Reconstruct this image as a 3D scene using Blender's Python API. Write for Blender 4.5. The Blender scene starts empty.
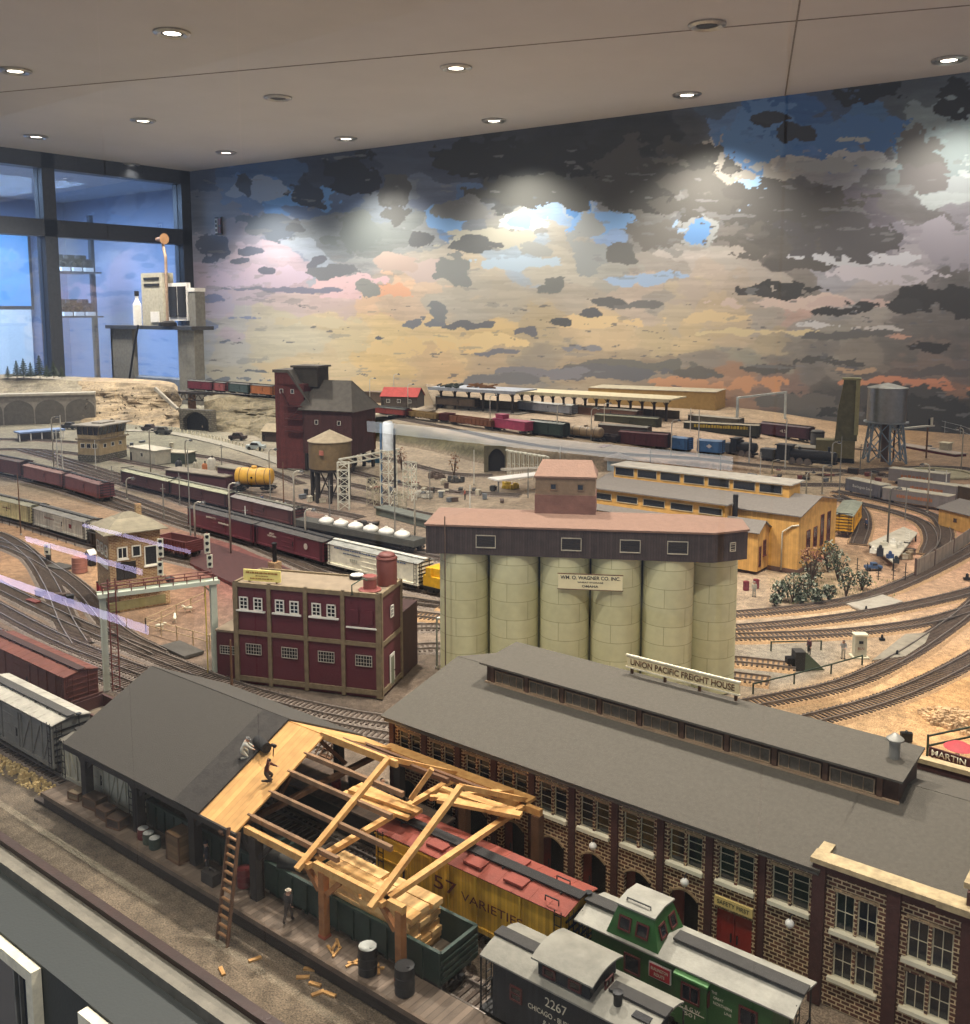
import bpy, bmesh, math, random
import numpy as np
from mathutils import Vector, Matrix, noise as mnoise
rnd = random.Random(7)
R = math.radians
SC = bpy.context.scene
COL = SC.collection
G = 1.05            # height of the layout's ground above the room floor
S = 1 / 68.0        # size of one modelled metre
EYE = 1.55
# ---------------- the viewpoint, measured from the photograph ----------------
F_, PX_, PY_ = 970.0, 485.0, 432.0
TH, YAW = math.atan(122 / 970), R(128)
_f = (math.cos(YAW), math.sin(YAW)); _r = (math.sin(YAW), -math.cos(YAW))
def _ray(px, py):
    a = (px - PX_) / F_; b = -(py - PY_) / F_
    h = math.cos(TH) + b * math.sin(TH); z = -math.sin(TH) + b * math.cos(TH)
    return (_f[0] * h + _r[0] * a, _f[1] * h + _r[1] * a, z)
def at(px, py, z=G):
    d = _ray(px, py); t = (z - EYE) / d[2]
    return Vector((d[0] * t, d[1] * t, z))
def aty(px, py, Y):
    d = _ray(px, py); t = Y / d[1]
    return Vector((d[0] * t, Y, EYE + d[2] * t))
def proj(X, Y, Z):
    Z -= EYE; h = _f[0] * X + _f[1] * Y; a = _r[0] * X + _r[1] * Y
    d = math.cos(TH) * h - math.sin(TH) * Z; u = math.sin(TH) * h + math.cos(TH) * Z
    return (PX_ + F_ * a / d, PY_ - F_ * u / d)
def hat(px, pybase, pytop, z=G):
    """height of something whose foot shows at pybase and whose top at pytop"""
    p = at(px, pybase, z); lo, hi = 0, 2.0
    for _ in range(40):
        m = (lo + hi) / 2
        if proj(p.x, p.y, z + m)[1] > pytop: lo = m
        else: hi = m
    return lo
cam = bpy.data.cameras.new('camera'); co = bpy.data.objects.new('camera', cam); COL.objects.link(co)
cam.lens = F_ / 1024 * 36; cam.sensor_width = 36; cam.sensor_fit = 'AUTO'
cam.shift_y = -(512 - PY_) / 1024; cam.clip_start = 0.02; cam.clip_end = 60
co.location = (0, 0, EYE); co.rotation_euler = (R(90) - TH, 0, YAW - R(90))
SC.camera = co
vs = SC.view_settings; vs.view_transform = 'Standard'; vs.look = 'None'; vs.gamma = 1; vs.exposure = 0.0
vs.use_curve_mapping = False
# ---------------- materials ----------------
def lin(c):
    if isinstance(c, str):
        c = tuple(int(c[i:i + 2], 16) / 255 for i in (0, 2, 4))
    return tuple(((v + .055) / 1.055) ** 2.4 if v > .04045 else v / 12.92 for v in c) + (1.0,)
_M = {}
def nt_new(name):
    m = bpy.data.materials.new(name); m.use_nodes = True
    return m, m.node_tree, m.node_tree.nodes['Principled BSDF']
def N(nt, t, **k):
    n = nt.nodes.new(t)
    for a, v in k.items():
        if a in n.inputs: n.inputs[a].default_value = v
        else: setattr(n, a, v)
    return n
def mat(name, c, rough=.75, metal=0., var=.18, scale=60., bump=.15, bscale=400., emit=None, c2=None):
    """plain painted / weathered material: colour varied by noise, small bump"""
    if name in _M: return _M[name]
    m, nt, b = nt_new(name); L = nt.links.new
    col = lin(c)
    b.inputs['Roughness'].default_value = rough; b.inputs['Metallic'].default_value = metal
    tc = N(nt, 'ShaderNodeTexCoord')
    n = N(nt, 'ShaderNodeTexNoise', Scale=scale, Detail=5.0, Roughness=.65); L(tc.outputs['Object'], n.inputs['Vector'])
    r = N(nt, 'ShaderNodeValToRGB'); r.color_ramp.elements[0].position = .3; r.color_ramp.elements[1].position = .7
    d = lin(c2) if c2 else tuple(v * (1 - 1.6 * var) for v in col[:3]) + (1,)
    r.color_ramp.elements[0].color = d
    r.color_ramp.elements[1].color = col if c2 else tuple(min(1, v * (1 + var * .6)) for v in col[:3]) + (1,)
    L(n.outputs['Fac'], r.inputs['Fac']); L(r.outputs['Color'], b.inputs['Base Color'])
    if bump:
        n2 = N(nt, 'ShaderNodeTexNoise', Scale=bscale, Detail=3.0); L(tc.outputs['Object'], n2.inputs['Vector'])
        bp = N(nt, 'ShaderNodeBump', Strength=bump, Distance=.002); L(n2.outputs['Fac'], bp.inputs['Height']); L(bp.outputs['Normal'], b.inputs['Normal'])
    if emit:
        b.inputs['Emission Color'].default_value = lin(emit[0]); b.inputs['Emission Strength'].default_value = emit[1]
    _M[name] = m; return m
def brickmat(name, c1, c2, mortar, bw=.0045, bh=.0016, mort=.12, rough=.85, arc=None, bump=.4, msize=None, offset=.5, grime=.55):
    """brickwork; wall coordinate = x + y across, z up (arc: angle * radius across)"""
    if name in _M: return _M[name]
    m, nt, b = nt_new(name); L = nt.links.new
    b.inputs['Roughness'].default_value = rough
    tc = N(nt, 'ShaderNodeTexCoord'); s = N(nt, 'ShaderNodeSeparateXYZ'); L(tc.outputs['Object'], s.inputs[0])
    if arc:
        a = N(nt, 'ShaderNodeMath', operation='ARCTAN2'); L(s.outputs['Y'], a.inputs[0]); L(s.outputs['X'], a.inputs[1])
        u = N(nt, 'ShaderNodeMath', operation='MULTIPLY'); L(a.outputs[0], u.inputs[0]); u.inputs[1].default_value = arc
    else:
        u = N(nt, 'ShaderNodeMath', operation='ADD'); L(s.outputs['X'], u.inputs[0]); L(s.outputs['Y'], u.inputs[1])
    cb = N(nt, 'ShaderNodeCombineXYZ'); L(u.outputs[0], cb.inputs['X']); L(s.outputs['Z'], cb.inputs['Y'])
    t = N(nt, 'ShaderNodeTexBrick', offset=offset); L(cb.outputs[0], t.inputs['Vector'])
    t.inputs['Scale'].default_value = 1; t.inputs['Brick Width'].default_value = bw; t.inputs['Row Height'].default_value = bh
    t.inputs['Mortar Size'].default_value = msize or bh * mort; t.inputs['Mortar Smooth'].default_value = .2
    t.inputs['Color1'].default_value = lin(c1); t.inputs['Color2'].default_value = lin(c2); t.inputs['Mortar'].default_value = lin(mortar)
    n = N(nt, 'ShaderNodeTexNoise', Scale=90., Detail=4.0); L(tc.outputs['Object'], n.inputs['Vector'])
    mx = N(nt, 'ShaderNodeMixRGB', blend_type='MULTIPLY'); mx.inputs[0].default_value = grime
    L(t.outputs['Color'], mx.inputs[1])
    rr = N(nt, 'ShaderNodeValToRGB'); rr.color_ramp.elements[0].color = (.35, .35, .35, 1); rr.color_ramp.elements[0].position = .3; rr.color_ramp.elements[1].position = .65
    L(n.outputs['Fac'], rr.inputs[0]); L(rr.outputs[0], mx.inputs[2]); L(mx.outputs[0], b.inputs['Base Color'])
    bp = N(nt, 'ShaderNodeBump', Strength=bump, Distance=.001); bp.invert = True
    L(t.outputs['Fac'], bp.inputs['Height']); L(bp.outputs['Normal'], b.inputs['Normal'])
    _M[name] = m; return m
def boardmat(name, c, pitch=.004, axis='V', dark=.45, rough=.8, var=.3, off=False):
    """boards: grooves across x+y (axis V: vertical boards) or across z (axis H)"""
    if name in _M: return _M[name]
    m, nt, b = nt_new(name); L = nt.links.new
    b.inputs['Roughness'].default_value = rough
    tc = N(nt, 'ShaderNodeTexCoord'); s = N(nt, 'ShaderNodeSeparateXYZ'); L(tc.outputs['Object'], s.inputs[0])
    if axis == 'V':
        u = N(nt, 'ShaderNodeMath', operation='ADD'); L(s.outputs['X'], u.inputs[0]); L(s.outputs['Y'], u.inputs[1]); src = u.outputs[0]
    else: src = s.outputs[{'H': 'Z', 'X': 'X', 'Y': 'Y'}[axis]]
    d = N(nt, 'ShaderNodeMath', operation='DIVIDE'); L(src, d.inputs[0]); d.inputs[1].default_value = pitch
    fr = N(nt, 'ShaderNodeMath', operation='FRACT'); L(d.outputs[0], fr.inputs[0])
    fl = N(nt, 'ShaderNodeMath', operation='FLOOR'); L(d.outputs[0], fl.inputs[0])
    wn = N(nt, 'ShaderNodeTexWhiteNoise', noise_dimensions='1D'); L(fl.outputs[0], wn.inputs['W'])
    g = N(nt, 'ShaderNodeValToRGB'); e = g.color_ramp.elements
    e[0].position = 0; e[0].color = (dark,) * 3 + (1,); e[1].position = .16; e[1].color = (1, 1, 1, 1)
    L(fr.outputs[0], g.inputs[0])
    n = N(nt, 'ShaderNodeTexNoise', Scale=70., Detail=6.0); L(tc.outputs['Object'], n.inputs['Vector'])
    mr = N(nt, 'ShaderNodeMapRange'); L(wn.outputs['Value'], mr.inputs[0]); mr.inputs[3].default_value = 1 - var; mr.inputs[4].default_value = 1 + var * .3
    m2 = N(nt, 'ShaderNodeMapRange'); L(n.outputs['Fac'], m2.inputs[0]); m2.inputs[1].default_value = .3; m2.inputs[2].default_value = .7; m2.inputs[3].default_value = .75; m2.inputs[4].default_value = 1.1
    mm = N(nt, 'ShaderNodeMath', operation='MULTIPLY'); L(mr.outputs[0], mm.inputs[0]); L(m2.outputs[0], mm.inputs[1])
    x1 = N(nt, 'ShaderNodeMixRGB', blend_type='MULTIPLY'); x1.inputs[0].default_value = 1; x1.inputs[1].default_value = lin(c); L(mm.outputs[0], x1.inputs[2])
    x2 = N(nt, 'ShaderNodeMixRGB', blend_type='MULTIPLY'); x2.inputs[0].default_value = 1; L(x1.outputs[0], x2.inputs[1]); L(g.outputs[0], x2.inputs[2])
    L(x2.outputs[0], b.inputs['Base Color'])
    bp = N(nt, 'ShaderNodeBump', Strength=.5, Distance=.0006); L(g.outputs[0], bp.inputs['Height']); L(bp.outputs['Normal'], b.inputs['Normal'])
    _M[name] = m; return m
def glassmat(name='window_glass', c='20242a', rough=.12):
    if name in _M: return _M[name]
    m, nt, b = nt_new(name); b.inputs['Base Color'].default_value = lin(c); b.inputs['Roughness'].default_value = rough
    b.inputs['Specular IOR Level'].default_value = .6
    _M[name] = m; return m
# ---------------- mesh building ----------------
class MB:
    def __init__(s): s.v = []; s.f = []; s.m = []; s.cur = 0
    def add(s, vs, fs):
        b = len(s.v); s.v += [tuple(v) for v in vs]; s.f += [tuple(b + i for i in f) for f in fs]; s.m += [s.cur] * len(fs); return s
    def use(s, i): s.cur = i; return s
    def box(s, x0, x1, y0, y1, z0, z1, rz=0., c=None):
        P = [(x, y, z) for z in (z0, z1) for x, y in ((x0, y0), (x1, y0), (x1, y1), (x0, y1))]
        if rz:
            cx, cy = c or ((x0 + x1) / 2, (y0 + y1) / 2); ca, sa = math.cos(rz), math.sin(rz)
            P = [(cx + (x - cx) * ca - (y - cy) * sa, cy + (x - cx) * sa + (y - cy) * ca, z) for x, y, z in P]
        return s.add(P, [(3, 2, 1, 0), (4, 5, 6, 7), (0, 1, 5, 4), (1, 2, 6, 5), (2, 3, 7, 6), (3, 0, 4, 7)])
    def bar(s, a, b, w, h=None, up=(0, 0, 1)):
        """rectangular bar from a to b"""
        a, b = Vector(a), Vector(b); d = (b - a).normalized(); u = Vector(up)
        if abs(d.dot(u)) > .98: u = Vector((0, 1, 0))
        sx = d.cross(u).normalized() * w / 2; sy = sx.cross(d).normalized() * (h or w) / 2
        P = [p + i * sx + j * sy for p in (a, b) for i, j in ((-1, -1), (1, -1), (1, 1), (-1, 1))]
        return s.add(P, [(3, 2, 1, 0), (4, 5, 6, 7), (0, 1, 5, 4), (1, 2, 6, 5), (2, 3, 7, 6), (3, 0, 4, 7)])
    def tube(s, pts, r, n=8, cap=True):
        pts = [Vector(p) for p in pts]; rs = r if isinstance(r, (list, tuple)) else [r] * len(pts); b = []
        prev = None
        for i, p in enumerate(pts):
            d = (pts[min(i + 1, len(pts) - 1)] - pts[max(i - 1, 0)]).normalized()
            u = prev if prev is not None else (Vector((0, 0, 1)) if abs(d.z) < .9 else Vector((1, 0, 0)))
            x = (u - d * u.dot(d)).normalized(); prev = x; y = d.cross(x)
            b += [p + rs[i] * (math.cos(2 * math.pi * k / n) * x + math.sin(2 * math.pi * k / n) * y) for k in range(n)]
        f = [(i * n + k, i * n + (k + 1) % n, (i + 1) * n + (k + 1) % n, (i + 1) * n + k) for i in range(len(pts) - 1) for k in range(n)]
        if cap: f += [tuple(range(n))[::-1], tuple((len(pts) - 1) * n + k for k in range(n))]
        return s.add(b, f)
    def lathe(s, prof, n=24, c=(0, 0, 0), ax='z', caps=True):
        """prof: (radius, height)"""
        P = []
        for r, h in prof:
            for k in range(n):
                a = 2 * math.pi * k / n; x, y = r * math.cos(a), r * math.sin(a)
                v = (x, y, h) if ax == 'z' else ((h, x, y) if ax == 'x' else (y, h, x))
                P.append((v[0] + c[0], v[1] + c[1], v[2] + c[2]))
        m = len(prof)
        f = [(i * n + k, i * n + (k + 1) % n, (i + 1) * n + (k + 1) % n, (i + 1) * n + k) for i in range(m - 1) for k in range(n)]
        if caps: f += [tuple(range(n))[::-1], tuple((m - 1) * n + k for k in range(n))]
        return s.add(P, f)
    def prism(s, poly, a, b, ax='z'):
        """poly in 2D, extruded from a to b along ax (x: poly=(y,z); y: poly=(x,z); z: poly=(x,y))"""
        def V(p, t): return {'z': (p[0], p[1], t), 'y': (p[0], t, p[1]), 'x': (t, p[0], p[1])}[ax]
        n = len(poly); P = [V(p, a) for p in poly] + [V(p, b) for p in poly]
        return s.add(P, [tuple(range(n))[::-1], tuple(range(n, 2 * n))] + [(i, (i + 1) % n, n + (i + 1) % n, n + i) for i in range(n)])
    def quad(s, a, b, c, d, t=0.):
        if not t: return s.add([a, b, c, d], [(0, 1, 2, 3)])
        a, b, c, d = map(Vector, (a, b, c, d)); n = (b - a).cross(d - a).normalized() * -t
        return s.add([a, b, c, d, a + n, b + n, c + n, d + n], [(0, 1, 2, 3), (7, 6, 5, 4), (0, 4, 5, 1), (1, 5, 6, 2), (2, 6, 7, 3), (3, 7, 4, 0)])
    def sweep(s, pts, w, h, z0=0.):
        """rectangular section swept along a ground path"""
        n = len(pts); P = []
        for i, p in enumerate(pts):
            p = Vector(p); d = (Vector(pts[min(i + 1, n - 1)]) - Vector(pts[max(i - 1, 0)])); d.z = 0; d.normalize(); x = Vector((-d.y, d.x, 0)) * w / 2
            P += [p - x + Vector((0, 0, z0)), p + x + Vector((0, 0, z0)), p + x + Vector((0, 0, z0 + h)), p - x + Vector((0, 0, z0 + h))]
        f = [(i * 4 + k, i * 4 + (k + 1) % 4, i * 4 + 4 + (k + 1) % 4, i * 4 + 4 + k) for i in range(n - 1) for k in range(4)] + [(0, 1, 2, 3), tuple(4 * (n - 1) + k for k in (3, 2, 1, 0))]
        return s.add(P, f)
    def mesh(s, name, mats, smooth=False):
        me = bpy.data.meshes.new(name); me.from_pydata(s.v, [], s.f)
        bm = bmesh.new(); bm.from_mesh(me); bmesh.ops.recalc_face_normals(bm, faces=bm.faces); bm.to_mesh(me); bm.free()
        for m in (mats if isinstance(mats, (list, tuple)) else [mats]): me.materials.append(m)
        me.polygons.foreach_set('material_index', s.m)
        if smooth: me.shade_smooth() if smooth is True else me.set_sharp_from_angle(angle=R(smooth))
        if smooth and smooth is not True:
            me.polygons.foreach_set('use_smooth', [True] * len(me.polygons))
        return me
    def build(s, name, mats, parent=None, smooth=False, loc=None, rz=None, label=None):
        o = bpy.data.objects.new(name, s.mesh(name, mats, smooth)); COL.objects.link(o)
        if parent: o.parent = parent
        if loc: o.location = loc
        if rz: o.rotation_euler = (0, 0, rz)
        if label: o['label'] = label
        return o
def tag(o, label, cat, group=None, kind=None):
    o['label'] = label; o['category'] = cat
    if group: o['group'] = group
    if kind: o['kind'] = kind
    return o
def thing(name, label, cat, loc=(0, 0, 0), rz=0., group=None):
    o = bpy.data.objects.new(name, None); COL.objects.link(o); o.location = loc; o.rotation_euler = (0, 0, rz); o.empty_display_size = .01
    return tag(o, label, cat, group)
def structure(o): o['kind'] = 'structure'; return o
def child(name, me, parent, loc=(0, 0, 0), rot=(0, 0, 0), label=None):
    o = bpy.data.objects.new(name, me); COL.objects.link(o); o.parent = parent; o.location = loc; o.rotation_euler = rot
    if label: o['label'] = label
    return o
def copy_tree(o, parent=None):
    c = o.copy(); COL.objects.link(c); c.parent = parent
    for ch in list(o.children): copy_tree(ch, c)
    return c
_T = {}
def text_mesh(s, m, h, w=None, ext=.00015, bold=0.):
    """lettering standing in the local x-z plane (facing -y), centred on its origin"""
    k = (s, m.name, h, w, ext, bold)
    if k in _T: return _T[k]
    cu = bpy.data.curves.new('lettering', 'FONT'); cu.body = s; cu.size = 1; cu.extrude = 0; cu.offset = bold; cu.align_x = 'CENTER'
    o = bpy.data.objects.new('lettering', cu); COL.objects.link(o)
    me = bpy.data.meshes.new_from_object(o.evaluated_get(bpy.context.evaluated_depsgraph_get()))
    bpy.data.objects.remove(o); bpy.data.curves.remove(cu)
    xs = [v.co.x for v in me.vertices] or [0, 1]; ys = [v.co.y for v in me.vertices] or [0, 1]
    cx, cy = (min(xs) + max(xs)) / 2, (min(ys) + max(ys)) / 2
    nl = s.count('\n') + 1
    ky = h / (max(ys) - min(ys)); kx = ky if not w else w / (max(xs) - min(xs))
    bm = bmesh.new(); bm.from_mesh(me)
    r = bmesh.ops.extrude_face_region(bm, geom=bm.faces[:])
    for v in [g for g in r['geom'] if isinstance(g, bmesh.types.BMVert)]: v.co.z += 1
    for v in bm.verts: v.co = Vector(((v.co.x - cx) * kx, -v.co.z * ext, (v.co.y - cy) * ky))
    bmesh.ops.recalc_face_normals(bm, faces=bm.faces); bm.to_mesh(me); bm.free()
    me.materials.clear(); me.materials.append(m)
    _T[k] = me; return me
def lettering(parent, s, m, h, loc, w=None, rz=0., name='lettering', bold=.0, tilt=0.):
    if s[0] == '~':      # a line of writing too small to read: a row of short strokes
        n = int(s[1:]); g = MB(); r_ = random.Random(n); x = -w / 2
        while x < w / 2: q = w / n * r_.uniform(.5, 1.6); g.box(x, min(w / 2, x + q * .75), -.0002, 0, -h / 2, h / 2 * r_.uniform(.5, 1)); x += q
        o = g.build(name, m, parent, loc=loc, rz=rz); o['kind'] = 'stuff'; return o
    return child(name, text_mesh(s, m, h, w, bold=bold), parent, loc, (tilt, 0, rz))
def smooth_path(pts, step=.02):
    """Catmull-Rom through the points"""
    P = [Vector(p) for p in pts]; P = [P[0] * 2 - P[1]] + P + [P[-1] * 2 - P[-2]]; out = []
    for i in range(1, len(P) - 2):
        n = max(1, int((P[i + 1] - P[i]).length / step))
        for k in range(n):
            t = k / n
            out.append(.5 * ((2 * P[i]) + (P[i + 1] - P[i - 1]) * t + (2 * P[i - 1] - 5 * P[i] + 4 * P[i + 1] - P[i + 2]) * t * t + (3 * P[i] - P[i - 1] - 3 * P[i + 1] + P[i + 2]) * t ** 3))
    out.append(P[-2]); return out
# shared materials
M_wood = mat('fresh_pine', 'd9ab6a', .7, var=.2, scale=140, c2='b98548')
M_oldwood = mat('old_brown_timber', '6a4a32', .85, var=.3)
M_darkwood = mat('dark_stained_timber', '2c2622', .85)
M_blackmetal = mat('black_metal', '191a1c', .5, .2)
M_grey = mat('weathered_grey_paint', '7c7a72', .8)
M_concrete = mat('concrete', 'a39c8e', .9)
M_cream = mat('cream_paint', 'e6dfc4', .7)
M_white = mat('white_paint', 'e9e6df', .6, var=.08)
M_steel = mat('galvanised_steel', 'a9adab', .45, .5)
M_glass = glassmat()
M_red = mat('dull_red_paint', '8d2320', .6)
M_sleeper = mat('creosoted_sleeper', '5f5044', .9, c2='3a3029', scale=200)
M_rail = mat('worn_rail_steel', '8f857c', .4, .5, var=.25)
M_lampglass = mat('opal_lamp_glass', 'f3f0e6', .35, var=.02, bump=0)
M_ballast = mat('grey_ballast', '8b7e72', .95, scale=300, var=.4, bump=1., bscale=700)
# ================= the room =================
CZ = 2.48
cl = at(185, 172, CZ); cr = at(970, 72, CZ)
wd = (cr - cl).normalized(); wn_ = Vector((-wd.y, wd.x, 0))     # along the painted wall, and out through it
WL = (cr - cl).length + 2.2
def wallpt(px, py, off=0.):
    """point of the painted wall seen at a pixel"""
    d = Vector(_ray(px, py)); e = Vector((0, 0, EYE)); c0 = cl - wn_ * off
    t = (c0 - e).dot(wn_) / d.dot(wn_); return e + d * t
# --- painted sky on the rear wall: paint laid down as colours of the wall's own surface
def fbm(x, y, seed, o=5, lac=2.0, gain=.5):
    rs = np.random.RandomState(seed); out = np.zeros_like(x); a = 1.; tot = 0
    for _ in range(o):
        g = rs.rand(256, 256); xi = np.floor(x).astype(int); yi = np.floor(y).astype(int); fx = x - xi; fy = y - yi
        fx = fx * fx * (3 - 2 * fx); fy = fy * fy * (3 - 2 * fy)
        v = (g[yi % 256, xi % 256] * (1 - fx) + g[yi % 256, (xi + 1) % 256] * fx) * (1 - fy) + (g[(yi + 1) % 256, xi % 256] * (1 - fx) + g[(yi + 1) % 256, (xi + 1) % 256] * fx) * fy
        out += a * v; tot += a; a *= gain; x = x * lac + 17.3; y = y * lac + 9.1
    return out / tot
def hexa(c): return np.array(lin(c)[:3])
def paint_sky(px, py):
    """the mural: soft graded sunset below, slate clouds above; every cloud is a flat, hard-edged patch of paint"""
    n1 = fbm(px / 60, py / 34, 1); n2 = fbm(px / 60, py / 34, 2)
    n3 = fbm(px / 16, py / 9, 3); n4 = fbm(px / 16, py / 9, 4)
    wx = px + (n1 - .5) * 95 + (n3 - .5) * 26; wy = py + (n2 - .5) * 62 + (n4 - .5) * 15
    K = [  # (px, py, colour)
        (195, 185, '3c4a64'), (240, 180, '36537e'), (285, 175, '3a5378'), (330, 170, '2c3340'), (380, 165, '3c4556'), (430, 165, '3a4252'), (475, 160, '2d3032'), (560, 150, '292b2c'), (640, 145, '2a2c2c'), (690, 140, '3a3c3c'),
        (200, 215, '6b7486'), (240, 205, '55709a'), (270, 200, '4d78b4'), (320, 205, '4e6080'), (370, 210, '68727c'), (420, 205, '566074'), (450, 210, '4b6690'), (500, 195, '3c3e3e'), (580, 190, '444543'), (640, 185, '4e4f4c'), (700, 180, '56544e'),
        (205, 250, '8d8da0'), (235, 240, '8a8794'), (270, 235, '70788a'), (300, 238, '808ba0'), (340, 235, '72797c'), (380, 235, '6c7372'), (420, 240, '84898a'), (445, 218, '5a7eae'), (480, 220, '6a7076'), (520, 222, '7e7f7a'), (577, 205, '7f9cc0'), (560, 240, '9a978c'), (600, 225, '7a97c4'), (640, 215, '6a6a66'), (660, 240, '7c7b76'), (700, 215, '5a5852'), (700, 250, '8f8b84'),
        (200, 285, 'b7a9bc'), (240, 275, 'b4a6b4'), (280, 270, 'b9a5b0'), (315, 262, '9aa6b4'), (340, 285, 'd0adb0'), (370, 262, '8f9293'), (400, 275, 'a09a90'), (440, 265, 'a8a294'), (480, 262, 'b4a892'), (520, 262, '93a4b4'), (560, 265, 'aaa698'), (600, 265, '9a9a92'), (640, 272, '98928a'), (690, 262, 'b4aca4'), (700, 290, 'b0a294'),
        (200, 310, 'b3a8ba'), (240, 305, 'b9a8b0'), (290, 305, 'c4b0ac'), (330, 308, 'c0aaa6'), (380, 300, 'd8b494'), (420, 300, 'c4ac94'), (460, 300, 'a6a194'), (500, 305, 'aaa392'), (560, 300, 'a49c8e'), (620, 300, 'b8a898'), (680, 305, 'b8aa90'),
        (200, 340, 'a8aeb8'), (240, 340, 'b8b6ac'), (280, 335, 'c6bc9e'), (330, 335, 'd0bd92'), (380, 335, 'dcc08a'), (430, 335, 'd8bc8a'), (480, 330, 'd8bb84'), (530, 335, 'b0a080'), (590, 330, 'c8b08a'), (640, 335, 'baa884'), (690, 330, 'c4ae86'), (740, 320, 'beaa8c'),
        (200, 365, '9ea6ac'), (250, 365, 'b8b098'), (300, 362, 'ccb488'), (360, 365, 'dcb97c'), (420, 365, 'ccac80'), (480, 362, 'b09c80'), (540, 365, '8c8578'), (600, 362, 'a09078'), (660, 370, '8a7c6c'), (700, 365, '867f76'),
        (720, 130, '4c6c9c'), (760, 120, '2f568e'), (800, 125, '2b5088'), (850, 105, '34435a'), (870, 125, '3b608e'), (735, 155, '3e68a0'), (790, 150, '2f5a98'), (850, 150, '3a6298'), (720, 110, '3e4a58'), (900, 95, '3c444a'), (930, 130, '76888c'), (960, 150, '8a9a9c'), (930, 170, '6c7474'), (960, 190, '9aa4a6'),
        (722, 165, 'b4ac9c'), (760, 172, 'a8a296'), (745, 188, '8cb0d8'), (800, 165, '8c8c88'), (850, 165, '84868a'), (880, 165, '545454'), (710, 200, '5c5a54'), (780, 210, '4e4c48'), (830, 210, '4a4846'), (880, 215, '56525a'), (930, 215, '5a5858'), (965, 215, '74727a'),
        (700, 232, '8fb0d8'), (735, 240, '66625c'), (780, 245, '504d49'), (830, 240, '4c4a4a'), (880, 245, '74727c'), (930, 245, '8c8892'), (965, 250, '8c94a8'),
        (720, 270, 'a8a198'), (760, 275, 'a39a90'), (800, 280, '6c6862'), (850, 262, '94949c'), (900, 265, '9c98a0'), (950, 275, '84828a'), (740, 290, 'a89a8a'), (800, 295, 'b8988c'), (850, 290, 'a09a98'), (900, 290, '6c6866'), (950, 292, '5a5856'),
        (760, 310, 'a39c92'), (830, 310, '8f8c88'), (880, 320, '9a948c'), (940, 318, '6a6662'), (780, 335, 'aa9c80'), (840, 335, '8c887e'), (900, 340, '64625e'), (950, 342, '5e5c5a'),
        (740, 355, '8c8a7c'), (800, 355, '6e6c68'), (860, 350, '807a70'), (920, 360, '7a6e66'), (960, 365, '6e6662'), (720, 385, '9e7a62'), (780, 385, '7c6860'), (840, 385, '4e4e4c'), (900, 385, '5a5452'), (950, 385, '8a6c5c'), (880, 405, '444544'), (950, 410, '3a3c3c'), (800, 410, '5a5a58')]
    kx = np.array([k[0] for k in K], float); ky = np.array([k[1] for k in K], float); kc = np.array([hexa(k[2]) for k in K])
    sh = px.shape; X = wx.ravel(); Y = wy.ravel(); out = np.zeros((X.size, 3)); soft = np.zeros((X.size, 3))
    for i in range(0, X.size, 40000):
        d = ((X[i:i + 40000, None] - kx) / 1.35) ** 2 + (Y[i:i + 40000, None] - ky) ** 2
        out[i:i + 40000] = kc[d.argmin(1)]
        w = 1 / (d + 60) ** 2; w /= w.sum(1)[:, None]; soft[i:i + 40000] = w @ kc
    low = np.clip((Y - 235) / 110, 0, 1)[:, None]
    col = out * (.72 - .32 * low) + soft * (.28 + .32 * low)
    # brushed tonal streaks
    st = fbm(px / 70, py / 4.5, 11); st2 = fbm(px / 22, py / 6, 12)
    t = np.where(st > .62, 1.1, np.where(st < .38, .9, 1.0)) * np.where(st2 > .66, 1.07, np.where(st2 < .33, .93, 1.))
    col = col * t.ravel()[:, None]
    def patch(mask, c, a=1.):
        nonlocal col
        m = (mask.ravel() * a)[:, None]; col = col * (1 - m) + hexa(c) * m
    e = (fbm(px / 9, py / 7, 21) - .5) * 2.2 + (fbm(px / 26, py / 15, 22) - .5) * 3.4 + (fbm(px / 60, py / 30, 23) - .5) * 1.5
    px0, py0 = px, py; px = px + (fbm(px / 20, py / 14, 24) - .5) * 16; py = py + (fbm(px / 20, py / 14, 25) - .5) * 9
    def blob(cx, cy, rx, ry, c, a=1., k=1.):
        patch((((px - cx) / rx) ** 2 + ((py - cy) / ry) ** 2 + e * k < 1).astype(float), c, a)
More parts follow.
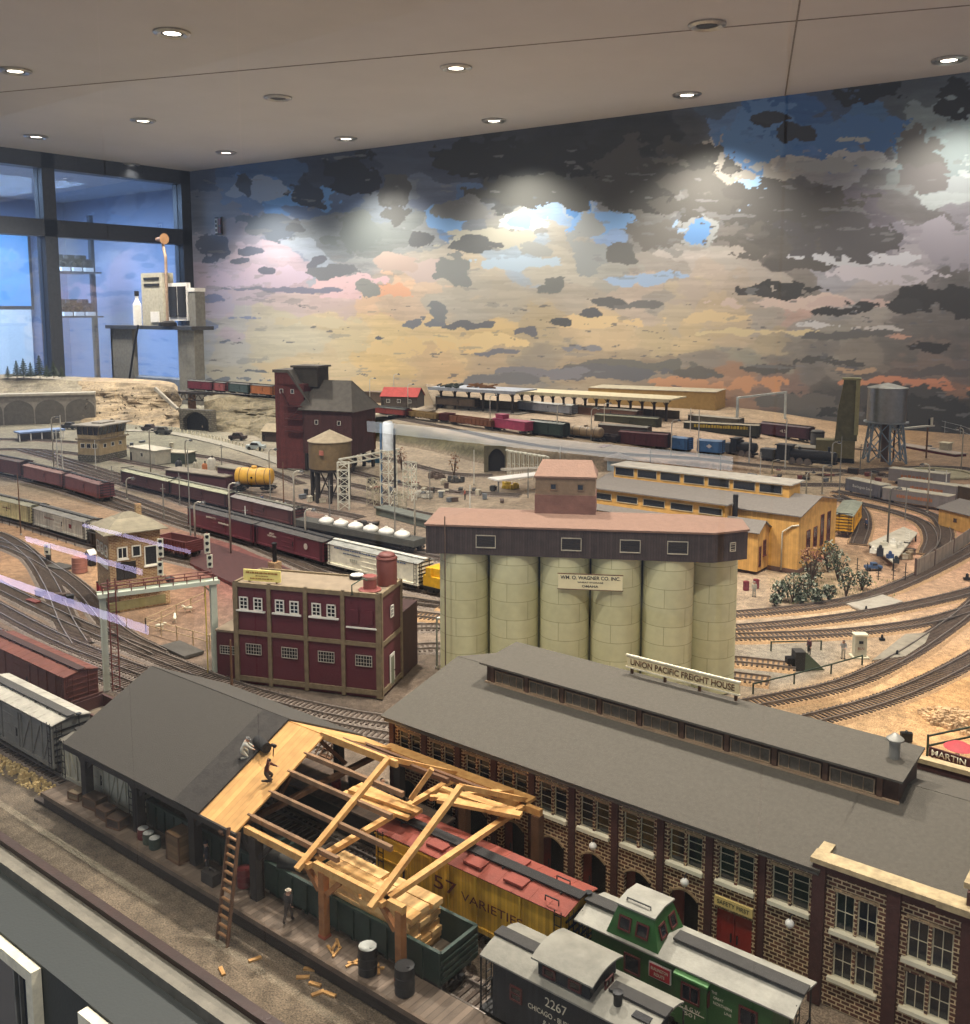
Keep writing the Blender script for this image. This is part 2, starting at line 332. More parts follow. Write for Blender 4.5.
    # bright rims, then the dark cloud bodies on top
    for b in ((300, 200, 34, 14, '5688c4'), (258, 190, 30, 10, '8194b0'), (445, 218, 22, 12, '6a96cc'), (578, 203, 16, 15, '93a5b8'), (579, 206, 11, 13, '4f82c4'), (608, 224, 36, 10, '6d9ad2'), (525, 222, 22, 10, 'aab4b8'), (523, 222, 11, 6, '7da3d2'), (520, 262, 46, 6, 'a4bacb'), (640, 278, 50, 6, '93aed0'), (500, 240, 50, 10, 'a9a797'),
              (430, 272, 22, 11, 'b9a8a2'), (395, 262, 18, 7, 'b39f94'), (385, 292, 26, 7, 'dfa684'), (350, 285, 30, 12, 'd9b6ba'), (255, 278, 46, 12, 'c3b0c2'), (700, 225, 18, 20, '8f9392'), (698, 228, 10, 13, '5a88c4'), (728, 160, 12, 30, '8f8a80'), (765, 170, 46, 12, '8f8c84'), (748, 186, 22, 8, '8fbbe4'),
              (820, 140, 70, 24, '3a6199'), (757, 135, 34, 28, '4a72a8'), (800, 160, 26, 7, '9b9c98'), (855, 160, 30, 9, 'a0a4a4'), (852, 140, 16, 3, '9aa19e'), (835, 165, 60, 7, '8e9291'), (885, 258, 46, 6, 'c6c8d0'), (830, 258, 34, 7, 'b9bcc2'), (945, 160, 30, 30, '748284'), (950, 185, 36, 9, '8c9498'), (900, 275, 50, 8, 'bdb8c0'), (952, 245, 34, 26, '918d98'),
              (790, 302, 60, 6, 'c9b4a8'), (850, 303, 40, 4, 'c0a8a0'), (820, 324, 22, 3, 'c8c8c8'), (880, 330, 26, 3, 'c2beba'), (760, 332, 50, 3, 'd4c294'), (905, 338, 16, 3, 'c89a84'), (860, 383, 40, 4, 'd28d6a'), (730, 385, 60, 7, 'c98f68'), (940, 388, 34, 4, 'c98466'), (905, 382, 40, 3, 'd48c6c'), (850, 371, 24, 3, 'b89a7c'),
              (480, 342, 70, 6, 'e2c68e'), (390, 348, 60, 10, 'e4c388'), (600, 322, 60, 5, 'd9bd8c'), (700, 318, 50, 4, 'd8bf90'), (320, 322, 60, 5, 'cfc09c')):
        blob(*b, k=1.15)
    for b in ((352, 172, 25, 20, '23262c'), (303, 192, 13, 16, '272c36'), (310, 202, 14, 9, '2a2f38'), (442, 158, 11, 9, '23262b'), (396, 195, 13, 20, '4a4b4a'), (398, 215, 13, 16, '505150'), (421, 238, 15, 8, '55585a'), (270, 228, 25, 18, '5f6873'), (355, 235, 24, 20, '69706f'), (300, 226, 10, 8, '585c60'), (245, 187, 7, 12, '36404f'),
              (213, 250, 14, 14, '4c5468'), (206, 262, 12, 9, '4f576b'), (250, 250, 12, 5, '5c6272'), (240, 262, 9, 4, '5f6575'), (270, 272, 9, 3, '5f6371'), (316, 262, 12, 9, '62656e'), (335, 270, 26, 7, '6b6e72'), (292, 290, 60, 2.5, '77788a'), (368, 290, 14, 9, '868884'), (550, 160, 100, 24, '2a2c2d'), (560, 190, 90, 14, '434441'), (660, 175, 60, 34, '3f3f3c'), (650, 232, 30, 14, '66645f'),
              (475, 245, 22, 9, '595c5c'), (465, 210, 26, 10, '6b6d6c'), (590, 250, 18, 28, '8a9090'), (622, 252, 14, 16, '61625f'), (540, 248, 16, 8, '8d918e'), (455, 270, 14, 14, '767a78'), (548, 285, 16, 8, '6c6f6c'), (610, 302, 22, 5, '5c5d5c'), (555, 322, 16, 4, '4d4f50'), (530, 330, 14, 5, '62646a'), (592, 314, 10, 4, '55575a'), (468, 326, 22, 4, '62656a'), (640, 306, 26, 4, '6a6a68'), (575, 348, 22, 3, '7a7c82'), (500, 352, 20, 3, '6d7078'),
              (780, 105, 0, 0, '2a2a2c'), (762, 122, 12, 8, '23262b'), (795, 134, 22, 10, '26292d'), (770, 118, 16, 6, '2a2d31'), (868, 92, 30, 12, '1f2225'), (960, 92, 18, 24, '202325'), (922, 155, 22, 24, '5a5a58'), (925, 178, 24, 14, '605e5e'), (790, 215, 70, 28, '4a4845'), (850, 235, 60, 20, '4b494a'), (700, 195, 36, 26, '504e4a'), (740, 240, 26, 18, '55524d'), (735, 190, 10, 8, '4a4845'),
              (800, 265, 30, 5, '4d4a47'), (785, 290, 34, 8, '353534'), (760, 292, 22, 6, '3c3b3a'), (842, 311, 24, 4, '343434'), (860, 306, 12, 6, '383838'), (935, 300, 36, 14, '343434'), (905, 307, 18, 8, '393939'), (970, 305, 24, 12, '353535'), (930, 346, 24, 5, '363636'), (850, 335, 46, 4, '5c5c5a'), (700, 372, 30, 5, '5d5a55'), (770, 368, 26, 5, '55534f'), (830, 362, 40, 5, '4e4e4c'),
              (640, 365, 60, 6, '66655f'), (600, 372, 60, 6, '5f6064'), (540, 372, 46, 5, '72737a'), (500, 380, 40, 5, '66686c'), (380, 340, 5, 2, '5b5e66'), (420, 322, 20, 5, '72757c'), (435, 310, 10, 8, '767a7c'), (880, 395, 90, 9, '474848'), (920, 415, 90, 16, '36393a'), (800, 400, 40, 7, '5c5b58'), (950, 372, 40, 4, '5c5958'),
              (205, 325, 16, 5, '7c88a8'), (235, 318, 20, 3, '8089a4'), (215, 300, 8, 3, '6f7696'), (225, 342, 9, 2, '6c7482'), (260, 372, 30, 3, '5f6468'), (240, 380, 34, 3, '6c7278')):
        if b[2]: blob(*b, k=.95)
    # scattered small dark flecks low over the horizon
    px, py = px0, py0; fl = fbm(px / 15, py / 3.6, 31); patch(((fl > .76) & (py > 300) & (py < 400)).astype(float), '5a5c60', .85)
    fl = fbm(px / 26, py / 6, 32); patch(((fl > .75) & (py > 150)).astype(float), '77797a', .5)
    return np.clip(col, 0, 1).reshape(sh + (3,))
nu, nv = 1060, 400
ZB = .55
U, V = np.meshgrid(np.linspace(0, WL, nu), np.linspace(ZB, CZ, nv))
PXY = np.zeros((nv, nu, 2))
X3 = cl.x + wd.x * U; Y3 = cl.y + wd.y * U; Z3 = V - EYE
h_ = _f[0] * X3 + _f[1] * Y3; a_ = _r[0] * X3 + _r[1] * Y3
d_ = math.cos(TH) * h_ - math.sin(TH) * Z3; u_ = math.sin(TH) * h_ + math.cos(TH) * Z3
ppx = PX_ + F_ * a_ / d_; ppy = PY_ - F_ * u_ / d_
colr = paint_sky(ppx, ppy)
me = bpy.data.meshes.new('wall_back')
verts = np.stack([X3, Y3, V], -1).reshape(-1, 3)
nb = nv * nu
idx = np.arange(nb).reshape(nv, nu)
fc = np.stack([idx[:-1, :-1], idx[:-1, 1:], idx[1:, 1:], idx[1:, :-1]], -1).reshape(-1, 4)
off = wn_ * .12
back = [tuple(Vector(verts[i]) + off) for i in (idx[0, 0], idx[0, -1], idx[-1, -1], idx[-1, 0])]
me.from_pydata(verts.tolist() + back, [], fc.tolist() + [(nb + 3, nb + 2, nb + 1, nb), (idx[0, 0], nb, nb + 1, idx[0, -1]), (idx[-1, -1], nb + 2, nb + 3, idx[-1, 0]), (idx[0, 0], idx[-1, 0], nb + 3, nb), (idx[0, -1], nb + 1, nb + 2, idx[-1, -1])])
ca = me.color_attributes.new('paint', 'FLOAT_COLOR', 'POINT')
arr = np.ones((nb + 4, 4), np.float32); arr[:nb, :3] = colr.reshape(-1, 3); ca.data.foreach_set('color', arr.ravel())
m, nt, b = nt_new('mural_paint'); a = N(nt, 'ShaderNodeVertexColor', layer_name='paint')
hs = N(nt, 'ShaderNodeGamma'); hs.inputs[1].default_value = .78
nt.links.new(a.outputs[0], hs.inputs[0]); nt.links.new(hs.outputs[0], b.inputs['Base Color']); b.inputs['Roughness'].default_value = .55
b.inputs['Specular IOR Level'].default_value = .3
me.materials.append(m); o = bpy.data.objects.new('wall_back', me); COL.objects.link(o); structure(o)
# small sign screwed to the mural
sg = thing('wall_sign', 'small white and maroon notice sign fixed high on the painted sky wall', 'sign', wallpt(219.5, 226), math.atan2(wd.y, wd.x))
k = .0068
MB().box(-4.6 * k, 4.6 * k, -.012, 0, -8.5 * k, 8.5 * k).build('board', mat('sign_frame', '2c2a30', .5), sg)
MB().box(-3.9 * k, -.4 * k, -.016, -.011, -7 * k, 7 * k).build('panel', M_white, sg)
MB().box(.1 * k, 3.9 * k, -.016, -.011, 1 * k, 7 * k).box(.1 * k, 3.9 * k, -.016, -.011, -7 * k, -1 * k).build('panel', mat('sign_maroon', '6d2430', .5), sg, label='maroon printed panel')
g = MB()
for z in (4.2, .2, -4.2): g.box(-3.2 * k, -1.1 * k, -.018, -.015, (z - 1.3) * k, (z + 1.3) * k)
g.build('pictogram', M_blackmetal, sg)
# ceiling
mc = mat('ceiling_paint', 'ccc8c6', .9, var=.03, scale=3, bump=.05)
x0, x1, y0 = -6.4, 2.4, -1.6
c = MB(); far = [(x0, cl.y + wd.y / wd.x * (x0 - cl.x) + .1), (x1, cl.y + wd.y / wd.x * (x1 - cl.x) + .1)]
c.prism([(x0, y0), (x1, y0), (far[1][0], far[1][1]), (far[0][0], far[0][1])], CZ, CZ + .1)
structure(c.build('ceiling', mc))
# shallow joints of the ceiling panels
jo = [((970, 5), (0, 92)), ((800, 0), (785, 96))]
for n_, (p, q) in enumerate(jo):
    a1, b1 = at(*p, CZ), at(*q, CZ); g = MB(); g.bar((a1.x, a1.y, CZ - .0005), (b1.x, b1.y, CZ - .0005), .006, .003); structure(g.build('trim_%d' % (n_ + 3), mat('joint_shadow', '8a8178', .9)))
structure(MB().box(-8.6, 2.6, -3.6, 5.6, -.1, 0).build('floor', mat('pale_floor', 'b4aea4', .8)))
# downlights
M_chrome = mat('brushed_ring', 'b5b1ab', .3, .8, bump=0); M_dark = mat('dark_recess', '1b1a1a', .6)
m, nt, b = nt_new('lit_lamp'); b.inputs['Emission Color'].default_value = (1, .88, .72, 1); b.inputs['Emission Strength'].default_value = 9; M_lit = m
def downlight(p, lit, label, energy=13.):
    energy *= 2.1
    nm = 'ceiling_downlight' if lit else 'ceiling_speaker'
    t = thing(nm, label, 'ceiling light' if lit else 'speaker', (p.x, p.y, CZ), 0)
    MB().lathe([(.036, -.0005), (.062, -.0005), (.062, -.006), (.05, -.012), (.036, -.006), (.036, -.0005)], 28, caps=False).build('trim_ring', M_chrome, t, smooth=40)
    if lit:
        MB().lathe([(.0, -.004), (.036, -.004), (.03, -.0005), (0, -.0005)], 20, caps=False).build('lamp', M_lit, t)
        MB().lathe([(.030, -.002), (.036, -.002), (.036, -.007), (.030, -.007), (.030, -.002)], 24, caps=False).build('baffle', M_dark, t)
        L = bpy.data.lights.new('spot', 'SPOT'); L.energy = energy; L.color = (1, .92, .82); L.spot_size = R(118); L.spot_blend = .75; L.shadow_soft_size = .035
        t['group'] = 'ceiling downlights above the near side' if 'near end' in label else 'ceiling downlights'
        lo = bpy.data.objects.new('spot', L); COL.objects.link(lo); lo.location = (p.x, p.y, CZ - .03)
    else:
        MB().lathe([(.0, -.004), (.034, -.004), (.034, -.0005), (0, -.0005)], 20, caps=False).build('grille', M_dark, t)
DL = [((172, 32), 'lit downlight at the top left, above the sky wall corner'), ((15, 70), 'lit downlight at the far left edge of the ceiling'), ((143, 120), 'lit downlight left of the round ceiling speaker'), ((36, 136), 'lit downlight just over the left window frame'),
      ((130, 164), 'dimmest downlight, close to the top of the window frame'), ((226, 152), 'lit downlight nearest the corner of the painted wall'), ((456, 67), 'lit downlight alone in the middle of the ceiling'), ((346, 138), 'lit downlight by the wall, third from the corner side'),
      ((494, 120), 'lit downlight by the wall above the darkest cloud'), ((687, 94), 'lit downlight by the wall above the painted blue sky gap'), ((949, 59), 'lit downlight at the right edge of the ceiling')]
for (p, l) in DL: downlight(at(*p, CZ), True, l, {(130, 164): 12., (949, 59): 15., (687, 94): 24., (494, 120): 26., (226, 152): 28., (346, 138): 28., (143, 120): 40.}.get(p, 34.))
downlight(at(278, 97, CZ), False, 'small unlit round ceiling speaker left of centre')
downlight(at(707, 24, CZ), False, 'larger unlit round ceiling speaker near the top right')
for (x, y, e) in ((-.35, 1.15, 36.), (-1.15, 1.1, 36.), (.25, 2.1, 26.), (-2.1, .9, 26.), (-.15, .25, 20.), (-1.0, .3, 16.)): _t = downlight(Vector((x, y, CZ)), True, 'lit downlight in the ceiling above the near end of the layout', e)
# ---------------- glazed wall on the left ----------------
XW = cl.x; mf = mat('dark_window_frame', '3a3e44', .45, .3, bump=0)
def winpt(px, py): d = Vector(_ray(px, py)); t = XW / d.x; return Vector((XW, d.y * t, EYE + d.z * t))
yc = cl.y; yp = winpt(48, 250).y; zm = winpt(115, 233).z
m, nt, b = nt_new('clear_glazing'); b.inputs['Roughness'].default_value = .02; b.inputs['Base Color'].default_value = (.75, .85, 1, 1)
tr = N(nt, 'ShaderNodeBsdfTransparent'); tr.inputs[0].default_value = (.82, .9, 1, 1); gl = N(nt, 'ShaderNodeBsdfGlossy', Roughness=.02); fr = N(nt, 'ShaderNodeFresnel', IOR=1.6)
mx = N(nt, 'ShaderNodeMixShader'); ml = N(nt, 'ShaderNodeMath', operation='MULTIPLY_ADD'); ml.inputs[1].default_value = .9; ml.inputs[2].default_value = .12
nt.links.new(fr.outputs[0], ml.inputs[0]); nt.links.new(ml.outputs[0], mx.inputs[0]); nt.links.new(tr.outputs[0], mx.inputs[1]); nt.links.new(gl.outputs[0], mx.inputs[2]); nt.links.new(mx.outputs[0], nt.nodes['Material Output'].inputs[0]); M_glz = m
w = bpy.data.objects.new('window_1', None); COL.objects.link(w); structure(w)
ys = [yc - .03, yp, yp - (yc - yp) * 1.0, yp - (yc - yp) * 2.]
fr_ = MB()
for y in ys: fr_.box(XW - .05, XW + .05, y - .04, y + .04, .4, CZ)
fr_.box(XW - .05, XW + .05, ys[-1], yc, CZ - .09, CZ).box(XW - .05, XW + .05, ys[-1], yc, zm - .05, zm + .05).box(XW - .05, XW + .05, ys[-1], yc, .4, .5)
o = fr_.build('frame', mf, w)
for i in range(3):
    MB().box(XW - .006, XW + .006, ys[i + 1] + .04, ys[i] - .04, zm + .05, CZ - .09).build('pane', M_glz, w)
    MB().box(XW - .006, XW + .006, ys[i + 1] + .04, ys[i] - .04, .5, zm - .05).build('pane', M_glz, w)
structure(MB().box(XW - .15, XW + .15, ys[-1], yc, 0, .4).build('wall_left', mat('side_wall_grey', '8a8d92', .8)))
# the room beyond the glazing
mfar = mat('far_room_wall', '8f9cb4', .9, var=.05)
structure(MB().box(XW - 2.6, XW - 2.5, -1, yc + .6, 0, CZ).build('wall_far', mfar))
structure(MB().box(XW - 2.6, XW, yc + .5, yc + .6, 0, CZ).build('wall_side', mfar))
for _y in (1.2, 3.2):
    L = bpy.data.lights.new('far_room_fill', 'AREA'); L.energy = 110; L.size = 1.2; L.color = (.62, .78, 1); lo = bpy.data.objects.new('far_room_fill', L); COL.objects.link(lo); lo.location = (XW - 1.3, _y, CZ - .05)  # unseen area lights added to give the far room a bluish fill
structure(MB().box(XW - 2.6, XW - .06, -1, yc + .6, CZ, CZ + .08).build('ceiling_far', mat('far_ceiling', 'a8adb8', .9)))
def farpt(px, py, X): d = Vector(_ray(px, py)); t = X / d.x; return Vector((X, d.y * t, EYE + d.z * t))
m, nt, b = nt_new('lit_blue_screen'); b.inputs['Emission Color'].default_value = lin('6fb4ee'); b.inputs['Emission Strength'].default_value = .9; b.inputs['Base Color'].default_value = lin('3a6a9a')
a1 = farpt(-60, 228, XW - 2.4); b1 = farpt(32, 306, XW - 2.4)
sc_ = thing('projection_screen', 'bright pale blue lit screen behind the glass on the left', 'screen', (XW - 2.42, (a1.y + b1.y) / 2, b1.z))
hw = (b1.y - a1.y) / 2; hh = a1.z - b1.z
MB().box(-.03, .0, -hw - .03, hw + .03, -.03, hh + .03).build('frame', mf, sc_); MB().box(0, .01, -hw, hw, 0, hh).build('panel', m, sc_)
MB().box(-.03, .0, -hw, hw, -b1.z, -.03).build('stand', M_white, sc_)
# glass display shelves with cameras in the far room
def shelfunit(px0, px1, rows, label):
    X = XW - 1.6; p0, p1 = farpt(px0, 300, X), farpt(px1, 300, X)
    t = thing('display_shelf', label, 'shelf', (X, (p0.y + p1.y) / 2, 0)); hw = (p1.y - p0.y) / 2
    MB().box(-.02, .02, -hw - .03, -hw, 0, 2.3).box(-.02, .02, hw, hw + .03, 0, 2.3).build('upright', mf, t)
    for r in rows:
        z = farpt((px0 + px1) / 2, r, X).z
        MB().box(-.16, .16, -hw, hw, z - .012, z).build('shelf', mf, t)
        for k in range(3):
            y = -hw + hw * (.45 + .55 * k); cm = thing('vintage_camera', 'dark vintage camera, number of its kind beyond the glass', 'camera', (X, (p0.y + p1.y) / 2 + y, z + .002), 0, 'old cameras on the far display shelves'); cm['label'] = 'dark old camera on a display shelf behind the left glass'
            MB().box(-.04, .04, -.07, .07, 0, .1).box(-.03, .03, -.03, .03, .1, .13).build('body', M_dark, cm)
            MB().lathe([(.03, .0), (.034, .05), (.026, .05), (.02, .03)], 16, (.04, 0, .05), 'x').build('lens', M_blackmetal, cm, smooth=40)
            MB().box(.1, .13, -.04, .03, .0, .03).build('label_card', M_white, cm)
shelfunit(50, 92, (272, 316), 'dark framed display shelf holding old cameras, seen through the glass')
# ---------------- technician's desk in front of the glazing ----------------
YD = winpt(104, 330).y - .32
def D(px, py): return aty(px, py, YD)
sc1 = (D(200, 330) - D(100, 330)).length / 100
o0 = D(110, 325)
t = thing('workbench', 'grey workbench with open shelf standing before the glazed wall', 'desk', (o0.x, YD, 0))
zt = o0.z; q = sc1
MB().box(-2 * q, 84 * q, -.02, .12, zt - .02, zt).build('desktop', mat('dark_desktop', '3a3c40', .5), t)
MB().box(68 * q, 83 * q, .0, .06, 0, zt - .02).build('side_panel', M_grey, t)
MB().box(0, 23 * q, .0, .03, 0, zt - .02).box(0, 1.5 * q, .0, .1, zt - 34 * q, zt - .02).build('side_panel', M_grey, t)
MB().box(0, 68 * q, .01, .1, 0, zt - 30 * q).build('cabinet', mat('bench_blue_grey', '6f7b8c', .6), t)
def onbench(name, label, cat, px, py, parts):
    p = D(px, py); tt = thing(name, label, cat, (p.x, YD + .03, zt)); [f(tt) for f in parts]; return tt
onbench('oscilloscope', 'beige metal instrument case with vents standing on the workbench', 'instrument', 149, 323, [
    lambda t: MB().box(-11 * q, 10 * q, 0, .07, 0, 30 * q).build('case', mat('beige_metal', 'b9b39f', .6), t),
    lambda t: MB().box(-8 * q, 7 * q, -.004, 0, 26 * q, 27.5 * q).box(-8 * q, 7 * q, -.004, 0, 22.5 * q, 24 * q).build('vent', M_dark, t),
    lambda t: MB().box(-2 * q, 6 * q, -.006, 0, 2 * q, 8 * q).build('socket_panel', M_white, t)])
onbench('picture_frame', 'framed dark photograph leaning on the workbench beside the beige case', 'picture', 174, 320, [
    lambda t: MB().box(-10 * q, 9 * q, 0, .02, 3 * q, 24 * q).build('frame', M_white, t), lambda t: MB().box(-8.5 * q, -1 * q, -.004, 0, 5 * q, 22 * q).box(0, 7.5 * q, -.004, 0, 5 * q, 22 * q).build('print', M_dark, t)])
onbench('bottle', 'white spray bottle at the left end of the workbench', 'bottle', 133, 323, [
    lambda t: MB().lathe([(2.4 * q, 0), (2.4 * q, 12 * q), (1 * q, 15 * q), (1 * q, 17 * q)], 14).build('body', M_white, t), lambda t: MB().lathe([(1.3 * q, 17 * q), (1.3 * q, 20 * q)], 12).build('cap', M_dark, t)])
onbench('paper_carton', 'narrow grey carton standing at the right end of the workbench', 'box', 188, 322, [lambda t: MB().box(-3 * q, 3 * q, 0, .06, 0, 20 * q).build('carton', M_grey, t), lambda t: MB().box(-3.2 * q, 3.2 * q, -.003, .064, 19 * q, 21 * q).build('lid', M_white, t)])
onbench('desk_lamp', 'tall jointed desk lamp with orange head on the workbench', 'lamp', 171, 325, [
    lambda t: MB().lathe([(5 * q, 0), (5 * q, 2 * q), (1 * q, 3 * q)], 16, (0, -.05, 0)).build('base', M_dark, t),
    lambda t: MB().tube([(0, -.05, 2 * q), (.5 * q, -.05, 38 * q), (-2 * q, -.05, 47 * q)], .8 * q).build('arm', mat('lamp_arm', 'b59a84', .5), t),
    lambda t: MB().lathe([(1 * q, -3 * q), (1.5 * q, 1 * q), (3 * q, 4 * q)], 16, (-4 * q, -.05, 48 * q), 'x').build('lamp_head', mat('orange_head', '9a7450', .5), t, smooth=40)])
g = MB().tube([D(143, 325) - Vector((0, .03, 0)), D(140, 350) - Vector((0, .04, 0)), D(134, 380) - Vector((0, .03, 0)), Vector((D(134, 380).x, D(134, 380).y - .03, .01))], .006)
tag(g.build('power_cable', M_blackmetal), 'black cable hanging from the workbench in front of the cabinet', 'cable')
# ================= the layout's table, fascia and ground =================
YE = .40
structure(MB().box(-5.2, 1.2, YE - .004, YE + .004, G - .06, G + .004).build('trim_1', mat('dark_brown_moulding', '3b221b', .45)))
structure(MB().box(-5.2, 1.2, YE - .018, YE - .004, G - .07, G - .001).build('trim_2', mat('pale_ledge', '787366', .6)))
structure(MB().box(-5.2, 1.2, YE - .06, YE - .018, 0, G - .0105).build('wall_front', mat('grey_green_fascia', '303534', .6, var=.04, scale=8)))
# framed glazed cabinets let into the fascia
yf = YE - .0605
p0 = aty(0, 929, yf); p1 = aty(41, 968, yf); p2 = aty(88, 1012, yf)
for i, (xr, lab) in enumerate(((p1.x, 'white framed dark display case in the fascia at the lower left'), (p2.x + .33, 'white framed display case in the fascia at the bottom edge'))):
    t = thing('display_case', lab, 'display case', (xr - .33, yf, p1.z - .6)); h = .6; wdt = .33
    MB().box(0, wdt, -.008, 0, h - .010, h).box(0, .010, -.008, 0, .0101, h - .0101).box(wdt - .010, wdt, -.008, 0, .0101, h - .0101).box(0, wdt, -.008, 0, 0, .01).build('frame', M_cream, t)
    MB().box(.008, wdt - .008, -.003, 0, .008, h - .008).build('pane', glassmat('case_glass', '3c4048', .15), t)
    MB().box(wdt - .035, wdt - .033, -.006, -.003, .01, h - .01).box(wdt - .026, wdt - .0245, -.006, -.003, .01, h - .01).build('runner', M_grey, t)
# ground
GC = [(60, 800, '6e6252'), (200, 900, '7a6c5a'), (330, 1000, '7a6b58'), (50, 640, '695a4c'), (20, 560, 'a58261'), (110, 575, 'ae8a68'), (60, 600, '8b705a'), (250, 700, '6e6154'), (330, 620, '6c5f54'), (400, 600, '857666'), (450, 480, '9a8b76'), (300, 440, '8a8270'), (150, 440, '7d7a68'), (60, 440, '807b6a'),
      (850, 520, 'd2aa84'), (900, 580, 'b59476'), (960, 700, 'c89b68'), (850, 700, 'bb986e'), (760, 600, 'a8937a'), (800, 480, 'c8b494'), (900, 440, 'a8865f'), (700, 470, 'c0a68e'), (790, 660, '8f8778'), (830, 600, 'c4aa88'), (950, 450, '9c8368'), (560, 480, 'a3917a'), (930, 540, 'cf9f80'), (600, 620, '8a7d6c'), (820, 570, '9c8666'), (250, 560, '7a4a44'), (970, 850, '8c7458'), (800, 900, '8c7d6c')]
gkx = np.array([k[0] for k in GC], float); gky = np.array([k[1] for k in GC], float); gkc = np.array([hexa(k[2]) for k in GC])
def gcol(X, Y, Z):
    zz = Z - EYE; h = _f[0] * X + _f[1] * Y; a = _r[0] * X + _r[1] * Y; d = np.maximum(math.cos(TH) * h - math.sin(TH) * zz, .2); u = math.sin(TH) * h + math.cos(TH) * zz
    qx = np.clip(PX_ + F_ * a / d, -200, 1200); qy = np.clip(PY_ - F_ * u / d, 300, 1200)
    dd = (qx[:, None] - gkx) ** 2 + ((qy[:, None] - gky) * 1.8) ** 2; w = 1 / (dd + 300) ** 1.8; w /= w.sum(1)[:, None]; return w @ gkc
def ground_mat():
    m, nt, b = nt_new('layout_ground'); L = nt.links.new; a = N(nt, 'ShaderNodeVertexColor', layer_name='paint'); tc = N(nt, 'ShaderNodeTexCoord')
    out = a.outputs[0]
    for sc, lo, hi, st in ((9., .78, 1.14, (.35, .65)), (90., .7, 1.2, (.35, .65)), (700., .45, 1.35, (.35, .65))):
        n = N(nt, 'ShaderNodeTexNoise', Scale=sc, Detail=4.0, Roughness=.6); L(tc.outputs['Object'], n.inputs['Vector'])
        mr = N(nt, 'ShaderNodeMapRange'); L(n.outputs['Fac'], mr.inputs[0]); mr.inputs[1].default_value, mr.inputs[2].default_value = st; mr.inputs[3].default_value = lo; mr.inputs[4].default_value = hi
        x = N(nt, 'ShaderNodeMixRGB', blend_type='MULTIPLY'); x.inputs[0].default_value = 1; L(out, x.inputs[1]); L(mr.outputs[0], x.inputs[2]); out = x.outputs[0]
    L(out, b.inputs['Base Color']); b.inputs['Roughness'].default_value = .95
    bp = N(nt, 'ShaderNodeBump', Strength=.7, Distance=.002); L(n.outputs['Fac'], bp.inputs['Height']); L(bp.outputs['Normal'], b.inputs['Normal']); return m
M_ground = ground_mat()
def painted(name, verts, faces, colfn=None, smooth=True, extra=0):
    me = bpy.data.meshes.new(name); me.from_pydata(verts, [], faces); ca = me.color_attributes.new('paint', 'FLOAT_COLOR', 'POINT')
    A = np.array(verts, float); c = (colfn or gcol)(A[:, 0], A[:, 1], A[:, 2]); arr = np.ones((len(verts), 4), np.float32); arr[:, :3] = c; ca.data.foreach_set('color', arr.ravel())
    me.materials.append(M_ground); 
    if smooth: me.shade_smooth()
    o = bpy.data.objects.new(name, me); COL.objects.link(o); return o
nx, ny = 300, 240; x0, x1 = -5.0, 1.2; y0 = YE + .004
vv = []; ff = []
for j in range(ny):
    for i in range(nx):
        X = x0 + (x1 - x0) * i / (nx - 1); ym = min(cl.y + wd.y / wd.x * (X - cl.x) - .02, 1e9)
        if X < -3.4: ym = min(ym, 3.3 + (X + 3.4) * .2)
        Y = y0 + (ym - y0) * (j / (ny - 1)) ** 1.35
        near = min(1, max(0, (Y - .47) / .1)); e = (mnoise.noise(Vector((X * 9, Y * 9, 0))) * .0015 - .0012) * near
        vv.append((X, Y, G + e))
for j in range(ny - 1):
    for i in range(nx - 1): a = j * nx + i; ff.append((a, a + 1, a + nx + 1, a + nx))
# closed slab
bsk = len(vv); n0 = [0, nx - 1, nx * ny - 1, nx * (ny - 1)]
vv += [(vv[i][0], vv[i][1], G - .05) for i in n0]
ff += [(bsk + 3, bsk + 2, bsk + 1, bsk), tuple(range(nx)[::-1]) + (bsk, bsk + 1)]
structure(painted('ground_slab', vv, ff))
# upper level: a raised plateau whose front bank falls to the yard
ED = [(290, 428, 1.14), (320, 422, 1.13), (365, 418, 1.125), (430, 428, 1.12), (500, 443, 1.115), (560, 452, 1.105), (620, 457, 1.09), (690, 461, 1.075), (770, 470, 1.06), (850, 474, 1.052), (900, 474, 1.046)]
ep = [at(*e) for e in ED]; eps = smooth_path(ep, .06)
vv = []; ff = []; nr = 8; ncol = len(eps)
for i, p in enumerate(eps):
    d = (eps[min(i + 1, ncol - 1)] - eps[max(i - 1, 0)]).normalized(); nrm = Vector((d.y, -d.x, 0)).normalized()
    foot = p + nrm * max(.02, (p.z - G) * .8)
    ymax = cl.y + wd.y / wd.x * (p.x - cl.x) - .03
    for r in range(nr + 1):
        t = r / nr; q_ = foot.lerp(p, t); z = G - .004 + (p.z - G + .004) * t
        nz = mnoise.noise(Vector((q_.x * 14, q_.y * 14, t * 3))) * .018 * math.sin(math.pi * t)
        vv.append((q_.x + nrm.x * nz, q_.y + nrm.y * nz, z))
    vv.append((p.x, p.y + (ymax - p.y) * .4, p.z)); vv.append((p.x - 1.1 * max(0, 1 - i / 9), ymax, p.z - .01))
w_ = nr + 3
for i in range(ncol - 1):
    for r in range(w_ - 1): a = i * w_ + r; ff.append((a, a + w_, a + w_ + 1, a + 1))
def bankcol(X, Y, Z):
    c = gcol(X, Y, Z); g = fbm(X * 18 + 5, Y * 18, 51)[:, None]; k = np.clip((1.118 - Z) * 40, 0, 1)[:, None] * np.clip((Z - G) * 60, 0, 1)[:, None] * np.clip(-(X + 1.5) * 2, 0, 1)[:, None]
    return c * (1 - k) + (hexa('77714f') * g + hexa('5b5648') * (1 - g)) * k
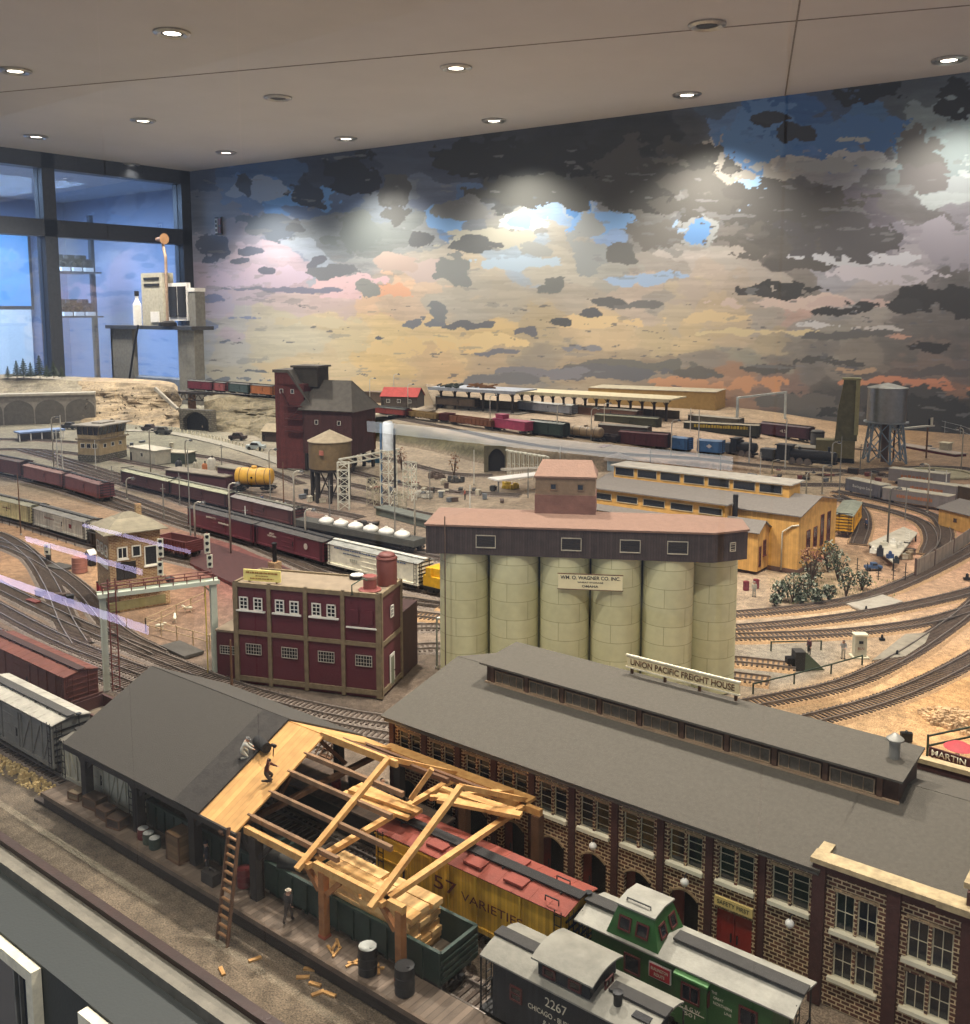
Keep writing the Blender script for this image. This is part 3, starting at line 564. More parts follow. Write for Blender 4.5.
structure(painted('ground_upper', vv, ff, bankcol))
# rocky hillside at the far left with its summit plateau
def hill(name, base, top, depth, rough, cols, nr=26, seed=0., stepx=.03):
    bp_ = smooth_path([at(*b) for b in base], stepx); n = len(bp_); tp = [at(*t) for t in top]; tps = smooth_path(tp, .01)
    vv = []; ff = []
    for i in range(n):
        b = bp_[i]; t = tps[min(len(tps) - 1, int(i / (n - 1) * (len(tps) - 1)))]
        for r in range(nr):
            k = r / (nr - 1); q_ = b.lerp(t, k ** .8); q_ = Vector((q_.x, q_.y, b.z - .004 + (t.z - b.z + .004) * k))
            e = mnoise.fractal(Vector((q_.x * 9 + seed, q_.y * 9, q_.z * 12)), 1.0, 2.0, 4) * rough * math.sin(math.pi * min(1, k * .95 + .05)) 
            vv.append((q_.x + e * .3, q_.y - e, q_.z + e * .15))
        dn = Vector((t.x, t.y, 0)).normalized() * depth
        vv.append((t.x + dn.x, t.y + dn.y, t.z)); vv.append((t.x + dn.x * 1.05, t.y + dn.y * 1.05, G))
    w = nr + 2
    for i in range(n - 1):
        for r in range(w - 1): a = i * w + r; ff.append((a, a + w, a + w + 1, a + 1))
    def cf(X, Y, Z):
        g = fbm(X * 22 + seed, Z * 40 + Y * 9, 61, 5)[:, None]; g2 = (fbm(X * 60, Z * 90, 62)[:, None] > .62)
        c = hexa(cols[0]) * (1 - g) + hexa(cols[1]) * g; return np.where(g2, c * .55, c)
    return structure(painted(name, vv, ff, cf, smooth=False))
hill('hill_rock', [(80, 424), (120, 424), (160, 426), (186, 428), (188, 430)], [(78, 381, 1.21), (110, 382, 1.21), (150, 384, 1.207), (172, 387, 1.203), (178, 392, 1.196)], .3, .05, ('8d7c62', 'b09c7c'))
hill('hill_rock', [(207, 430), (225, 432), (250, 436), (290, 446)], [(204, 402, 1.165), (225, 397, 1.175), (250, 398, 1.17), (300, 404, 1.16)], .25, .05, ('6f6650', '857a60'), seed=4.)
hill('hill_rock', [(-60, 428), (0, 424), (40, 424), (84, 424)], [(-60, 381, 1.222), (0, 378, 1.222), (40, 379, 1.218), (82, 381, 1.21)], .3, .02, ('857c68', '9a917c'), seed=9.)
# loose rock heap at the right edge
def rocks(name, label, cx, cy, n, rx, ry, m, size=(.004, .011), z=G, seed=1):
    r_ = random.Random(seed); g = MB()
    for k in range(n):
        a = r_.uniform(0, 6.28); d = math.sqrt(r_.random()); p = at(cx, cy, z) + Vector((math.cos(a) * d * rx, math.sin(a) * d * ry, 0)); s = r_.uniform(*size) * (1.2 - d * .5)
        hgt = (1 - d) * size[1] * 1.4
        ring = [(p.x + s * r_.uniform(.7, 1.1) * math.cos(t), p.y + s * r_.uniform(.7, 1.1) * math.sin(t)) for t in [j * 1.047 for j in range(6)]]
        b = len(g.v); g.add([(x, y, z - .002 + hgt * .6) for x, y in ring] + [(p.x + (x - p.x) * .7, p.y + (y - p.y) * .7, z + hgt + s * r_.uniform(.5, .9)) for x, y in ring], [tuple(range(6))[::-1], tuple(range(6, 12))] + [(j, (j + 1) % 6, 6 + (j + 1) % 6, 6 + j) for j in range(6)])
    return tag(g.build(name, m), label, 'rocks', kind='stuff')
rocks('rock_rubble', 'heap of broken sandy rock beside the track at the right edge', 962, 722, 420, .05, .035, mat('sandstone', 'c9a67c', .9, var=.4), (.0015, .006), seed=3)
rocks('gravel_spill', 'spill of pale yellow gravel along the platform edge at left', 22, 776, 260, .11, .012, mat('pale_gravel', 'd8bd84', .9), (.0015, .003), seed=5)
# ================= kit: tracks, rolling stock, lamps, figures, plants =================
GA = .0105   # half the gauge
def track(name_label, pts, z=G, gap=.0072, ballast=None, world=False, tl=.036, step=.03):
    P = [Vector((p[0], p[1], z)) if world else at(p[0], p[1], p[2] if len(p) > 2 else z) for p in pts]
    path = smooth_path(P, step); o = path[0].copy()
    loc = [p - o for p in path]
    def off(k):
        r = []
        for i, p in enumerate(loc):
            d = loc[min(i + 1, len(loc) - 1)] - loc[max(i - 1, 0)]; d.z = 0; d.normalize(); r.append(p + Vector((-d.y, d.x, 0)) * k)
        return r
    t = thing('railway_track', name_label, 'railway track', o, 0, 'tracks of the yard')
    MB().sweep(off(-GA), .0016, .0026, .0026).build('rail', M_rail, t); MB().sweep(off(GA), .0016, .0026, .0026).build('rail', M_rail, t)
    g = MB(); s = 0; nxt = 0
    for i in range(len(loc) - 1):
        a, b = loc[i], loc[i + 1]; L = (b - a).length; d = (b - a) / L; n = Vector((-d.y, d.x, 0))
        while nxt < s + L:
            c = a + d * (nxt - s); j = rnd.uniform(-.0006, .0006)
            g.bar(c + n * (tl / 2 + j) + Vector((0, 0, .0017)), c - n * (tl / 2 - j) + Vector((0, 0, .0017)), .003, .0022); nxt += gap
        s += L
    k = g.build('sleepers', M_sleeper, t); k['kind'] = 'stuff'
    bb = MB(); n = len(loc)
    for w, zz in ((.052, -.003), (.040, .0014)):
        l, r = off(-w / 2), off(w / 2)
        for i in range(n): bb.v += [(l[i].x, l[i].y, l[i].z + zz), (r[i].x, r[i].y, r[i].z + zz)]
    for i in range(n - 1):
        A = 2 * i; B = 2 * n + 2 * i
        for f in ((B, B + 1, B + 3, B + 2), (A, B, B + 2, A + 2), (A + 1, A + 3, B + 3, B + 1)): bb.f.append(f); bb.m.append(0)
    bb.build('ballast_bed', ballast or M_ballast, t)['kind'] = 'stuff'
    return t
RT = .0052   # rail top above ground
_trk = {}
def truck_mesh(wr=.0062, wb=.026):
    k = (wr, wb)
    if k in _trk: return _trk[k]
    f = MB()
    for y in (-.0165, .0165):
        f.box(-wb / 2 - .006, wb / 2 + .006, y - .0012, y + .0012, wr - .001, wr + .0025).box(-.006, .006, y - .0016, y + .0016, wr - .0035, wr + .004)
        for x in (-wb / 2, wb / 2): f.box(x - .003, x + .003, y - .0018, y + .0018, wr - .003, wr + .003)
    f.box(-.004, .004, -.016, .016, wr, wr + .004)
    w = MB()
    for y in (-GA, GA): w.lathe([(.0005, -.001), (wr, -.001), (wr, .0012), (.0005, .0012)], 16, (0, y, wr), 'y')
    w.tube([(0, -GA, wr), (0, GA, wr)], .0012, 6)
    _trk[k] = (f.mesh('truck', M_blackmetal), w.mesh('wheelset', M_rail)); return _trk[k]
def trucks(t, xs, det, wr=.0062, wb=.026):
    fm, wm = truck_mesh(wr, wb)
    for x in xs:
        k = child('truck', fm, t, (x, 0, 0))
        for dx in (-wb / 2, wb / 2): child('wheelset', wm, k, (dx, 0, 0))
_cid = [0]
def carframe(name, label, cat, A, B, z=G, group=None, world=False):
    a = Vector((A[0], A[1], z)) if world else at(A[0], A[1], z); b = Vector((B[0], B[1], z)) if world else at(B[0], B[1], z)
    c = (a + b) / 2; d = b - a; L = math.hypot(d.x, d.y)
    t = thing(name, label, cat, (c.x, c.y, z + RT), math.atan2(d.y, d.x), group); return t, L
def ladder_mb(g, x, y, z0, z1, w=.006, n=5, dx=True):
    for i in range(n):
        z = z0 + (z1 - z0) * (i + .5) / n
        g.bar((x, y, z), (x + w, y, z) if dx else (x, y + w, z), .0006)
    for k in (0, w): g.bar((x + (k if dx else 0), y + (0 if dx else k), z0), (x + (k if dx else 0), y + (0 if dx else k), z1), .0006)
def boxcar(label, A, B, body='7c2b27', roof='6a2a25', z=G, H=.056, Wd=.041, door=None, ribs=0, letters=(), world=False, group=None, det=2, name='boxcar', zigzag=False, walk=True, peak=.0035, metal_ribs=True, walkc='2a2725', endladder=True, doorx=0., gap=.006, cat='railway wagon', boards=False):
    t, L = carframe(name, label, cat, A, B, z, group, world); L -= gap
    mb = boardmat('boards_' + body, body, .0032, 'V', .55) if boards else mat('paint_' + body, body, .65, var=.14, scale=80)
    mr_ = mat('roof_' + roof, roof, .75, var=.2, scale=50); mk = mat('walk_' + walkc, walkc, .8)
    h, w = L / 2, Wd / 2; z0, z1 = .011, H
    b = MB().box(-h, h, -w, w, z0, z1)
    b.prism([(-w, z1), (w, z1), (0, z1 + peak - .0004)], -h, h, 'x')
    n = ribs or 10
    for i in range(n + 1):
        x = -h + L * i / n
        if ribs: b.box(max(-h, x - .0009), min(h, x + .0009), -w - .0014, w + .0014, z0, z1)
    b.box(-h - .0004, h + .0004, -w - .0016, w + .0016, z0 - .001, z0 + .003)
    if zigzag:
        for i in range(n):
            xa, xb = -h + L * i / n, -h + L * (i + 1) / n
            if abs((xa + xb) / 2) < .02: continue
            if i < n / 2: xa, xb = xb, xa
            b.bar((xa, -w - .0006, z0 + .002), (xb, -w - .0006, z1 - .001), .0014, .0014, (0, 1, 0))
    b.build('body', mb, t)
    r = MB(); ov = .0018
    for sg in (-1, 1): r.quad((-h - ov, 0, z1 + peak), (h + ov, 0, z1 + peak), (h + ov, sg * (w + ov), z1 - .0006), (-h - ov, sg * (w + ov), z1 - .0006), .0009 * -sg)
    for i in range(13):
        x = -h + L * i / 12
        for sg in (-1, 1): r.bar((x, 0, z1 + peak + .0006), (x, sg * (w + ov), z1 + .0001), .0011, .0009)
    r.build('roof', mr_, t)
    if walk:
        g = MB().box(-h - .003, h + .003, -.005, .005, z1 + peak + .0016, z1 + peak + .0028)
        for i in range(7): x = -h + L * (i + .5) / 7; g.box(x - .0008, x + .0008, -.006, .006, z1 + peak, z1 + peak + .0017)
        g.build('roof_walk', mk, t)
    dw = L * .19
    md = mat('paint_' + (door or body), door or body, .65, var=.14, scale=80)
    for sg in (-1, 1):
        y = sg * (w + .0012); g = MB().box(doorx - dw / 2, doorx + dw / 2, min(y, y - sg * .0012), max(y, y - sg * .0012) , z0 + .003, z1 - .002)
        for zz in (.25, .5, .75): g.box(doorx - dw / 2, doorx + dw / 2, min(y, y + sg * .0007), max(y, y + sg * .0007), z0 + (z1 - z0) * zz - .0006, z0 + (z1 - z0) * zz + .0006)
        g.box(doorx - dw / 2 - .001, doorx + dw * 1.2, min(y, y + sg * .0008), max(y, y + sg * .0008), z1 - .0032, z1 - .0018)
        d_ = g.build('door', md, t); MB().box(doorx + dw * .38, doorx + dw * .42, min(y, y + sg * .0012), max(y, y + sg * .0012), z0 + .014, z0 + .024).build('handle', M_blackmetal, d_)
        if sg > 0 and det < 2: break
    for xl in (h - .008, -h + .002): g = MB(); ladder_mb(g, xl, -w - .0018, z0, z1 + .002, n=6); g.build('side_ladder', M_blackmetal if metal_ribs else mb, t)
    for sx in (-1, 1):
        g = MB()
        ladder_mb(g, sx * (h + .0018), -w + .003, z0, z1, n=6, dx=False)
        for k in range(6): g.box(min(sx * h, sx * (h + .0011)), max(sx * h, sx * (h + .0011)), -w + .001, w - .001, z0 + .004 + k * .0068, z0 + .0055 + k * .0068)
        g.tube([(sx * (h + .0025), .008, z0), (sx * (h + .0025), .008, z1 + .004)], .0005, 6); g.lathe([(.0005, 0), (.003, 0), (.003, .0008), (.0005, .0008)], 12, (sx * (h + .0025), .008, z1 + .004))
        g.build('end_fitting', mb if not metal_ribs else M_blackmetal, t)
    g = MB().box(-h, h, -.004, .004, .006, z0); g.box(-.02, .02, -.012, .012, .005, z0)
    for sx in (-1, 1): g.box(min(sx * h, sx * (h + .004)), max(sx * h, sx * (h + .004)), -.002, .002, .006, .010)
    g.build('underframe', M_blackmetal, t)
    trucks(t, (-h + .024, h - .024), det)
    for (s, x, zz, hh, ww, col) in letters:
        lettering(t, s, mat('ink_' + col, col, .6, var=.02, bump=0), hh, (x, -w - .0016 - (.0008 if abs(x - doorx) < dw / 2 else 0), zz), ww)
    return t, L
def gondola(label, A, B, body='20352c', z=G, H=.033, Wd=.041, world=False, group=None, load=None, floor='7d6f5c', n=11, name='gondola_wagon', gap=.006):
    t, L = carframe(name, label, 'railway wagon', A, B, z, group, world); L -= gap; h, w = L / 2, Wd / 2; z0 = .011; m = mat('paint_' + body, body, .6, var=.2, scale=80)
    b = MB(); tk = .0012
    for sg in (-1, 1): b.box(-h, h, min(sg * w, sg * (w - tk)), max(sg * w, sg * (w - tk)), z0, H); b.box(-h, h, sg * w - .0014, sg * w + .0014, H - .0008, H + .0012)
    for sg in (-1, 1):
        b.box(min(sg * h, sg * (h - tk)), max(sg * h, sg * (h - tk)), -w, w, z0, H); b.box(sg * h - .0014, sg * h + .0014, -w, w, H - .0008, H + .0012)
        for k in range(4): b.box(sg * (h + .0007) - .0008, sg * (h + .0007) + .0008, -w, w, z0 + .003 + k * .0048, z0 + .0052 + k * .0048)
    for i in range(n + 1):
        x = -h + L * i / n
        for sg in (-1, 1): b.box(max(-h, x - .001), min(h, x + .001), sg * (w + .0008) - .001, sg * (w + .0008) + .001, z0 - .002 + .003 * (1 if i in (0, n) else 0), H)
    b.build('body', m, t)
    MB().box(-h + tk, h - tk, -w + tk, w - tk, z0, z0 + .0018).build('deck', boardmat('deck_' + floor, floor, .004, 'X', .55), t)
    g = MB().box(-h, h, -.004, .004, .006, z0)
    for sx in (-1, 1): g.box(min(sx * h, sx * (h + .004)), max(sx * h, sx * (h + .004)), -.002, .002, .006, .010)
    g.build('underframe', M_blackmetal, t); trucks(t, (-h + .022, h - .022), 2)
    if load:
        r_ = random.Random(int(A[0] * 10) % 97); g = MB(); nx_, ny_ = 26, 7
        V_ = [( -h + .003 + (L - .006) * i / (nx_ - 1), -w + .002 + (Wd - .004) * j / (ny_ - 1), H - .004 + r_.uniform(-.001, .002) + .004 * math.sin(math.pi * j / (ny_ - 1)) * abs(math.sin(i * .6))) for j in range(ny_) for i in range(nx_)]
        g.add(V_, [(j * nx_ + i, j * nx_ + i + 1, (j + 1) * nx_ + i + 1, (j + 1) * nx_ + i) for j in range(ny_ - 1) for i in range(nx_ - 1)])
        g.build('load', mat('load_' + load, load, .95, var=.4, scale=300, bump=.8), t)
    return t, L
def tankcar(label, A, B, c='d9a441', z=G, R_=.017, bands=True, world=False, group=None, bandc='191a1c', text=None):
    t, L = carframe('tank_wagon', label, 'railway wagon', A, B, z, group, world); L -= .006; h = L / 2; zc = .014 + R_
    m = mat('paint_' + c, c, .5, var=.15, scale=60)
    MB().lathe([(.001, -h + .004), (R_ * .6, -h + .005), (R_ * .9, -h + .008), (R_, -h + .012), (R_, h - .012), (R_ * .9, h - .008), (R_ * .6, h - .005), (.001, h - .004)], 28, (0, 0, zc), 'x').build('tank', m, t, smooth=50)
    MB().lathe([(.008, 0), (.008, .006), (.006, .0075), (.001, .008)], 18, (0, 0, zc + R_ - .002)).build('dome', m, t, smooth=50)
    if bands:
        g = MB()
        for x in (-h * .62, -h * .2, h * .2, h * .62): g.lathe([(R_ + .0002, -.0007), (R_ + .0006, -.0007), (R_ + .0006, .0007), (R_ + .0002, .0007)], 28, (x, 0, zc), 'x', caps=False)
        g.build('band', mat('bandc_' + bandc, bandc, .5), t)
    MB().box(-h, h, -.009, .009, .009, .0135).box(-h, h, -.019, -.0175, .014, .015).box(-h, h, .0175, .019, .014, .015).build('frame', M_blackmetal, t)
    trucks(t, (-h + .018, h - .018), 1)
    if text: lettering(t, text, M_blackmetal, .006, (0, -R_ - .0006, zc))
    return t
def street_lamp(px, yb, yt, label, z=G, dx=.016, c=None, flip=1, r=.0019):
    p = at(px, yb, z); h = hat(px, yb, yt, z); m = c or mat('lamp_post_grey', 'b4ae9e', .5, .2)
    t = thing('street_lamp', label, 'street lamp', (p.x, p.y, z), YAW - R(90) , 'lamp posts around the yard'); dx *= flip
    MB().lathe([(.0032, 0), (.0032, .004), (.0016, .005), (.0012, h * .3)], 10).build('base', m, t)
    k = abs(dx) * .5
    MB().tube([(0, 0, .003), (0, 0, h - k), (dx * .15, 0, h - k * .35), (dx * .5, 0, h), (dx, 0, h - k * .1)], [r * 1.1, r, r * .8, r * .8, r * .8], 8).build('pole', m, t, smooth=True)
    hd = MB().lathe([(.0008, .0035), (.003, .0025), (.0062, -.001), (.0064, -.0018)], 14, (dx * 1.15, 0, h - k * .1)).build('lamp_shade', mat('lamp_shade_dark', '3a3a38', .5), t, smooth=True)
    MB().lathe([(.0054, -.0016), (.004, -.0036), (.001, -.0044)], 12, (dx * 1.15, 0, h - k * .1)).build('bulb', M_lampglass, hd, smooth=True)
    return t
def pole(px, yb, yt, label, z=G, r=.0013, m=None, arms=0, name='mast', cat='mast'):
    p = at(px, yb, z); h = hat(px, yb, yt, z); t = thing(name, label, cat, (p.x, p.y, z), YAW - R(90)); mm = m or M_grey
    MB().tube([(0, 0, 0), (0, 0, h)], [r * 1.3, r * .8], 8).build('pole', mm, t)
    MB().lathe([(r * 2.2, 0), (r * 2.2, .002), (r * 1.2, .004)], 10).build('base', M_concrete, t)
    if arms:
        g = MB()
        for k in range(arms): g.box(-.012, .012, -.0008, .0008, h * (.93 - .12 * k), h * (.93 - .12 * k) + .0014)
        g.build('cross_arm', mm, t)
    return t
def building_frame(name, label, cat, A, B, z=G, group=None, L=None):
    """front-left ground corner A, front-right B (pixels)"""
    a, b = at(A[0], A[1], z), at(B[0], B[1], z); d = b - a
    return thing(name, label, cat, a, math.atan2(d.y, d.x), group), math.hypot(d.x, d.y)
def win(t, x, z, w, h, nx_=2, nz=2, y=0., rz=0., fm=None, name='window', gm=None, sill=0., fw=.0012, dep=.0012):
    """window on a wall facing -y (rz turns it); x,z its centre"""
    fm = fm or M_white; k = ('win', round(w, 5), round(h, 5), nx_, nz, fm.name, sill, fw, dep, (gm or M_glass).name)
    if k not in _T:
        g = MB().box(-w / 2, w / 2, -dep, 0, h / 2 - fw, h / 2).box(-w / 2, w / 2, -dep, 0, -h / 2, -h / 2 + fw).box(-w / 2, -w / 2 + fw, -dep, 0, -h / 2, h / 2).box(w / 2 - fw, w / 2, -dep, 0, -h / 2, h / 2)
        for i in range(1, nx_): g.box(-w / 2 + w * i / nx_ - fw * .3, -w / 2 + w * i / nx_ + fw * .3, -dep * .8, 0, -h / 2, h / 2)
        for i in range(1, nz): g.box(-w / 2, w / 2, -dep * .8, 0, -h / 2 + h * i / nz - fw * .3, -h / 2 + h * i / nz + fw * .3)
        if sill: g.box(-w / 2 - sill, w / 2 + sill, -dep * 2.2, 0, -h / 2 - fw * 1.3, -h / 2)
        _T[k] = (g.mesh('window', fm), MB().box(-w / 2 + fw * .5, w / 2 - fw * .5, -dep * .4, 0, -h / 2 + fw * .5, h / 2 - fw * .5).mesh('pane', gm or M_glass))
    o = child(name, _T[k][0], t, (x, y, z) if not rz else (x, y, z), (0, 0, rz)); child('pane', _T[k][1], o); return o
def gable_roof(x0, x1, y0, y1, ze, zr, ov=.004, th=.002, axis='x', yr=None):
    g = MB()
    if axis == 'x':
        yr = (y0 + y1) / 2 if yr is None else yr
        k0 = (zr - ze) / (yr - y0); k1 = (zr - ze) / (y1 - yr)
        g.quad((x0 - ov, y0 - ov, ze - k0 * ov), (x1 + ov, y0 - ov, ze - k0 * ov), (x1 + ov, yr, zr), (x0 - ov, yr, zr), -th)
        g.quad((x1 + ov, y1 + ov, ze - k1 * ov), (x0 - ov, y1 + ov, ze - k1 * ov), (x0 - ov, yr, zr), (x1 + ov, yr, zr), -th)
    else:
        xr = (x0 + x1) / 2; k0 = (zr - ze) / (xr - x0)
        g.quad((x0 - ov, y1 + ov, ze - k0 * ov), (x0 - ov, y0 - ov, ze - k0 * ov), (xr, y0 - ov, zr), (xr, y1 + ov, zr), -th)
        g.quad((x1 + ov, y0 - ov, ze - k0 * ov), (x1 + ov, y1 + ov, ze - k0 * ov), (xr, y1 + ov, zr), (xr, y0 - ov, zr), -th)
    return g
# ---- people: one continuous skinned body, posed joint by joint ----
M_skin = mat('skin', 'c99a7c', .6, bump=0, var=.05); M_hair = mat('dark_hair', '2a211b', .8)
def person(label, loc, rz, pose='stand', top='5a6a80', legs='3a3f4a', hat_=None, hold=None, sc=1.0, vest=None):
    """1.78 m figure at the layout's scale. Joints in modelled metres: x right, y forward (facing +y), z up"""
    J = {'pelvis': (0, 0, .95), 'belly': (0, 0, 1.1), 'chest': (0, .01, 1.32), 'neck': (0, .02, 1.50), 'head0': (0, .04, 1.58), 'head1': (0, .05, 1.70), 'hip': (.1, 0, .92), 'knee': (.11, .02, .5), 'ank': (.12, -.02, .09), 'toe': (.13, .16, .04),
         'sh': (.19, .01, 1.42), 'elb': (.24, .0, 1.15), 'wri': (.25, .08, .92), 'hand': (.25, .11, .84)}
    P = {k: Vector(v) for k, v in J.items()}; Lf = {k + 'L': Vector((-v[0], v[1], v[2])) for k, v in J.items() if k in ('hip', 'knee', 'ank', 'toe', 'sh', 'elb', 'wri', 'hand')}
    P.update(Lf)
    def st(**k):
        for a, v in k.items(): P[a] = Vector(v)
    if pose == 'kneel':
        st(pelvis=(0, -.05, .5), belly=(0, .02, .63), chest=(0, .14, .83), neck=(0, .24, .99), head0=(0, .28, 1.06), head1=(0, .34, 1.16), hip=(.1, -.05, .48), knee=(.13, .28, .1), ank=(.12, -.12, .07), toe=(.12, -.28, .05), hipL=(-.1, -.05, .48), kneeL=(-.14, .25, .45), ankL=(-.13, .22, .09), toeL=(-.13, .4, .04),
           sh=(.19, .17, .92), elb=(.27, .38, .74), wri=(.2, .55, .6), hand=(.17, .62, .55), shL=(-.19, .17, .92), elbL=(-.26, .34, .72), wriL=(-.18, .52, .62), handL=(-.14, .59, .58))
    if pose == 'bend':
        st(chest=(0, .26, 1.22), belly=(0, .1, 1.08), neck=(0, .42, 1.3), head0=(0, .48, 1.32), head1=(0, .58, 1.38), sh=(.19, .33, 1.24), elb=(.2, .46, .98), wri=(.12, .6, .82), hand=(.1, .66, .77), shL=(-.19, .33, 1.24), elbL=(-.2, .46, .98), wriL=(-.12, .6, .82), handL=(-.1, .66, .77))
    if pose == 'work':
        st(elb=(.27, .1, 1.2), wri=(.2, .32, 1.2), hand=(.17, .4, 1.2), elbL=(-.28, .08, 1.2), wriL=(-.2, .3, 1.12), handL=(-.17, .38, 1.1))
    if pose == 'walk':
        st(knee=(.11, .14, .52), ank=(.11, .16, .1), toe=(.11, .34, .06), kneeL=(-.11, -.04, .5), ankL=(-.11, -.3, .14), toeL=(-.11, -.16, .04), elb=(.24, -.1, 1.18), wri=(.24, -.06, .95), hand=(.24, -.04, .87), elbL=(-.24, .06, 1.17), wriL=(-.24, .22, .99), handL=(-.24, .28, .93))
    if pose == 'hammer':
        st(pelvis=(0, -.05, .5), belly=(0, .0, .64), chest=(0, .06, .85), neck=(0, .1, 1.02), head0=(0, .13, 1.09), head1=(0, .17, 1.2), hip=(.1, -.05, .48), knee=(.15, .3, .1), ank=(.13, -.12, .07), toe=(.13, -.28, .05), hipL=(-.1, -.05, .48), kneeL=(-.16, .27, .3), ankL=(-.13, .1, .08), toeL=(-.13, .28, .04),
           sh=(.19, .08, .95), elb=(.33, .2, 1.14), wri=(.32, .2, 1.38), hand=(.32, .22, 1.46), shL=(-.19, .08, .95), elbL=(-.28, .28, .8), wriL=(-.24, .5, .76), handL=(-.22, .58, .74))
    RAD = {'pelvis': .14, 'belly': .13, 'chest': .16, 'neck': .06, 'head0': .085, 'head1': .1, 'hip': .1, 'knee': .06, 'ank': .042, 'toe': .038, 'sh': .068, 'elb': .045, 'wri': .03, 'hand': .036}
    names = list(P); V_ = [P[n] for n in names]; ix = {n: i for i, n in enumerate(names)}
    E_ = [('pelvis', 'belly'), ('belly', 'chest'), ('chest', 'neck'), ('neck', 'head0'), ('head0', 'head1')]
    for s in ('', 'L'): E_ += [('pelvis', 'hip' + s), ('hip' + s, 'knee' + s), ('knee' + s, 'ank' + s), ('ank' + s, 'toe' + s), ('chest', 'sh' + s), ('sh' + s, 'elb' + s), ('elb' + s, 'wri' + s), ('wri' + s, 'hand' + s)]
    E_ = [(ix[a], ix[b]) for a, b in E_]
    me = bpy.data.meshes.new('t'); me.from_pydata(V_, E_, []); o = bpy.data.objects.new('t', me); COL.objects.link(o)
    sk = o.modifiers.new('s', 'SKIN'); sk.use_smooth_shade = True
    for i, n in enumerate(names):
        r = 1.42 * RAD[n.rstrip('L') if n not in RAD else n]; me.skin_vertices[0].data[i].radius = (r, r * (.72 if n in ('chest', 'pelvis', 'belly') else 1))
    me.skin_vertices[0].data[0].use_root = True
    o.modifiers.new('u', 'SUBSURF').levels = 1; o.modifiers['u'].render_levels = 1
    dg = bpy.context.evaluated_depsgraph_get(); dg.update(); body = bpy.data.meshes.new_from_object(o.evaluated_get(dg)); bpy.data.objects.remove(o); 
    bm = bmesh.new(); bm.from_mesh(body)
    def segs(p, a, b): 
        ab = b - a; t_ = max(0, min(1, (p - a).dot(ab) / ab.length_squared)); return (p - a - ab * t_).length
    grp = {2: [('chest', 'sh'), ('chest', 'shL'), ('belly', 'chest'), ('sh', 'elb'), ('shL', 'elbL'), ('elb', 'wri'), ('elbL', 'wriL')], 1: [('pelvis', 'hip'), ('pelvis', 'hipL'), ('hip', 'knee'), ('hipL', 'kneeL'), ('knee', 'ank'), ('kneeL', 'ankL')],
           0: [('neck', 'head0'), ('head0', 'head1'), ('wri', 'hand'), ('wriL', 'handL')], 3: [('ank', 'toe'), ('ankL', 'toeL')]}
    for f in bm.faces:
        c = f.calc_center_median(); f.material_index = min(((min(segs(c, P[a], P[b]) / (.6 if g_ == 2 and a == 'chest' else 1) for a, b in L_), g_) for g_, L_ in grp.items()))[1]
    # five fingers on each hand, curled round what they hold; nose and ears on the head
    ex = MB()
    for s in ('', 'L'):
        w_, h_ = P['wri' + s], P['hand' + s]; d = (h_ - w_).normalized(); sd = d.cross(Vector((0, 0, 1)) if abs(d.z) < .8 else Vector((0, 1, 0))).normalized(); dn = sd.cross(d).normalized()
        for k, ln in enumerate((.07, .078, .074, .06)):
            q_ = h_ + sd * (k - 1.5) * .018 - d * .01; ex.tube([q_, q_ + d * ln * .5 + dn * .008, q_ + d * ln * .8 + dn * .03], [.0105, .0095, .007], 6)
        q_ = w_.lerp(h_, .55) + sd * .03; ex.tube([q_, q_ + sd * .03 + d * .03, q_ + sd * .03 + d * .06 + dn * .015], [.012, .011, .008], 6)
    up = (P['head1'] - P['head0']).normalized(); fw = Vector((0, 1, 0)); fw = (fw - up * fw.dot(up)).normalized(); hc = (P['head0'] + P['head1']) / 2; rt = fw.cross(up)
    ex.tube([hc + fw * .08 + up * .02, hc + fw * .115 - up * .012], [.008, .014], 6)
    for sg in (-1, 1): ex.tube([hc + rt * sg * .085 + up * .02, hc + rt * sg * .095 - up * .02], [.016, .012], 6)
    b0 = len(bm.verts)
    for v in ex.v: bm.verts.new(v)
    bm.verts.ensure_lookup_table()
    for f in ex.f:
        try: bm.faces.new([bm.verts[b0 + i] for i in f]).material_index = 0
        except ValueError: pass
    for v in bm.verts: v.co *= S * sc
    body.materials.clear()
    for mm in (M_skin, mat('cloth_' + legs, legs, .9), mat('cloth_' + (vest or top), vest or top, .9), mat('boots', '1f1b18', .7)): body.materials.append(mm)
    bm.to_mesh(body); bm.free()
    body.name = 'person'; t = bpy.data.objects.new('person', body); COL.objects.link(t); t.location = loc; t.rotation_euler = (0, 0, rz); tag(t, label, 'person')
    k = S * sc; hc *= k; g = MB()
    ho = MB()
    for (r, h) in ((0, 0),): pass
    ho.lathe([(.098, -.02), (.104, .02), (.095, .06), (.06, .095), (.001, .108)], 14)
    M3 = Matrix((rt, fw, up)).transposed()
    if hat_: ho.lathe([(.098, .025), (.16, .02), (.155, .03), (.098, .036)], 14, caps=False)
    ho.v = [tuple(hc + (M3 @ (Vector(v) + Vector((0, -.008, .022)))) * k) for v in ho.v]
    ho.build('hat' if hat_ else 'hair', mat('hat_' + hat_, hat_, .8) if hat_ else M_hair, t, smooth=50)
    ey = MB()
    for sg in (-1, 1):
        c = hc + (fw * .088 + rt * sg * .032 + up * .018) * k; ey.lathe([(.0001, -.006 * k), (.008 * k, 0), (.0001, .006 * k)], 6, tuple(c))
    ey.build('eye', M_blackmetal, t)
    return t
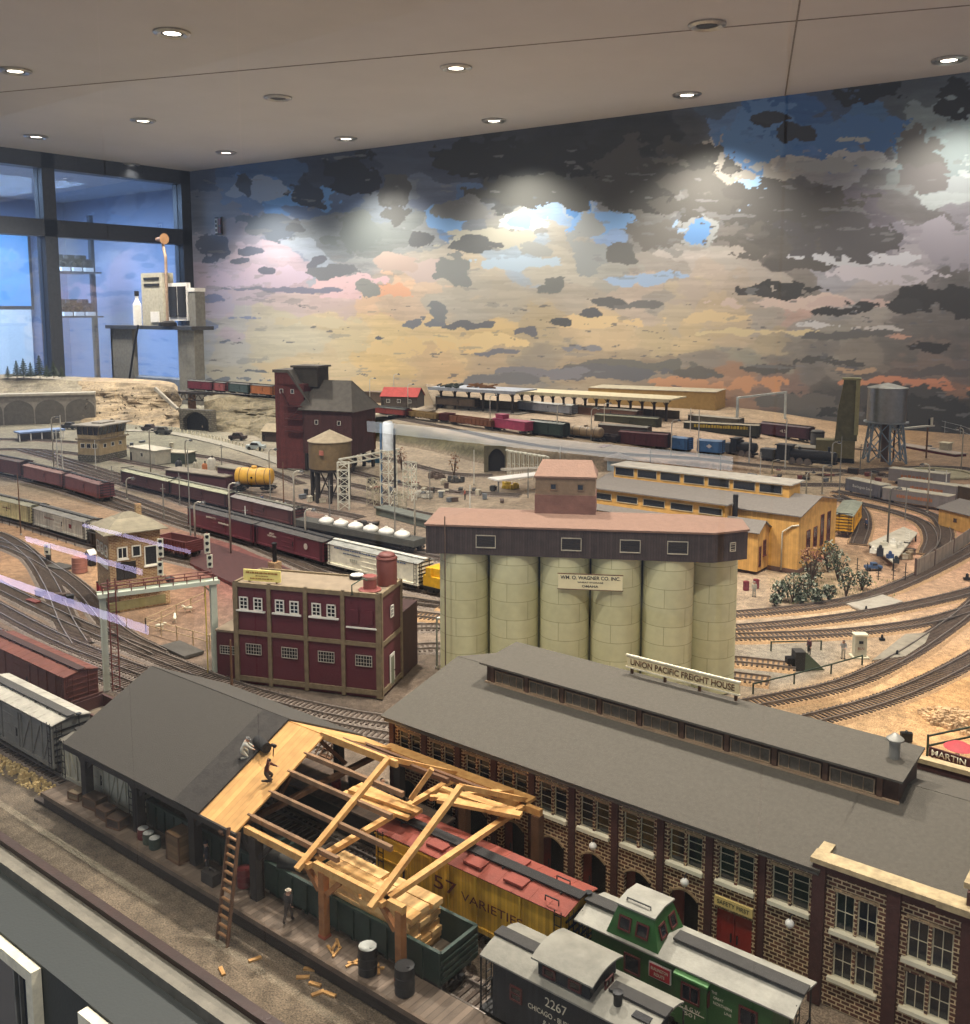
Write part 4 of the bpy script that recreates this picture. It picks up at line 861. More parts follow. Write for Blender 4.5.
# ---- plants ----
M_leaf = mat('dark_foliage', '3f4a30', .85, c2='232c1c'); M_leaf2 = mat('frosted_foliage', 'a9ab98', .85, c2='6a705c'); M_twig = mat('twig', '4b3a2c', .9)
def bush(label, px, py, h, w, z=G, m=None, m2=None, name='bush', n=170, seed=0, trunk=.25):
    r_ = random.Random(seed + int(px)); p = at(px, py, z); t = thing(name, label, 'bush' if name == 'bush' else 'tree', p)
    g = MB(); st = MB()
    for k in range(7):
        a = r_.uniform(0, 6.28); e = Vector((math.cos(a) * w * .35, math.sin(a) * w * .35, h * r_.uniform(.55, .95))); st.tube([(0, 0, 0), e * .5 + Vector((0, 0, h * .1)), e], [.0016, .001, .0004], 5)
    st.build('stem', M_twig, t)
    for layer, (mm, cnt) in enumerate(((m or M_leaf, n), (m2 or M_leaf2, n // 2))):
        g = MB()
        for k in range(cnt):
            u = r_.random() ** .5; a = r_.uniform(0, 6.28); zz = trunk + (1 - trunk) * r_.random(); rr = w / 2 * u * math.sqrt(max(0.05, 1 - ((zz - trunk) / (1 - trunk) * 1.7 - .7) ** 2 * .9)); c = Vector((math.cos(a) * rr, math.sin(a) * rr, zz * h)) * (1 if layer == 0 else 1.04)
            s = .0028 * r_.uniform(.6, 1.3); v1 = Vector((r_.uniform(-1, 1), r_.uniform(-1, 1), r_.uniform(-1, 1))).normalized(); v2 = v1.cross(Vector((r_.uniform(-1, 1), r_.uniform(-1, 1), 1))).normalized()
            g.add([c - v1 * s, c - v2 * s * .7, c + v1 * s, c + v2 * s * .7 + v1.cross(v2) * s * .3], [(0, 1, 2, 3)])
        g.build('foliage', mm, t)
    return t
def conifer(label, px, py, h, z=G, seed=0):
    r_ = random.Random(seed); p = at(px, py, z); t = thing('conifer', label, 'tree', p, 0, 'conifers on the hilltop')
    MB().tube([(0, 0, 0), (0, 0, h * .9)], [.0018, .0005], 6).build('trunk', M_twig, t); g = MB()
    for k in range(9):
        zz = h * (.12 + .86 * k / 9); rr = h * .3 * (1 - k / 9.5)
        for j in range(11):
            a = j * .571 + k; rj = rr * r_.uniform(.7, 1.1); g.add([(0, 0, zz + h * .09), (math.cos(a - .22) * rj, math.sin(a - .22) * rj, zz - h * .03), (math.cos(a) * rj * 1.1, math.sin(a) * rj * 1.1, zz), (math.cos(a + .22) * rj, math.sin(a + .22) * rj, zz - h * .03)], [(0, 1, 2), (0, 2, 3)])
    g.build('foliage', M_leaf, t); return t
def barrel(label, p, m=None, r=.0068, h=.018, name='oil_drum', lid=None, group=None):
    t = thing(name, label, 'drum', p, 0, group); mm = m or mat('drum_black', '222326', .45, .3)
    MB().lathe([(r * .94, 0), (r, .0004), (r, h * .31), (r * 1.05, h * .33), (r, h * .35), (r, h * .64), (r * 1.05, h * .66), (r, h * .68), (r, h), (r * .94, h), (r * .94, h - .0006)], 20, caps=True).build('body', mm, t, smooth=35)
    MB().lathe([(.0001, h - .0005), (r * .92, h - .0005), (r * .92, h), (.0001, h)], 18, caps=False).lathe([(.0001, h), (.0012, h), (.0012, h + .0006), (.0001, h + .0006)], 8, (r * .5, 0, 0), caps=False).build('lid', lid or mm, t)
    return t
def crate(label, p, w, d, h, rz=0., c='8a6a48', name='wooden_crate', group=None, slats=3):
    t = thing(name, label, 'crate', p, rz, group); g = MB().box(-w / 2, w / 2, -d / 2, d / 2, 0, h); m = boardmat('crate_' + c, c, .004, 'H', .5)
    g.build('body', m, t); f = MB(); e = .0012
    for z in (0, h - e):
        f.box(-w / 2 - e / 2, w / 2 + e / 2, -d / 2 - e / 2, -d / 2, z, z + e).box(-w / 2 - e / 2, w / 2 + e / 2, d / 2, d / 2 + e / 2, z, z + e).box(-w / 2 - e / 2, -w / 2, -d / 2, d / 2, z, z + e).box(w / 2, w / 2 + e / 2, -d / 2, d / 2, z, z + e)
    for sx in (-1, 1):
        for sy in (-1, 1): f.box(sx * w / 2 - e / 2, sx * w / 2 + e / 2, sy * d / 2 - e / 2, sy * d / 2 + e / 2, 0, h)
    f.build('batten', M_oldwood, t); return t
# ================= foreground: platform, shed under construction, trains, freight house =================
T1, T2 = .508, .580
PX0, PX1, PY0, PY1, PZ = -.925, -.30, .457, .486, 1.0655
# long timber loading platform
t = thing('loading_platform', 'long dark timber loading platform beside the asphalt road', 'platform', (PX0, PY0, G))
L = PX1 - PX0; h = PZ - G
MB().box(.0, L, 0, PY1 - PY0, 0, h - .002).prism([(-.018, -.001), (0, 0), (0, PY1 - PY0), (-.018, PY1 - PY0)], -.002, .003).build('wall', boardmat('platform_side', '3a2f29', .0048, 'H', .4), t)
MB().box(-.001, L, -.001, PY1 - PY0, h - .002, h).build('deck', boardmat('platform_deck', '7b6a5a', .0052, 'X', .5, var=.35), t)
MB().box(-.001, L, -.0025, .0, h - .004, h + .0003).build('edge_beam', mat('edge_beam', '6d5c4c', .85, var=.3), t)
def deckz(x, y): return Vector((x, y, PZ))
# asphalt road strip is the ground here; wood offcuts lie on it
r_ = random.Random(4)
for (px, py) in ((303, 978), (315, 985), (318, 994), (310, 970), (330, 995), (255, 960), (222, 972)):
    p = at(px, py); g = MB().box(-.005, .005, -.0015, .0015, 0, .0015); o = g.build('wood_offcut', M_wood); o.location = p; o.rotation_euler = (0, 0, r_.uniform(0, 3)); tag(o, 'pale pine offcut lying on the road below the platform', 'offcut', 'pine offcuts on the road')
for k in range(9):
    o = MB().box(-.006, .006, -.001, .001, 0, .001).build('wood_shaving', M_wood); o.location = (-.52 + r_.uniform(0, .06), .464 + r_.uniform(0, .012), PZ + .0004); o.rotation_euler = (0, 0, r_.uniform(0, 3)); tag(o, 'pine chip lying on the platform between the two new posts', 'offcut', 'pine chips on the platform')
# rear dock of the freight house under the shed
t = thing('rear_dock', 'dark raised timber dock behind the shed tracks, beside the freight house', 'platform', (-.75, .607, G))
MB().box(0, .2, 0, .05, 0, .026).build('wall', M_darkwood, t); MB().box(-.001, .201, -.001, .051, .026, .028).build('deck', boardmat('rear_deck', '5b4a3c', .005, 'X', .5), t)
# ---- the open shed: felted half, boarded strip, bare rafters
SX0, SX1 = -.889, -.449; ZE, ZR = 1.125, 1.172; YF, YR_, YB = .468, .565, .655
XFE, XPL = -.672, -.624    # felt ends, boarding ends
sh = thing('freight_shed', 'open trackside timber shed, half roofed in dark felt, half bare pine rafters', 'shed', (SX0, YF, G))
def W2(x, y, z): return Vector((x - SX0, y - YF, z - G))
mfelt = mat('roof_felt', '48443e', .95, var=.1, scale=500, bump=.3, bscale=1500); mfelt2 = mat('roof_felt_strip', '3a3632', .9, var=.25, scale=120)
def slab(x0, x1, m, name, lift=0., side=0, yA=0., yB=1.):
    g = MB()
    if side == 0:
        a = lambda x, k: W2(x, YF - .004 + (YR_ - YF + .004) * k, ZE - .002 + (ZR - ZE + .002) * k + lift)
    else:
        a = lambda x, k: W2(x, YB + .004 + (YR_ - YB - .004) * k, ZE - .002 + (ZR - ZE + .002) * k + lift)
    q_ = [a(x0, yA), a(x1, yA), a(x1, yB), a(x0, yB)]
    g.quad(*q_, .0018 if side else -.0018); return g.build(name, m, sh)
slab(SX0 - .004, XFE - .035, mfelt, 'roof_felt'); slab(XFE - .036, XFE, mfelt2, 'felt_strip', .0004)
slab(SX0 - .004, XFE, mfelt, 'roof_felt', 0, 1)
# the felt laid a little over the boards, then the boards themselves
slab(XFE - .01, XPL, boardmat('roof_boarding', 'dda967', .0062, 'X', .72, var=.22), 'roof_boarding', -.002)
slab(XFE - .01, XPL, boardmat('roof_boarding', 'dda967', .0062, 'X', .72, var=.22), 'roof_boarding', -.002, 1)
MB().bar(W2(SX0 - .004, YF - .004, ZE - .004), W2(XPL + .002, YF - .004, ZE - .004), .002, .005).build('fascia_board', M_darkwood, sh)
# posts
feet = [-.872, -.7825, -.695, -.611, -.530, -.449]
for i, x in enumerate(feet):
    mm = M_darkwood if i < 4 else mat('pine_post', 'a9703f', .75, var=.3)
    h5 = .0042 if i < 4 else .003; g = MB().box(-h5, h5, -h5, h5, 0, ZE - PZ - .005); g.bar((-.0045, 0, ZE - PZ - .022), (-.02, 0, ZE - PZ - .006), .004); g.bar((.0045, 0, ZE - PZ - .022), (.02, 0, ZE - PZ - .006), .004) if i < 5 else None
    o = g.build('post', mm, sh, loc=tuple(W2(x, .4755, PZ)), label='new pine post' if i > 3 else 'dark stained post')
    if i > 3: MB().box(-.0036, .0036, -.0036, .0036, 0, .0022).build('footing', mat('red_footing', 'a8563a', .8), o)
for i, x in enumerate(feet):
    MB().box(-.004, .004, -.004, .004, 0, ZE - G - .006).build('post', M_darkwood if i < 4 else M_oldwood, sh, loc=tuple(W2(x, .648, G)))
for y_ in (.4755, .648): MB().bar(W2(SX0, y_, ZE - .004), W2(XPL, y_, ZE - .004), .006, .007).build('wall_plate', M_darkwood, sh); MB().bar(W2(XPL, y_, ZE - .003), W2(SX1 + .004, y_, ZE - .003), .0045, .006).build('wall_plate', M_wood, sh, label='fresh pine wall plate')
# ridge board and purlins over the open bays
def slope(y): return ZE + (ZR - ZE) * (y - YF) / (YR_ - YF) if y < YR_ else ZE + (ZR - ZE) * (YB - y) / (YB - YR_)
ends = {.482: -.52, .505: -.485, .526: -.505, .545: -.51}
for y, xe in ends.items():
    MB().bar(W2(XPL - .004, y, slope(y) - .002), W2(xe, y, slope(y) - .002), .0032, .0042).build('purlin', mat('aged_pine', '8a6a4c', .8, var=.35, scale=60), sh, label='weathered pine purlin')
for y, xe in {.59: -.50, .618: -.47}.items():
    MB().bar(W2(XPL - .004, y, slope(y) - .002), W2(xe, y, slope(y) - .002), .0032, .0042).build('purlin', M_oldwood, sh)
MB().bar(W2(XPL - .004, YR_, ZR - .001), W2(-.535, YR_, ZR - .001), .003, .006).build('ridge_board', M_wood, sh)
MB().bar(W2(XPL - .01, YB, ZE), W2(-.46, YB, ZE), .012, .003).build('eaves_board', M_wood, sh)
# roof trusses: one old one under the boards, two new pine ones
def truss(x, m, lab=None, brace=True, zs=0.):
    g = MB(); e = .005
    a, b_, c = W2(x, YF - .006, ZE - .003 + zs), W2(x, YR_, ZR + .001 + zs), W2(x, YB + .004, ZE - .003 + zs)
    g.bar(a, b_, e * .8, e, (1, 0, 0)).bar(b_, c, e * .8, e, (1, 0, 0)).bar(a + Vector((.003, .006, .001)), c + Vector((.003, -.006, .001)), e * .8, e * 1.1, (1, 0, 0))
    if brace: g.bar(W2(x, .525, ZE), W2(x, YR_, ZR - .004), e * .6, e * .7, (1, 0, 0)).bar(W2(x, .605, ZE), W2(x, YR_, ZR - .004), e * .6, e * .7, (1, 0, 0))
    return g.build('roof_truss', m, sh, label=lab)
truss(-.640, M_oldwood, 'aged grey-brown roof truss', zs=-.004); truss(-.545, M_wood, 'fresh pine roof truss', False); truss(-.466, M_wood, 'fresh pine roof truss at the open end', False)
MB().bar(W2(-.53, .60, ZE + .003), W2(-.48, .655, ZE + .003), .004).bar(W2(-.52, .565, ZE + .02), W2(-.505, .575, ZR), .004).build('loose_brace', M_wood, sh)
# ladder leaning on the eaves
a, b_ = at(222, 944), Vector((-.617, .4585, ZE + .006)); t = thing('ladder', 'wooden ladder leaning from the road to the shed eaves', 'ladder', a)
d = b_ - a; sd = Vector((1, 0, 0)) * .0065; up_ = d.normalized()
for s in (-1, 1): MB().bar(sd * s, d + sd * s, .0017, .0026, (0, 1, 0)).build('rail', M_oldwood, t)
for k in range(1, 13): MB().bar(d * (k / 13) - sd, d * (k / 13) + sd, .0014, .002, (0, 1, 0)).build('rung', mat('rung_pine', 'a87c52', .8), t)
# sawn planks stacked on the open wagon under the shed (each board of the stack its own)
SXs, SYs, SZs = -.560, T1 - .0175, G + RT + .0128
r_ = random.Random(11); pm = None
for lay in range(8):
    for row in range(3):
        for c_ in range(2):
            w_, l_, h_ = .0112, .052, .0042; x = SXs + c_ * .054 + r_.uniform(-.002, .002) + (.001 if lay % 2 else 0); y = SYs + row * .0118; z = SZs + lay * .0045
            if pm is None or lay == 0 and row == 0 and c_ == 0: pm = [MB().box(0, l_, 0, w_, 0, h_).mesh('plank', m_) for m_ in (mat('plank_a', 'e0b678', .75, var=.15, scale=200), mat('plank_b', 'd6a766', .75, var=.2, scale=150))]
            o = bpy.data.objects.new('plank', r_.choice(pm)); COL.objects.link(o); o.location = (x, y, z); o.rotation_euler = (0, 0, r_.uniform(-.012, .012))
            tag(o, 'pale sawn board in the tall stack on the green open wagon', 'plank', 'boards stacked on the green open wagon')
for k, (x, y, z, rz) in enumerate(((-.60, .560, 1.123, .08), (-.60, .569, 1.123, .02), (-.60, .5785, 1.123, -.02), (-.595, .565, 1.1265, .1), (-.525, .60, 1.128, .2), (-.53, .612, 1.128, .12), (-.515, .592, 1.1315, .3))):
    g = MB().box(0, .075, 0, .008, 0, .003); o = g.build('loose_board', M_wood); o.location = (x, y, z); o.rotation_euler = (0, 0, rz)
    tag(o, 'new pine board lying loose across the middle rafters' if k < 4 else 'new pine board lying askew on the rear of the open truss', 'plank', 'loose boards on the rafters' if k < 4 else 'loose boards by the open truss')
# ---- tracks of the foreground
track('straight track beside the long timber platform', [(-1.9, T1), (-1.2, T1), (-.6, T1), (.3, T1)], world=True, step=.2)
track('second straight track, under the shed beside the freight house', [(-1.9, T2 + .02), (-1.2, T2 + .01), (-.6, T2), (.3, T2)], world=True, step=.2)
# ---- rolling stock, near track
boxcar('grey outside-braced boxcar with pale ribbed roof at the left edge', (-1.152, T1 + .005), (-.962, T1 + .003), '77766f', 'b3aea0', world=True, zigzag=True, ribs=8, walkc='4a4844', H=.058)
boxcar('pale slatted stock car mostly hidden under the shed roof', (-.945, T1), (-.805, T1), 'b9b39c', '6c675c', world=True, zigzag=True, ribs=9, H=.05, name='stock_car')
gondola('dark green open wagon under the boarded roof strip', (-.79, T1), (-.63, T1), world=True, load='3a362f')
gw, Lg = gondola('dark green open wagon carrying the stack of pine boards', (-.62, T1), (-.418, T1), '243a30', world=True, H=.036)
# ---- far track
boxcar('brown boxcar with rust-brown roof at the left edge', (-1.31, T2 + .016), (-1.085, T2 + .012), '5f3226', '6e3c2d', world=True, ribs=10, walkc='3a241d', metal_ribs=False)
gondola('low brown open wagon holding two blue drums', (-1.075, T2 + .01), (-.93, T2 + .01), '4a2a24', world=True, H=.026)
boxcar('dark brown boxcar standing in the shade of the shed', (-.92, T2 + .005), (-.74, T2 + .005), '3a2a26', '33302c', world=True, ribs=10)
bl = mat('blue_drum', '4d83c4', .4, var=.08); 
for i, (x, y, rot, lab) in enumerate(((-1.0, T2 + .002, (0, 0, 0), 'upright blue drum in the low brown wagon'), (-.985, T2 + .018, (R(80), 0, R(60)), 'tipped blue and white drum in the low brown wagon'))):
    o = barrel(lab, Vector((x, y, G + RT + .0135 + (.010 if i else 0))), bl, r=.009, h=.024, name='blue_drum', lid=bl if i == 0 else M_white); o.rotation_euler = rot
ybm = 'dfae34'
yb, Ly = boxcar('yellow boxcar with red roof lettered 57 VARIETIES', (-.552, T2 - .004), (-.358, T2 - .004), ybm, '8a4030', world=True, ribs=0, H=.056, door=ybm, walkc='1f1d1c', boards=True, gap=.004, doorx=-.078,
    letters=(('57', aty(446, 889, T2 - .025).x + .455, .036, .011, .024, '5a2218'), ('VARIETIES', aty(492, 908, T2 - .025).x + .455, .034, .0072, .060, '5a2218')))
for x in (-.015, .012, .055): MB().box(x - .0009, x + .0009, -.0222, -.0206, .012, .056).build('rib', mat('paint_yellow_rib', 'd2a83a', .6), yb)
for x, y in ((-.035, -.010), (.005, -.011), (.045, -.011), (.030, .010)):
    MB().box(x - .009, x + .009, y - .006, y + .006, .0585, .0605).build('roof_hatch', mat('hatch_red', '863c2e', .7), yb)
g = MB()
for x, y in ((.082, -.014), (.075, .012)):
    g.tube([(x - .006, y - .004, .059), (x - .006, y - .004, .063), (x + .006, y - .004, .063), (x + .006, y - .004, .059)], .0006, 5)
g.build('grab_iron', M_blackmetal, yb)
# ---- cabooses
def steps_(g, x, sg):
    for k in range(3): g.box(min(x, x + sg * .008), max(x, x + sg * .008), -.0205, -.015, .004 + k * .003, .0046 + k * .003)
def caboose_common(t, h, w, z1, det=True):
    for sx in (-1, 1):
        g = MB()
        g.box(min(sx * h, sx * (h + .012)), max(sx * h, sx * (h + .012)), -w, w, .010, .0118)
        for y in (-w + .001, -.006, .006, w - .001): g.tube([(sx * (h + .0115), y, .0118), (sx * (h + .0115), y, .026)], .0006, 5)
        g.tube([(sx * (h + .0115), -w + .001, .026), (sx * (h + .0115), w - .001, .026)], .0006, 5); g.tube([(sx * (h + .0115), -w + .001, .019), (sx * (h + .0115), w - .001, .019)], .0005, 5)
        for y in (-w + .001, w - .001): g.tube([(sx * (h + .0112), y, .011), (sx * (h + .0112), y, z1)], .0007, 6)
        ladder_mb(g, sx * (h + .0125), -.012, .012, z1 + .004, n=7, dx=False)
        steps_(g, sx * h, sx); g.box(min(sx * (h + .012), sx * (h + .016)), max(sx * (h + .012), sx * (h + .016)), -.002, .002, .006, .010)
        g.tube([(sx * (h + .0125), .010, .012), (sx * (h + .0125), .010, .029)], .0005, 5); 
        g.build('end_platform', M_blackmetal, t)
    MB().box(-h, h, -.004, .004, .006, .0115).box(-.018, .018, -.011, .011, .005, .0115).build('underframe', M_blackmetal, t)
    trucks(t, (-h + .016, h - .016), 2, wr=.0055, wb=.020)
# dark caboose with square cupola
t, L = carframe('caboose', 'black caboose with grey roofs numbered 2267 at the platform end', 'caboose', (-.386, T1), (-.250, T1), world=True); h, w = .056, .0205
mgr = mat('caboose_grey_roof', '8d8a7e', .75, var=.2, scale=60); mbk = boardmat('caboose_black', '26282a', .0026, 'V', .6)
MB().box(-h, h, -w, w, .0115, .053).build('body', mbk, t)
def arc_roof(x0, x1, w, z, rise, ov=.002, th=.0012, n=8):
    pr = [((-w - ov) + (2 * (w + ov)) * i / n, z + rise * (1 - (2 * i / n - 1) ** 2)) for i in range(n + 1)]
    return MB().prism(pr + [(p[0], p[1] + th) for p in pr[::-1]], x0, x1, 'x')
arc_roof(-h - .010, h + .010, w, .0525, .005).build('roof', mgr, t, smooth=40)
for xa, xb in ((-h - .011, -.022), (.026, h + .011)): MB().box(xa, xb, -.005, .005, .0585, .0605).build('roof_walk', mat('walk_dark', '3c3a37', .8), t)
cu = MB().box(-.021, .019, -.0165, .0165, .052, .067).build('cupola', mbk, t)
arc_roof(-.025, .023, .0175, .067, .004).build('cupola_roof', mgr, cu, smooth=40)
for x in (-.012, .008): win(t, x, .061, .010, .007, 1, 1, y=-.0166, fm=mat('maroon_sash', '5a2420', .6), dep=.001)
for x in (-.036, .030): win(t, x, .037, .010, .011, 1, 2, y=-w - .0002, fm=mat('maroon_sash', '5a2420', .6), dep=.001)
for s in (1,): win(t, .0232, .061, .011, .007, 2, 1, y=0, rz=R(90), fm=mat('maroon_sash', '5a2420', .6), dep=.001)
MB().lathe([(.0028, .050), (.0028, .064), (.0034, .064), (.0034, .066), (.001, .0665)], 12, (.036, -.010, 0)).build('chimney', M_blackmetal, t, smooth=40)
MB().box(.048, .060, -.014, -.006, .055, .058).build('roof_hatch', M_blackmetal, t)
ink = mat('ink_cream', 'd9d3b8', .6, bump=0)
lettering(t, '2267', ink, .0065, (-.004, -w - .0003, .043), .017); lettering(t, 'CHICAGO - BURLINGTON', ink, .0036, (-.001, -w - .0003, .034), .05); lettering(t, '& WESTERN', ink, .004, (0, -w - .0003, .027), .028)
caboose_common(t, h, w, .050)
# green caboose with slanted cupola and bay window
t, L = carframe('caboose', 'green caboose with grey roof, slant-sided cupola and bay window', 'caboose', (-.361, T2 + .003), (-.187, T2 + .003), world=True); h, w = .068, .0195
mgn = mat('caboose_green', '2f5d2c', .45, var=.12, scale=40); mgr2 = mat('caboose_pale_roof', '9b988c', .7, var=.2, scale=60); mma = mat('maroon_sash', '5a2420', .6)
MB().box(-h, h, -w, w, .0115, .050).box(-h - .0005, h + .0005, -w - .0008, w + .0008, .0115, .014).build('body', mgn, t)
g = MB().prism([(-w - .002, .050), (0, .0555), (w + .002, .050), (w + .002, .0512), (0, .0568), (-w - .002, .0512)], -h - .014, h + .014, 'x').build('roof', mgr2, t)
for xa, xb in ((-h - .015, -.055), (-.010, h + .015)): MB().box(xa, xb, -.0055, .0055, .0572, .0588).build('roof_walk', mat('walk_dark', '3c3a37', .8), t)
# cupola: sides lean in
cx0, cx1 = -.056, -.014; P_ = [(cx0, -.0195, .051), (cx1, -.0195, .051), (cx1, .0195, .051), (cx0, .0195, .051), (cx0 + .007, -.0135, .073), (cx1 - .007, -.0135, .073), (cx1 - .007, .0135, .073), (cx0 + .007, .0135, .073)]
cu = MB().add(P_, [(3, 2, 1, 0), (4, 5, 6, 7), (0, 1, 5, 4), (1, 2, 6, 5), (2, 3, 7, 6), (3, 0, 4, 7)]).build('cupola', mgn, t)
MB().prism([(-.015, .0725), (0, .0745), (.015, .0725), (.015, .0738), (0, .0758), (-.015, .0738)], cx0 + .0055, cx1 - .0055, 'x').build('cupola_roof', mgr2, cu)
MB().tube([(cx0 + .011, -.009, .0745), (cx0 + .011, -.009, .0768), (cx1 - .012, -.009, .0768), (cx1 - .012, -.009, .0745)], .0006, 6).build('grab_iron', M_blackmetal, cu)
for x in (-.042, -.028):
    o = win(t, x, .062, .010, .010, 1, 1, y=-.0168, fm=mma, dep=.001); o.rotation_euler = (-R(15.3), 0, 0)
for y in (-.0075, .0075):
    o = win(t, -.0173, .062, .009, .010, 1, 1, y=y, fm=mma, dep=.001); o.rotation_euler = (-R(17), 0, R(90))
# bay window
MB().prism([(.001, -w + .001), (.001, -w - .0035), (.024, -w - .0035), (.024, -w + .001)], .0115, .047).build('bay', mgn, t)
MB().prism([(-w + .003, .0505), (-w - .0045, .0475), (-w - .0045, .046), (-w + .003, .049)], .0, .025, 'x').build('bay_roof', mat('caboose_green_light', '4f8a45', .45), t)
win(t, .0125, .037, .014, .013, 2, 1, y=-w - .0036, fm=mma, dep=.001); win(t, .0242, .037, .0035, .011, 1, 1, y=-w - .001, rz=R(90), fm=mma, dep=.0008)
for x in (-.034, .052): win(t, x, .036, .013, .014, 1, 1, y=-w - .0002, fm=mma, dep=.001)
e = MB().box(-.0205, -.0035, -w - .0012, -w, .034, .045).build('emblem', mat('emblem_white', 'ddd8cc', .6, bump=0), t); MB().box(-.0198, -.0042, -w - .0016, -w - .0011, .0347, .0443).build('emblem_panel', mat('emblem_red', 'b02a33', .6, bump=0), e)
lettering(t, 'BURLINGTON', ink, .0022, (-.012, -w - .0017, .0414), .013); lettering(t, 'ROUTE', ink, .0022, (-.012, -w - .0017, .0376), .008)
lettering(t, 'THE', ink, .0018, (.028, -w - .0002, .043), .004); lettering(t, 'GREAT', ink, .0018, (.031, -w - .0002, .0395), .007); lettering(t, 'NORTHERN', ink, .0021, (.034, -w - .0002, .0357), .013); lettering(t, 'LINE', ink, .0018, (.038, -w - .0002, .0318), .005)
lettering(t, 'C & G W', ink, .0026, (.0125, -w - .0038, .026), .015); lettering(t, '501', ink, .0026, (.0125, -w - .0038, .0215), .008)
MB().box(.002, .023, -w - .0038, -w - .0034, .0238, .0242).build('stripe', ink, t)
caboose_common(t, h, w, .050)
# ---- things on the platform
def on(x, y=.4755, z=PZ): return Vector((x, y, z))
crate('small pale crate at the left end of the platform', on(-.886, .4725), .014, .012, .008, .2, '8f7a58')
crate('long brown crate behind the first dark post', on(-.857, .474), .02, .013, .011, .1, '5c4632')
crate('flat brown crate left of the second dark post', on(-.83, .47), .018, .012, .010, 0, '5a4434'); crate('square dark crate beside the second dark post', on(-.806, .468), .016, .014, .010, .2, '4c3a2e')
crate('tall pale wooden crate between the second and third dark posts', on(-.712, .4715), .018, .016, .026, 0, '7d6040')
kd = mat('keg_lid_white', 'c9c9bf', .6)
for x, y, c, lab in ((-.768, .470, '6a2a24', 'small red keg, leftmost of three on the platform'), (-.757, .4685, '3f4a3a', 'small green keg with pale lid, middle of three'), (-.745, .467, '2f4034', 'small dark green keg with pale lid, rightmost of three')):
    barrel(lab, on(x, y), mat('keg_' + c, c, .6), r=.0052, h=.010, name='keg', lid=kd)
barrel('dull red drum in the shade beside the fourth dark post', on(-.634, .480), mat('drum_red', '6a1c1c', .6), r=.006, h=.016)
barrel('black oil drum with a pale lid on the platform', on(-.4745, .467), None, r=.0072, h=.021, lid=mat('drum_lid_pale', 'b0b3aa', .4))
barrel('black oil drum nearest the open end of the platform', on(-.4385, .468), mat('drum_black2', '1b1b1c', .6), r=.0072, h=.021)
person('worker in dark coat standing on the platform behind the ladder', on(-.674, .472), R(150), 'stand', '2b2d33', '23242a', hat_='2f3034', sc=1.15)
person('man in dark waistcoat and pale cap walking on the platform', on(-.566, .470), R(20), 'walk', '3a3532', '4a4038', hat_='b9ae98', sc=1.1)
t = thing('suitcase', 'dark trunk at the feet of the platform worker', 'luggage', on(-.660, .466)); MB().box(-.008, .008, -.005, .005, 0, .010).build('body', M_darkwood, t); MB().tube([(-.003, 0, .010), (-.003, 0, .012), (.003, 0, .012), (.003, 0, .010)], .0005, 5).build('handle', M_blackmetal, t)
# workers on the roof
def roofpt(px, py):
    for k in range(200):
        z = 1.12 + k * .0003; p = at(px, py, z)
        if slope(p.y) + .002 <= z: return p
    return p
p = roofpt(243, 757); person('roofer in white shirt and grey cap kneeling on the dark felt', p + Vector((0, 0, -.0015)), R(-40), 'kneel', 'c9c6b8', 'bdb9a8', hat_='6d6d6a', sc=1.1)
p = roofpt(262, 748); t = thing('roofing_roll', 'black roll of roofing felt beside the kneeling roofer', 'felt roll', p + Vector((0, 0, .0035)), R(-15)); MB().lathe([(.001, -.010), (.0048, -.010), (.0048, .010), (.001, .010)], 18, ax='x').build('roll', mat('felt_roll', '242322', .9), t, smooth=40); MB().lathe([(.0012, -.0105), (.0018, -.0105), (.0018, .0105), (.0012, .0105)], 10, ax='x').build('core', M_darkwood, t)
p = roofpt(267, 780); person('carpenter in dark red shirt swinging a hammer on the pine boards', p + Vector((0, 0, -.001)), R(-60), 'hammer', '5c2f26', '4a3a30', sc=1.1)
t = thing('hammer', 'hammer raised in the kneeling carpenter\'s hand', 'tool', p + Vector((.004, .005, .0255)), 0); MB().bar((-.001, 0, -.005), (0, 0, .004), .0008).build('handle', M_oldwood, t); MB().box(-.0028, .0028, -.001, .001, .004, .0062).build('head', M_blackmetal, t)
p = on(-.626, .633, G + .028); person('man in pale overalls bending over a bench on the rear dock', p + Vector((0.012, 0, 0)), R(70), 'bend', 'b7ad98', '8a8474', sc=1.15)
barrel('black drum on the rear dock beside the bending man', on(-.652, .630, G + .028), r=.008, h=.020); barrel('red can on the rear dock beside the black drum', on(-.672, .622, G + .028), mat('can_red', '8a2428', .5), r=.005, h=.013, name='fuel_can')
# tarred rolls lying inside under the eaves
for x, lab in ((-.607, 'dark tarpaulin roll under the eaves beside the ladder'), (-.585, 'second dark tarpaulin roll, inside the shed by the ladder')):
    t = thing('tarpaulin_roll', lab, 'roll', (x, .497, G + RT + .034 + .0062), R(25)); MB().lathe([(.001, -.016), (.006, -.016), (.0064, 0), (.006, .016), (.001, .016)], 14, ax='x').build('roll', mat('tarp', '34332f', .9), t, smooth=40); MB().lathe([(.0063, -.001), (.0068, -.001), (.0068, .001), (.0063, .001)], 14, (.008, 0, 0), 'x', caps=False).build('strap', M_oldwood, t)
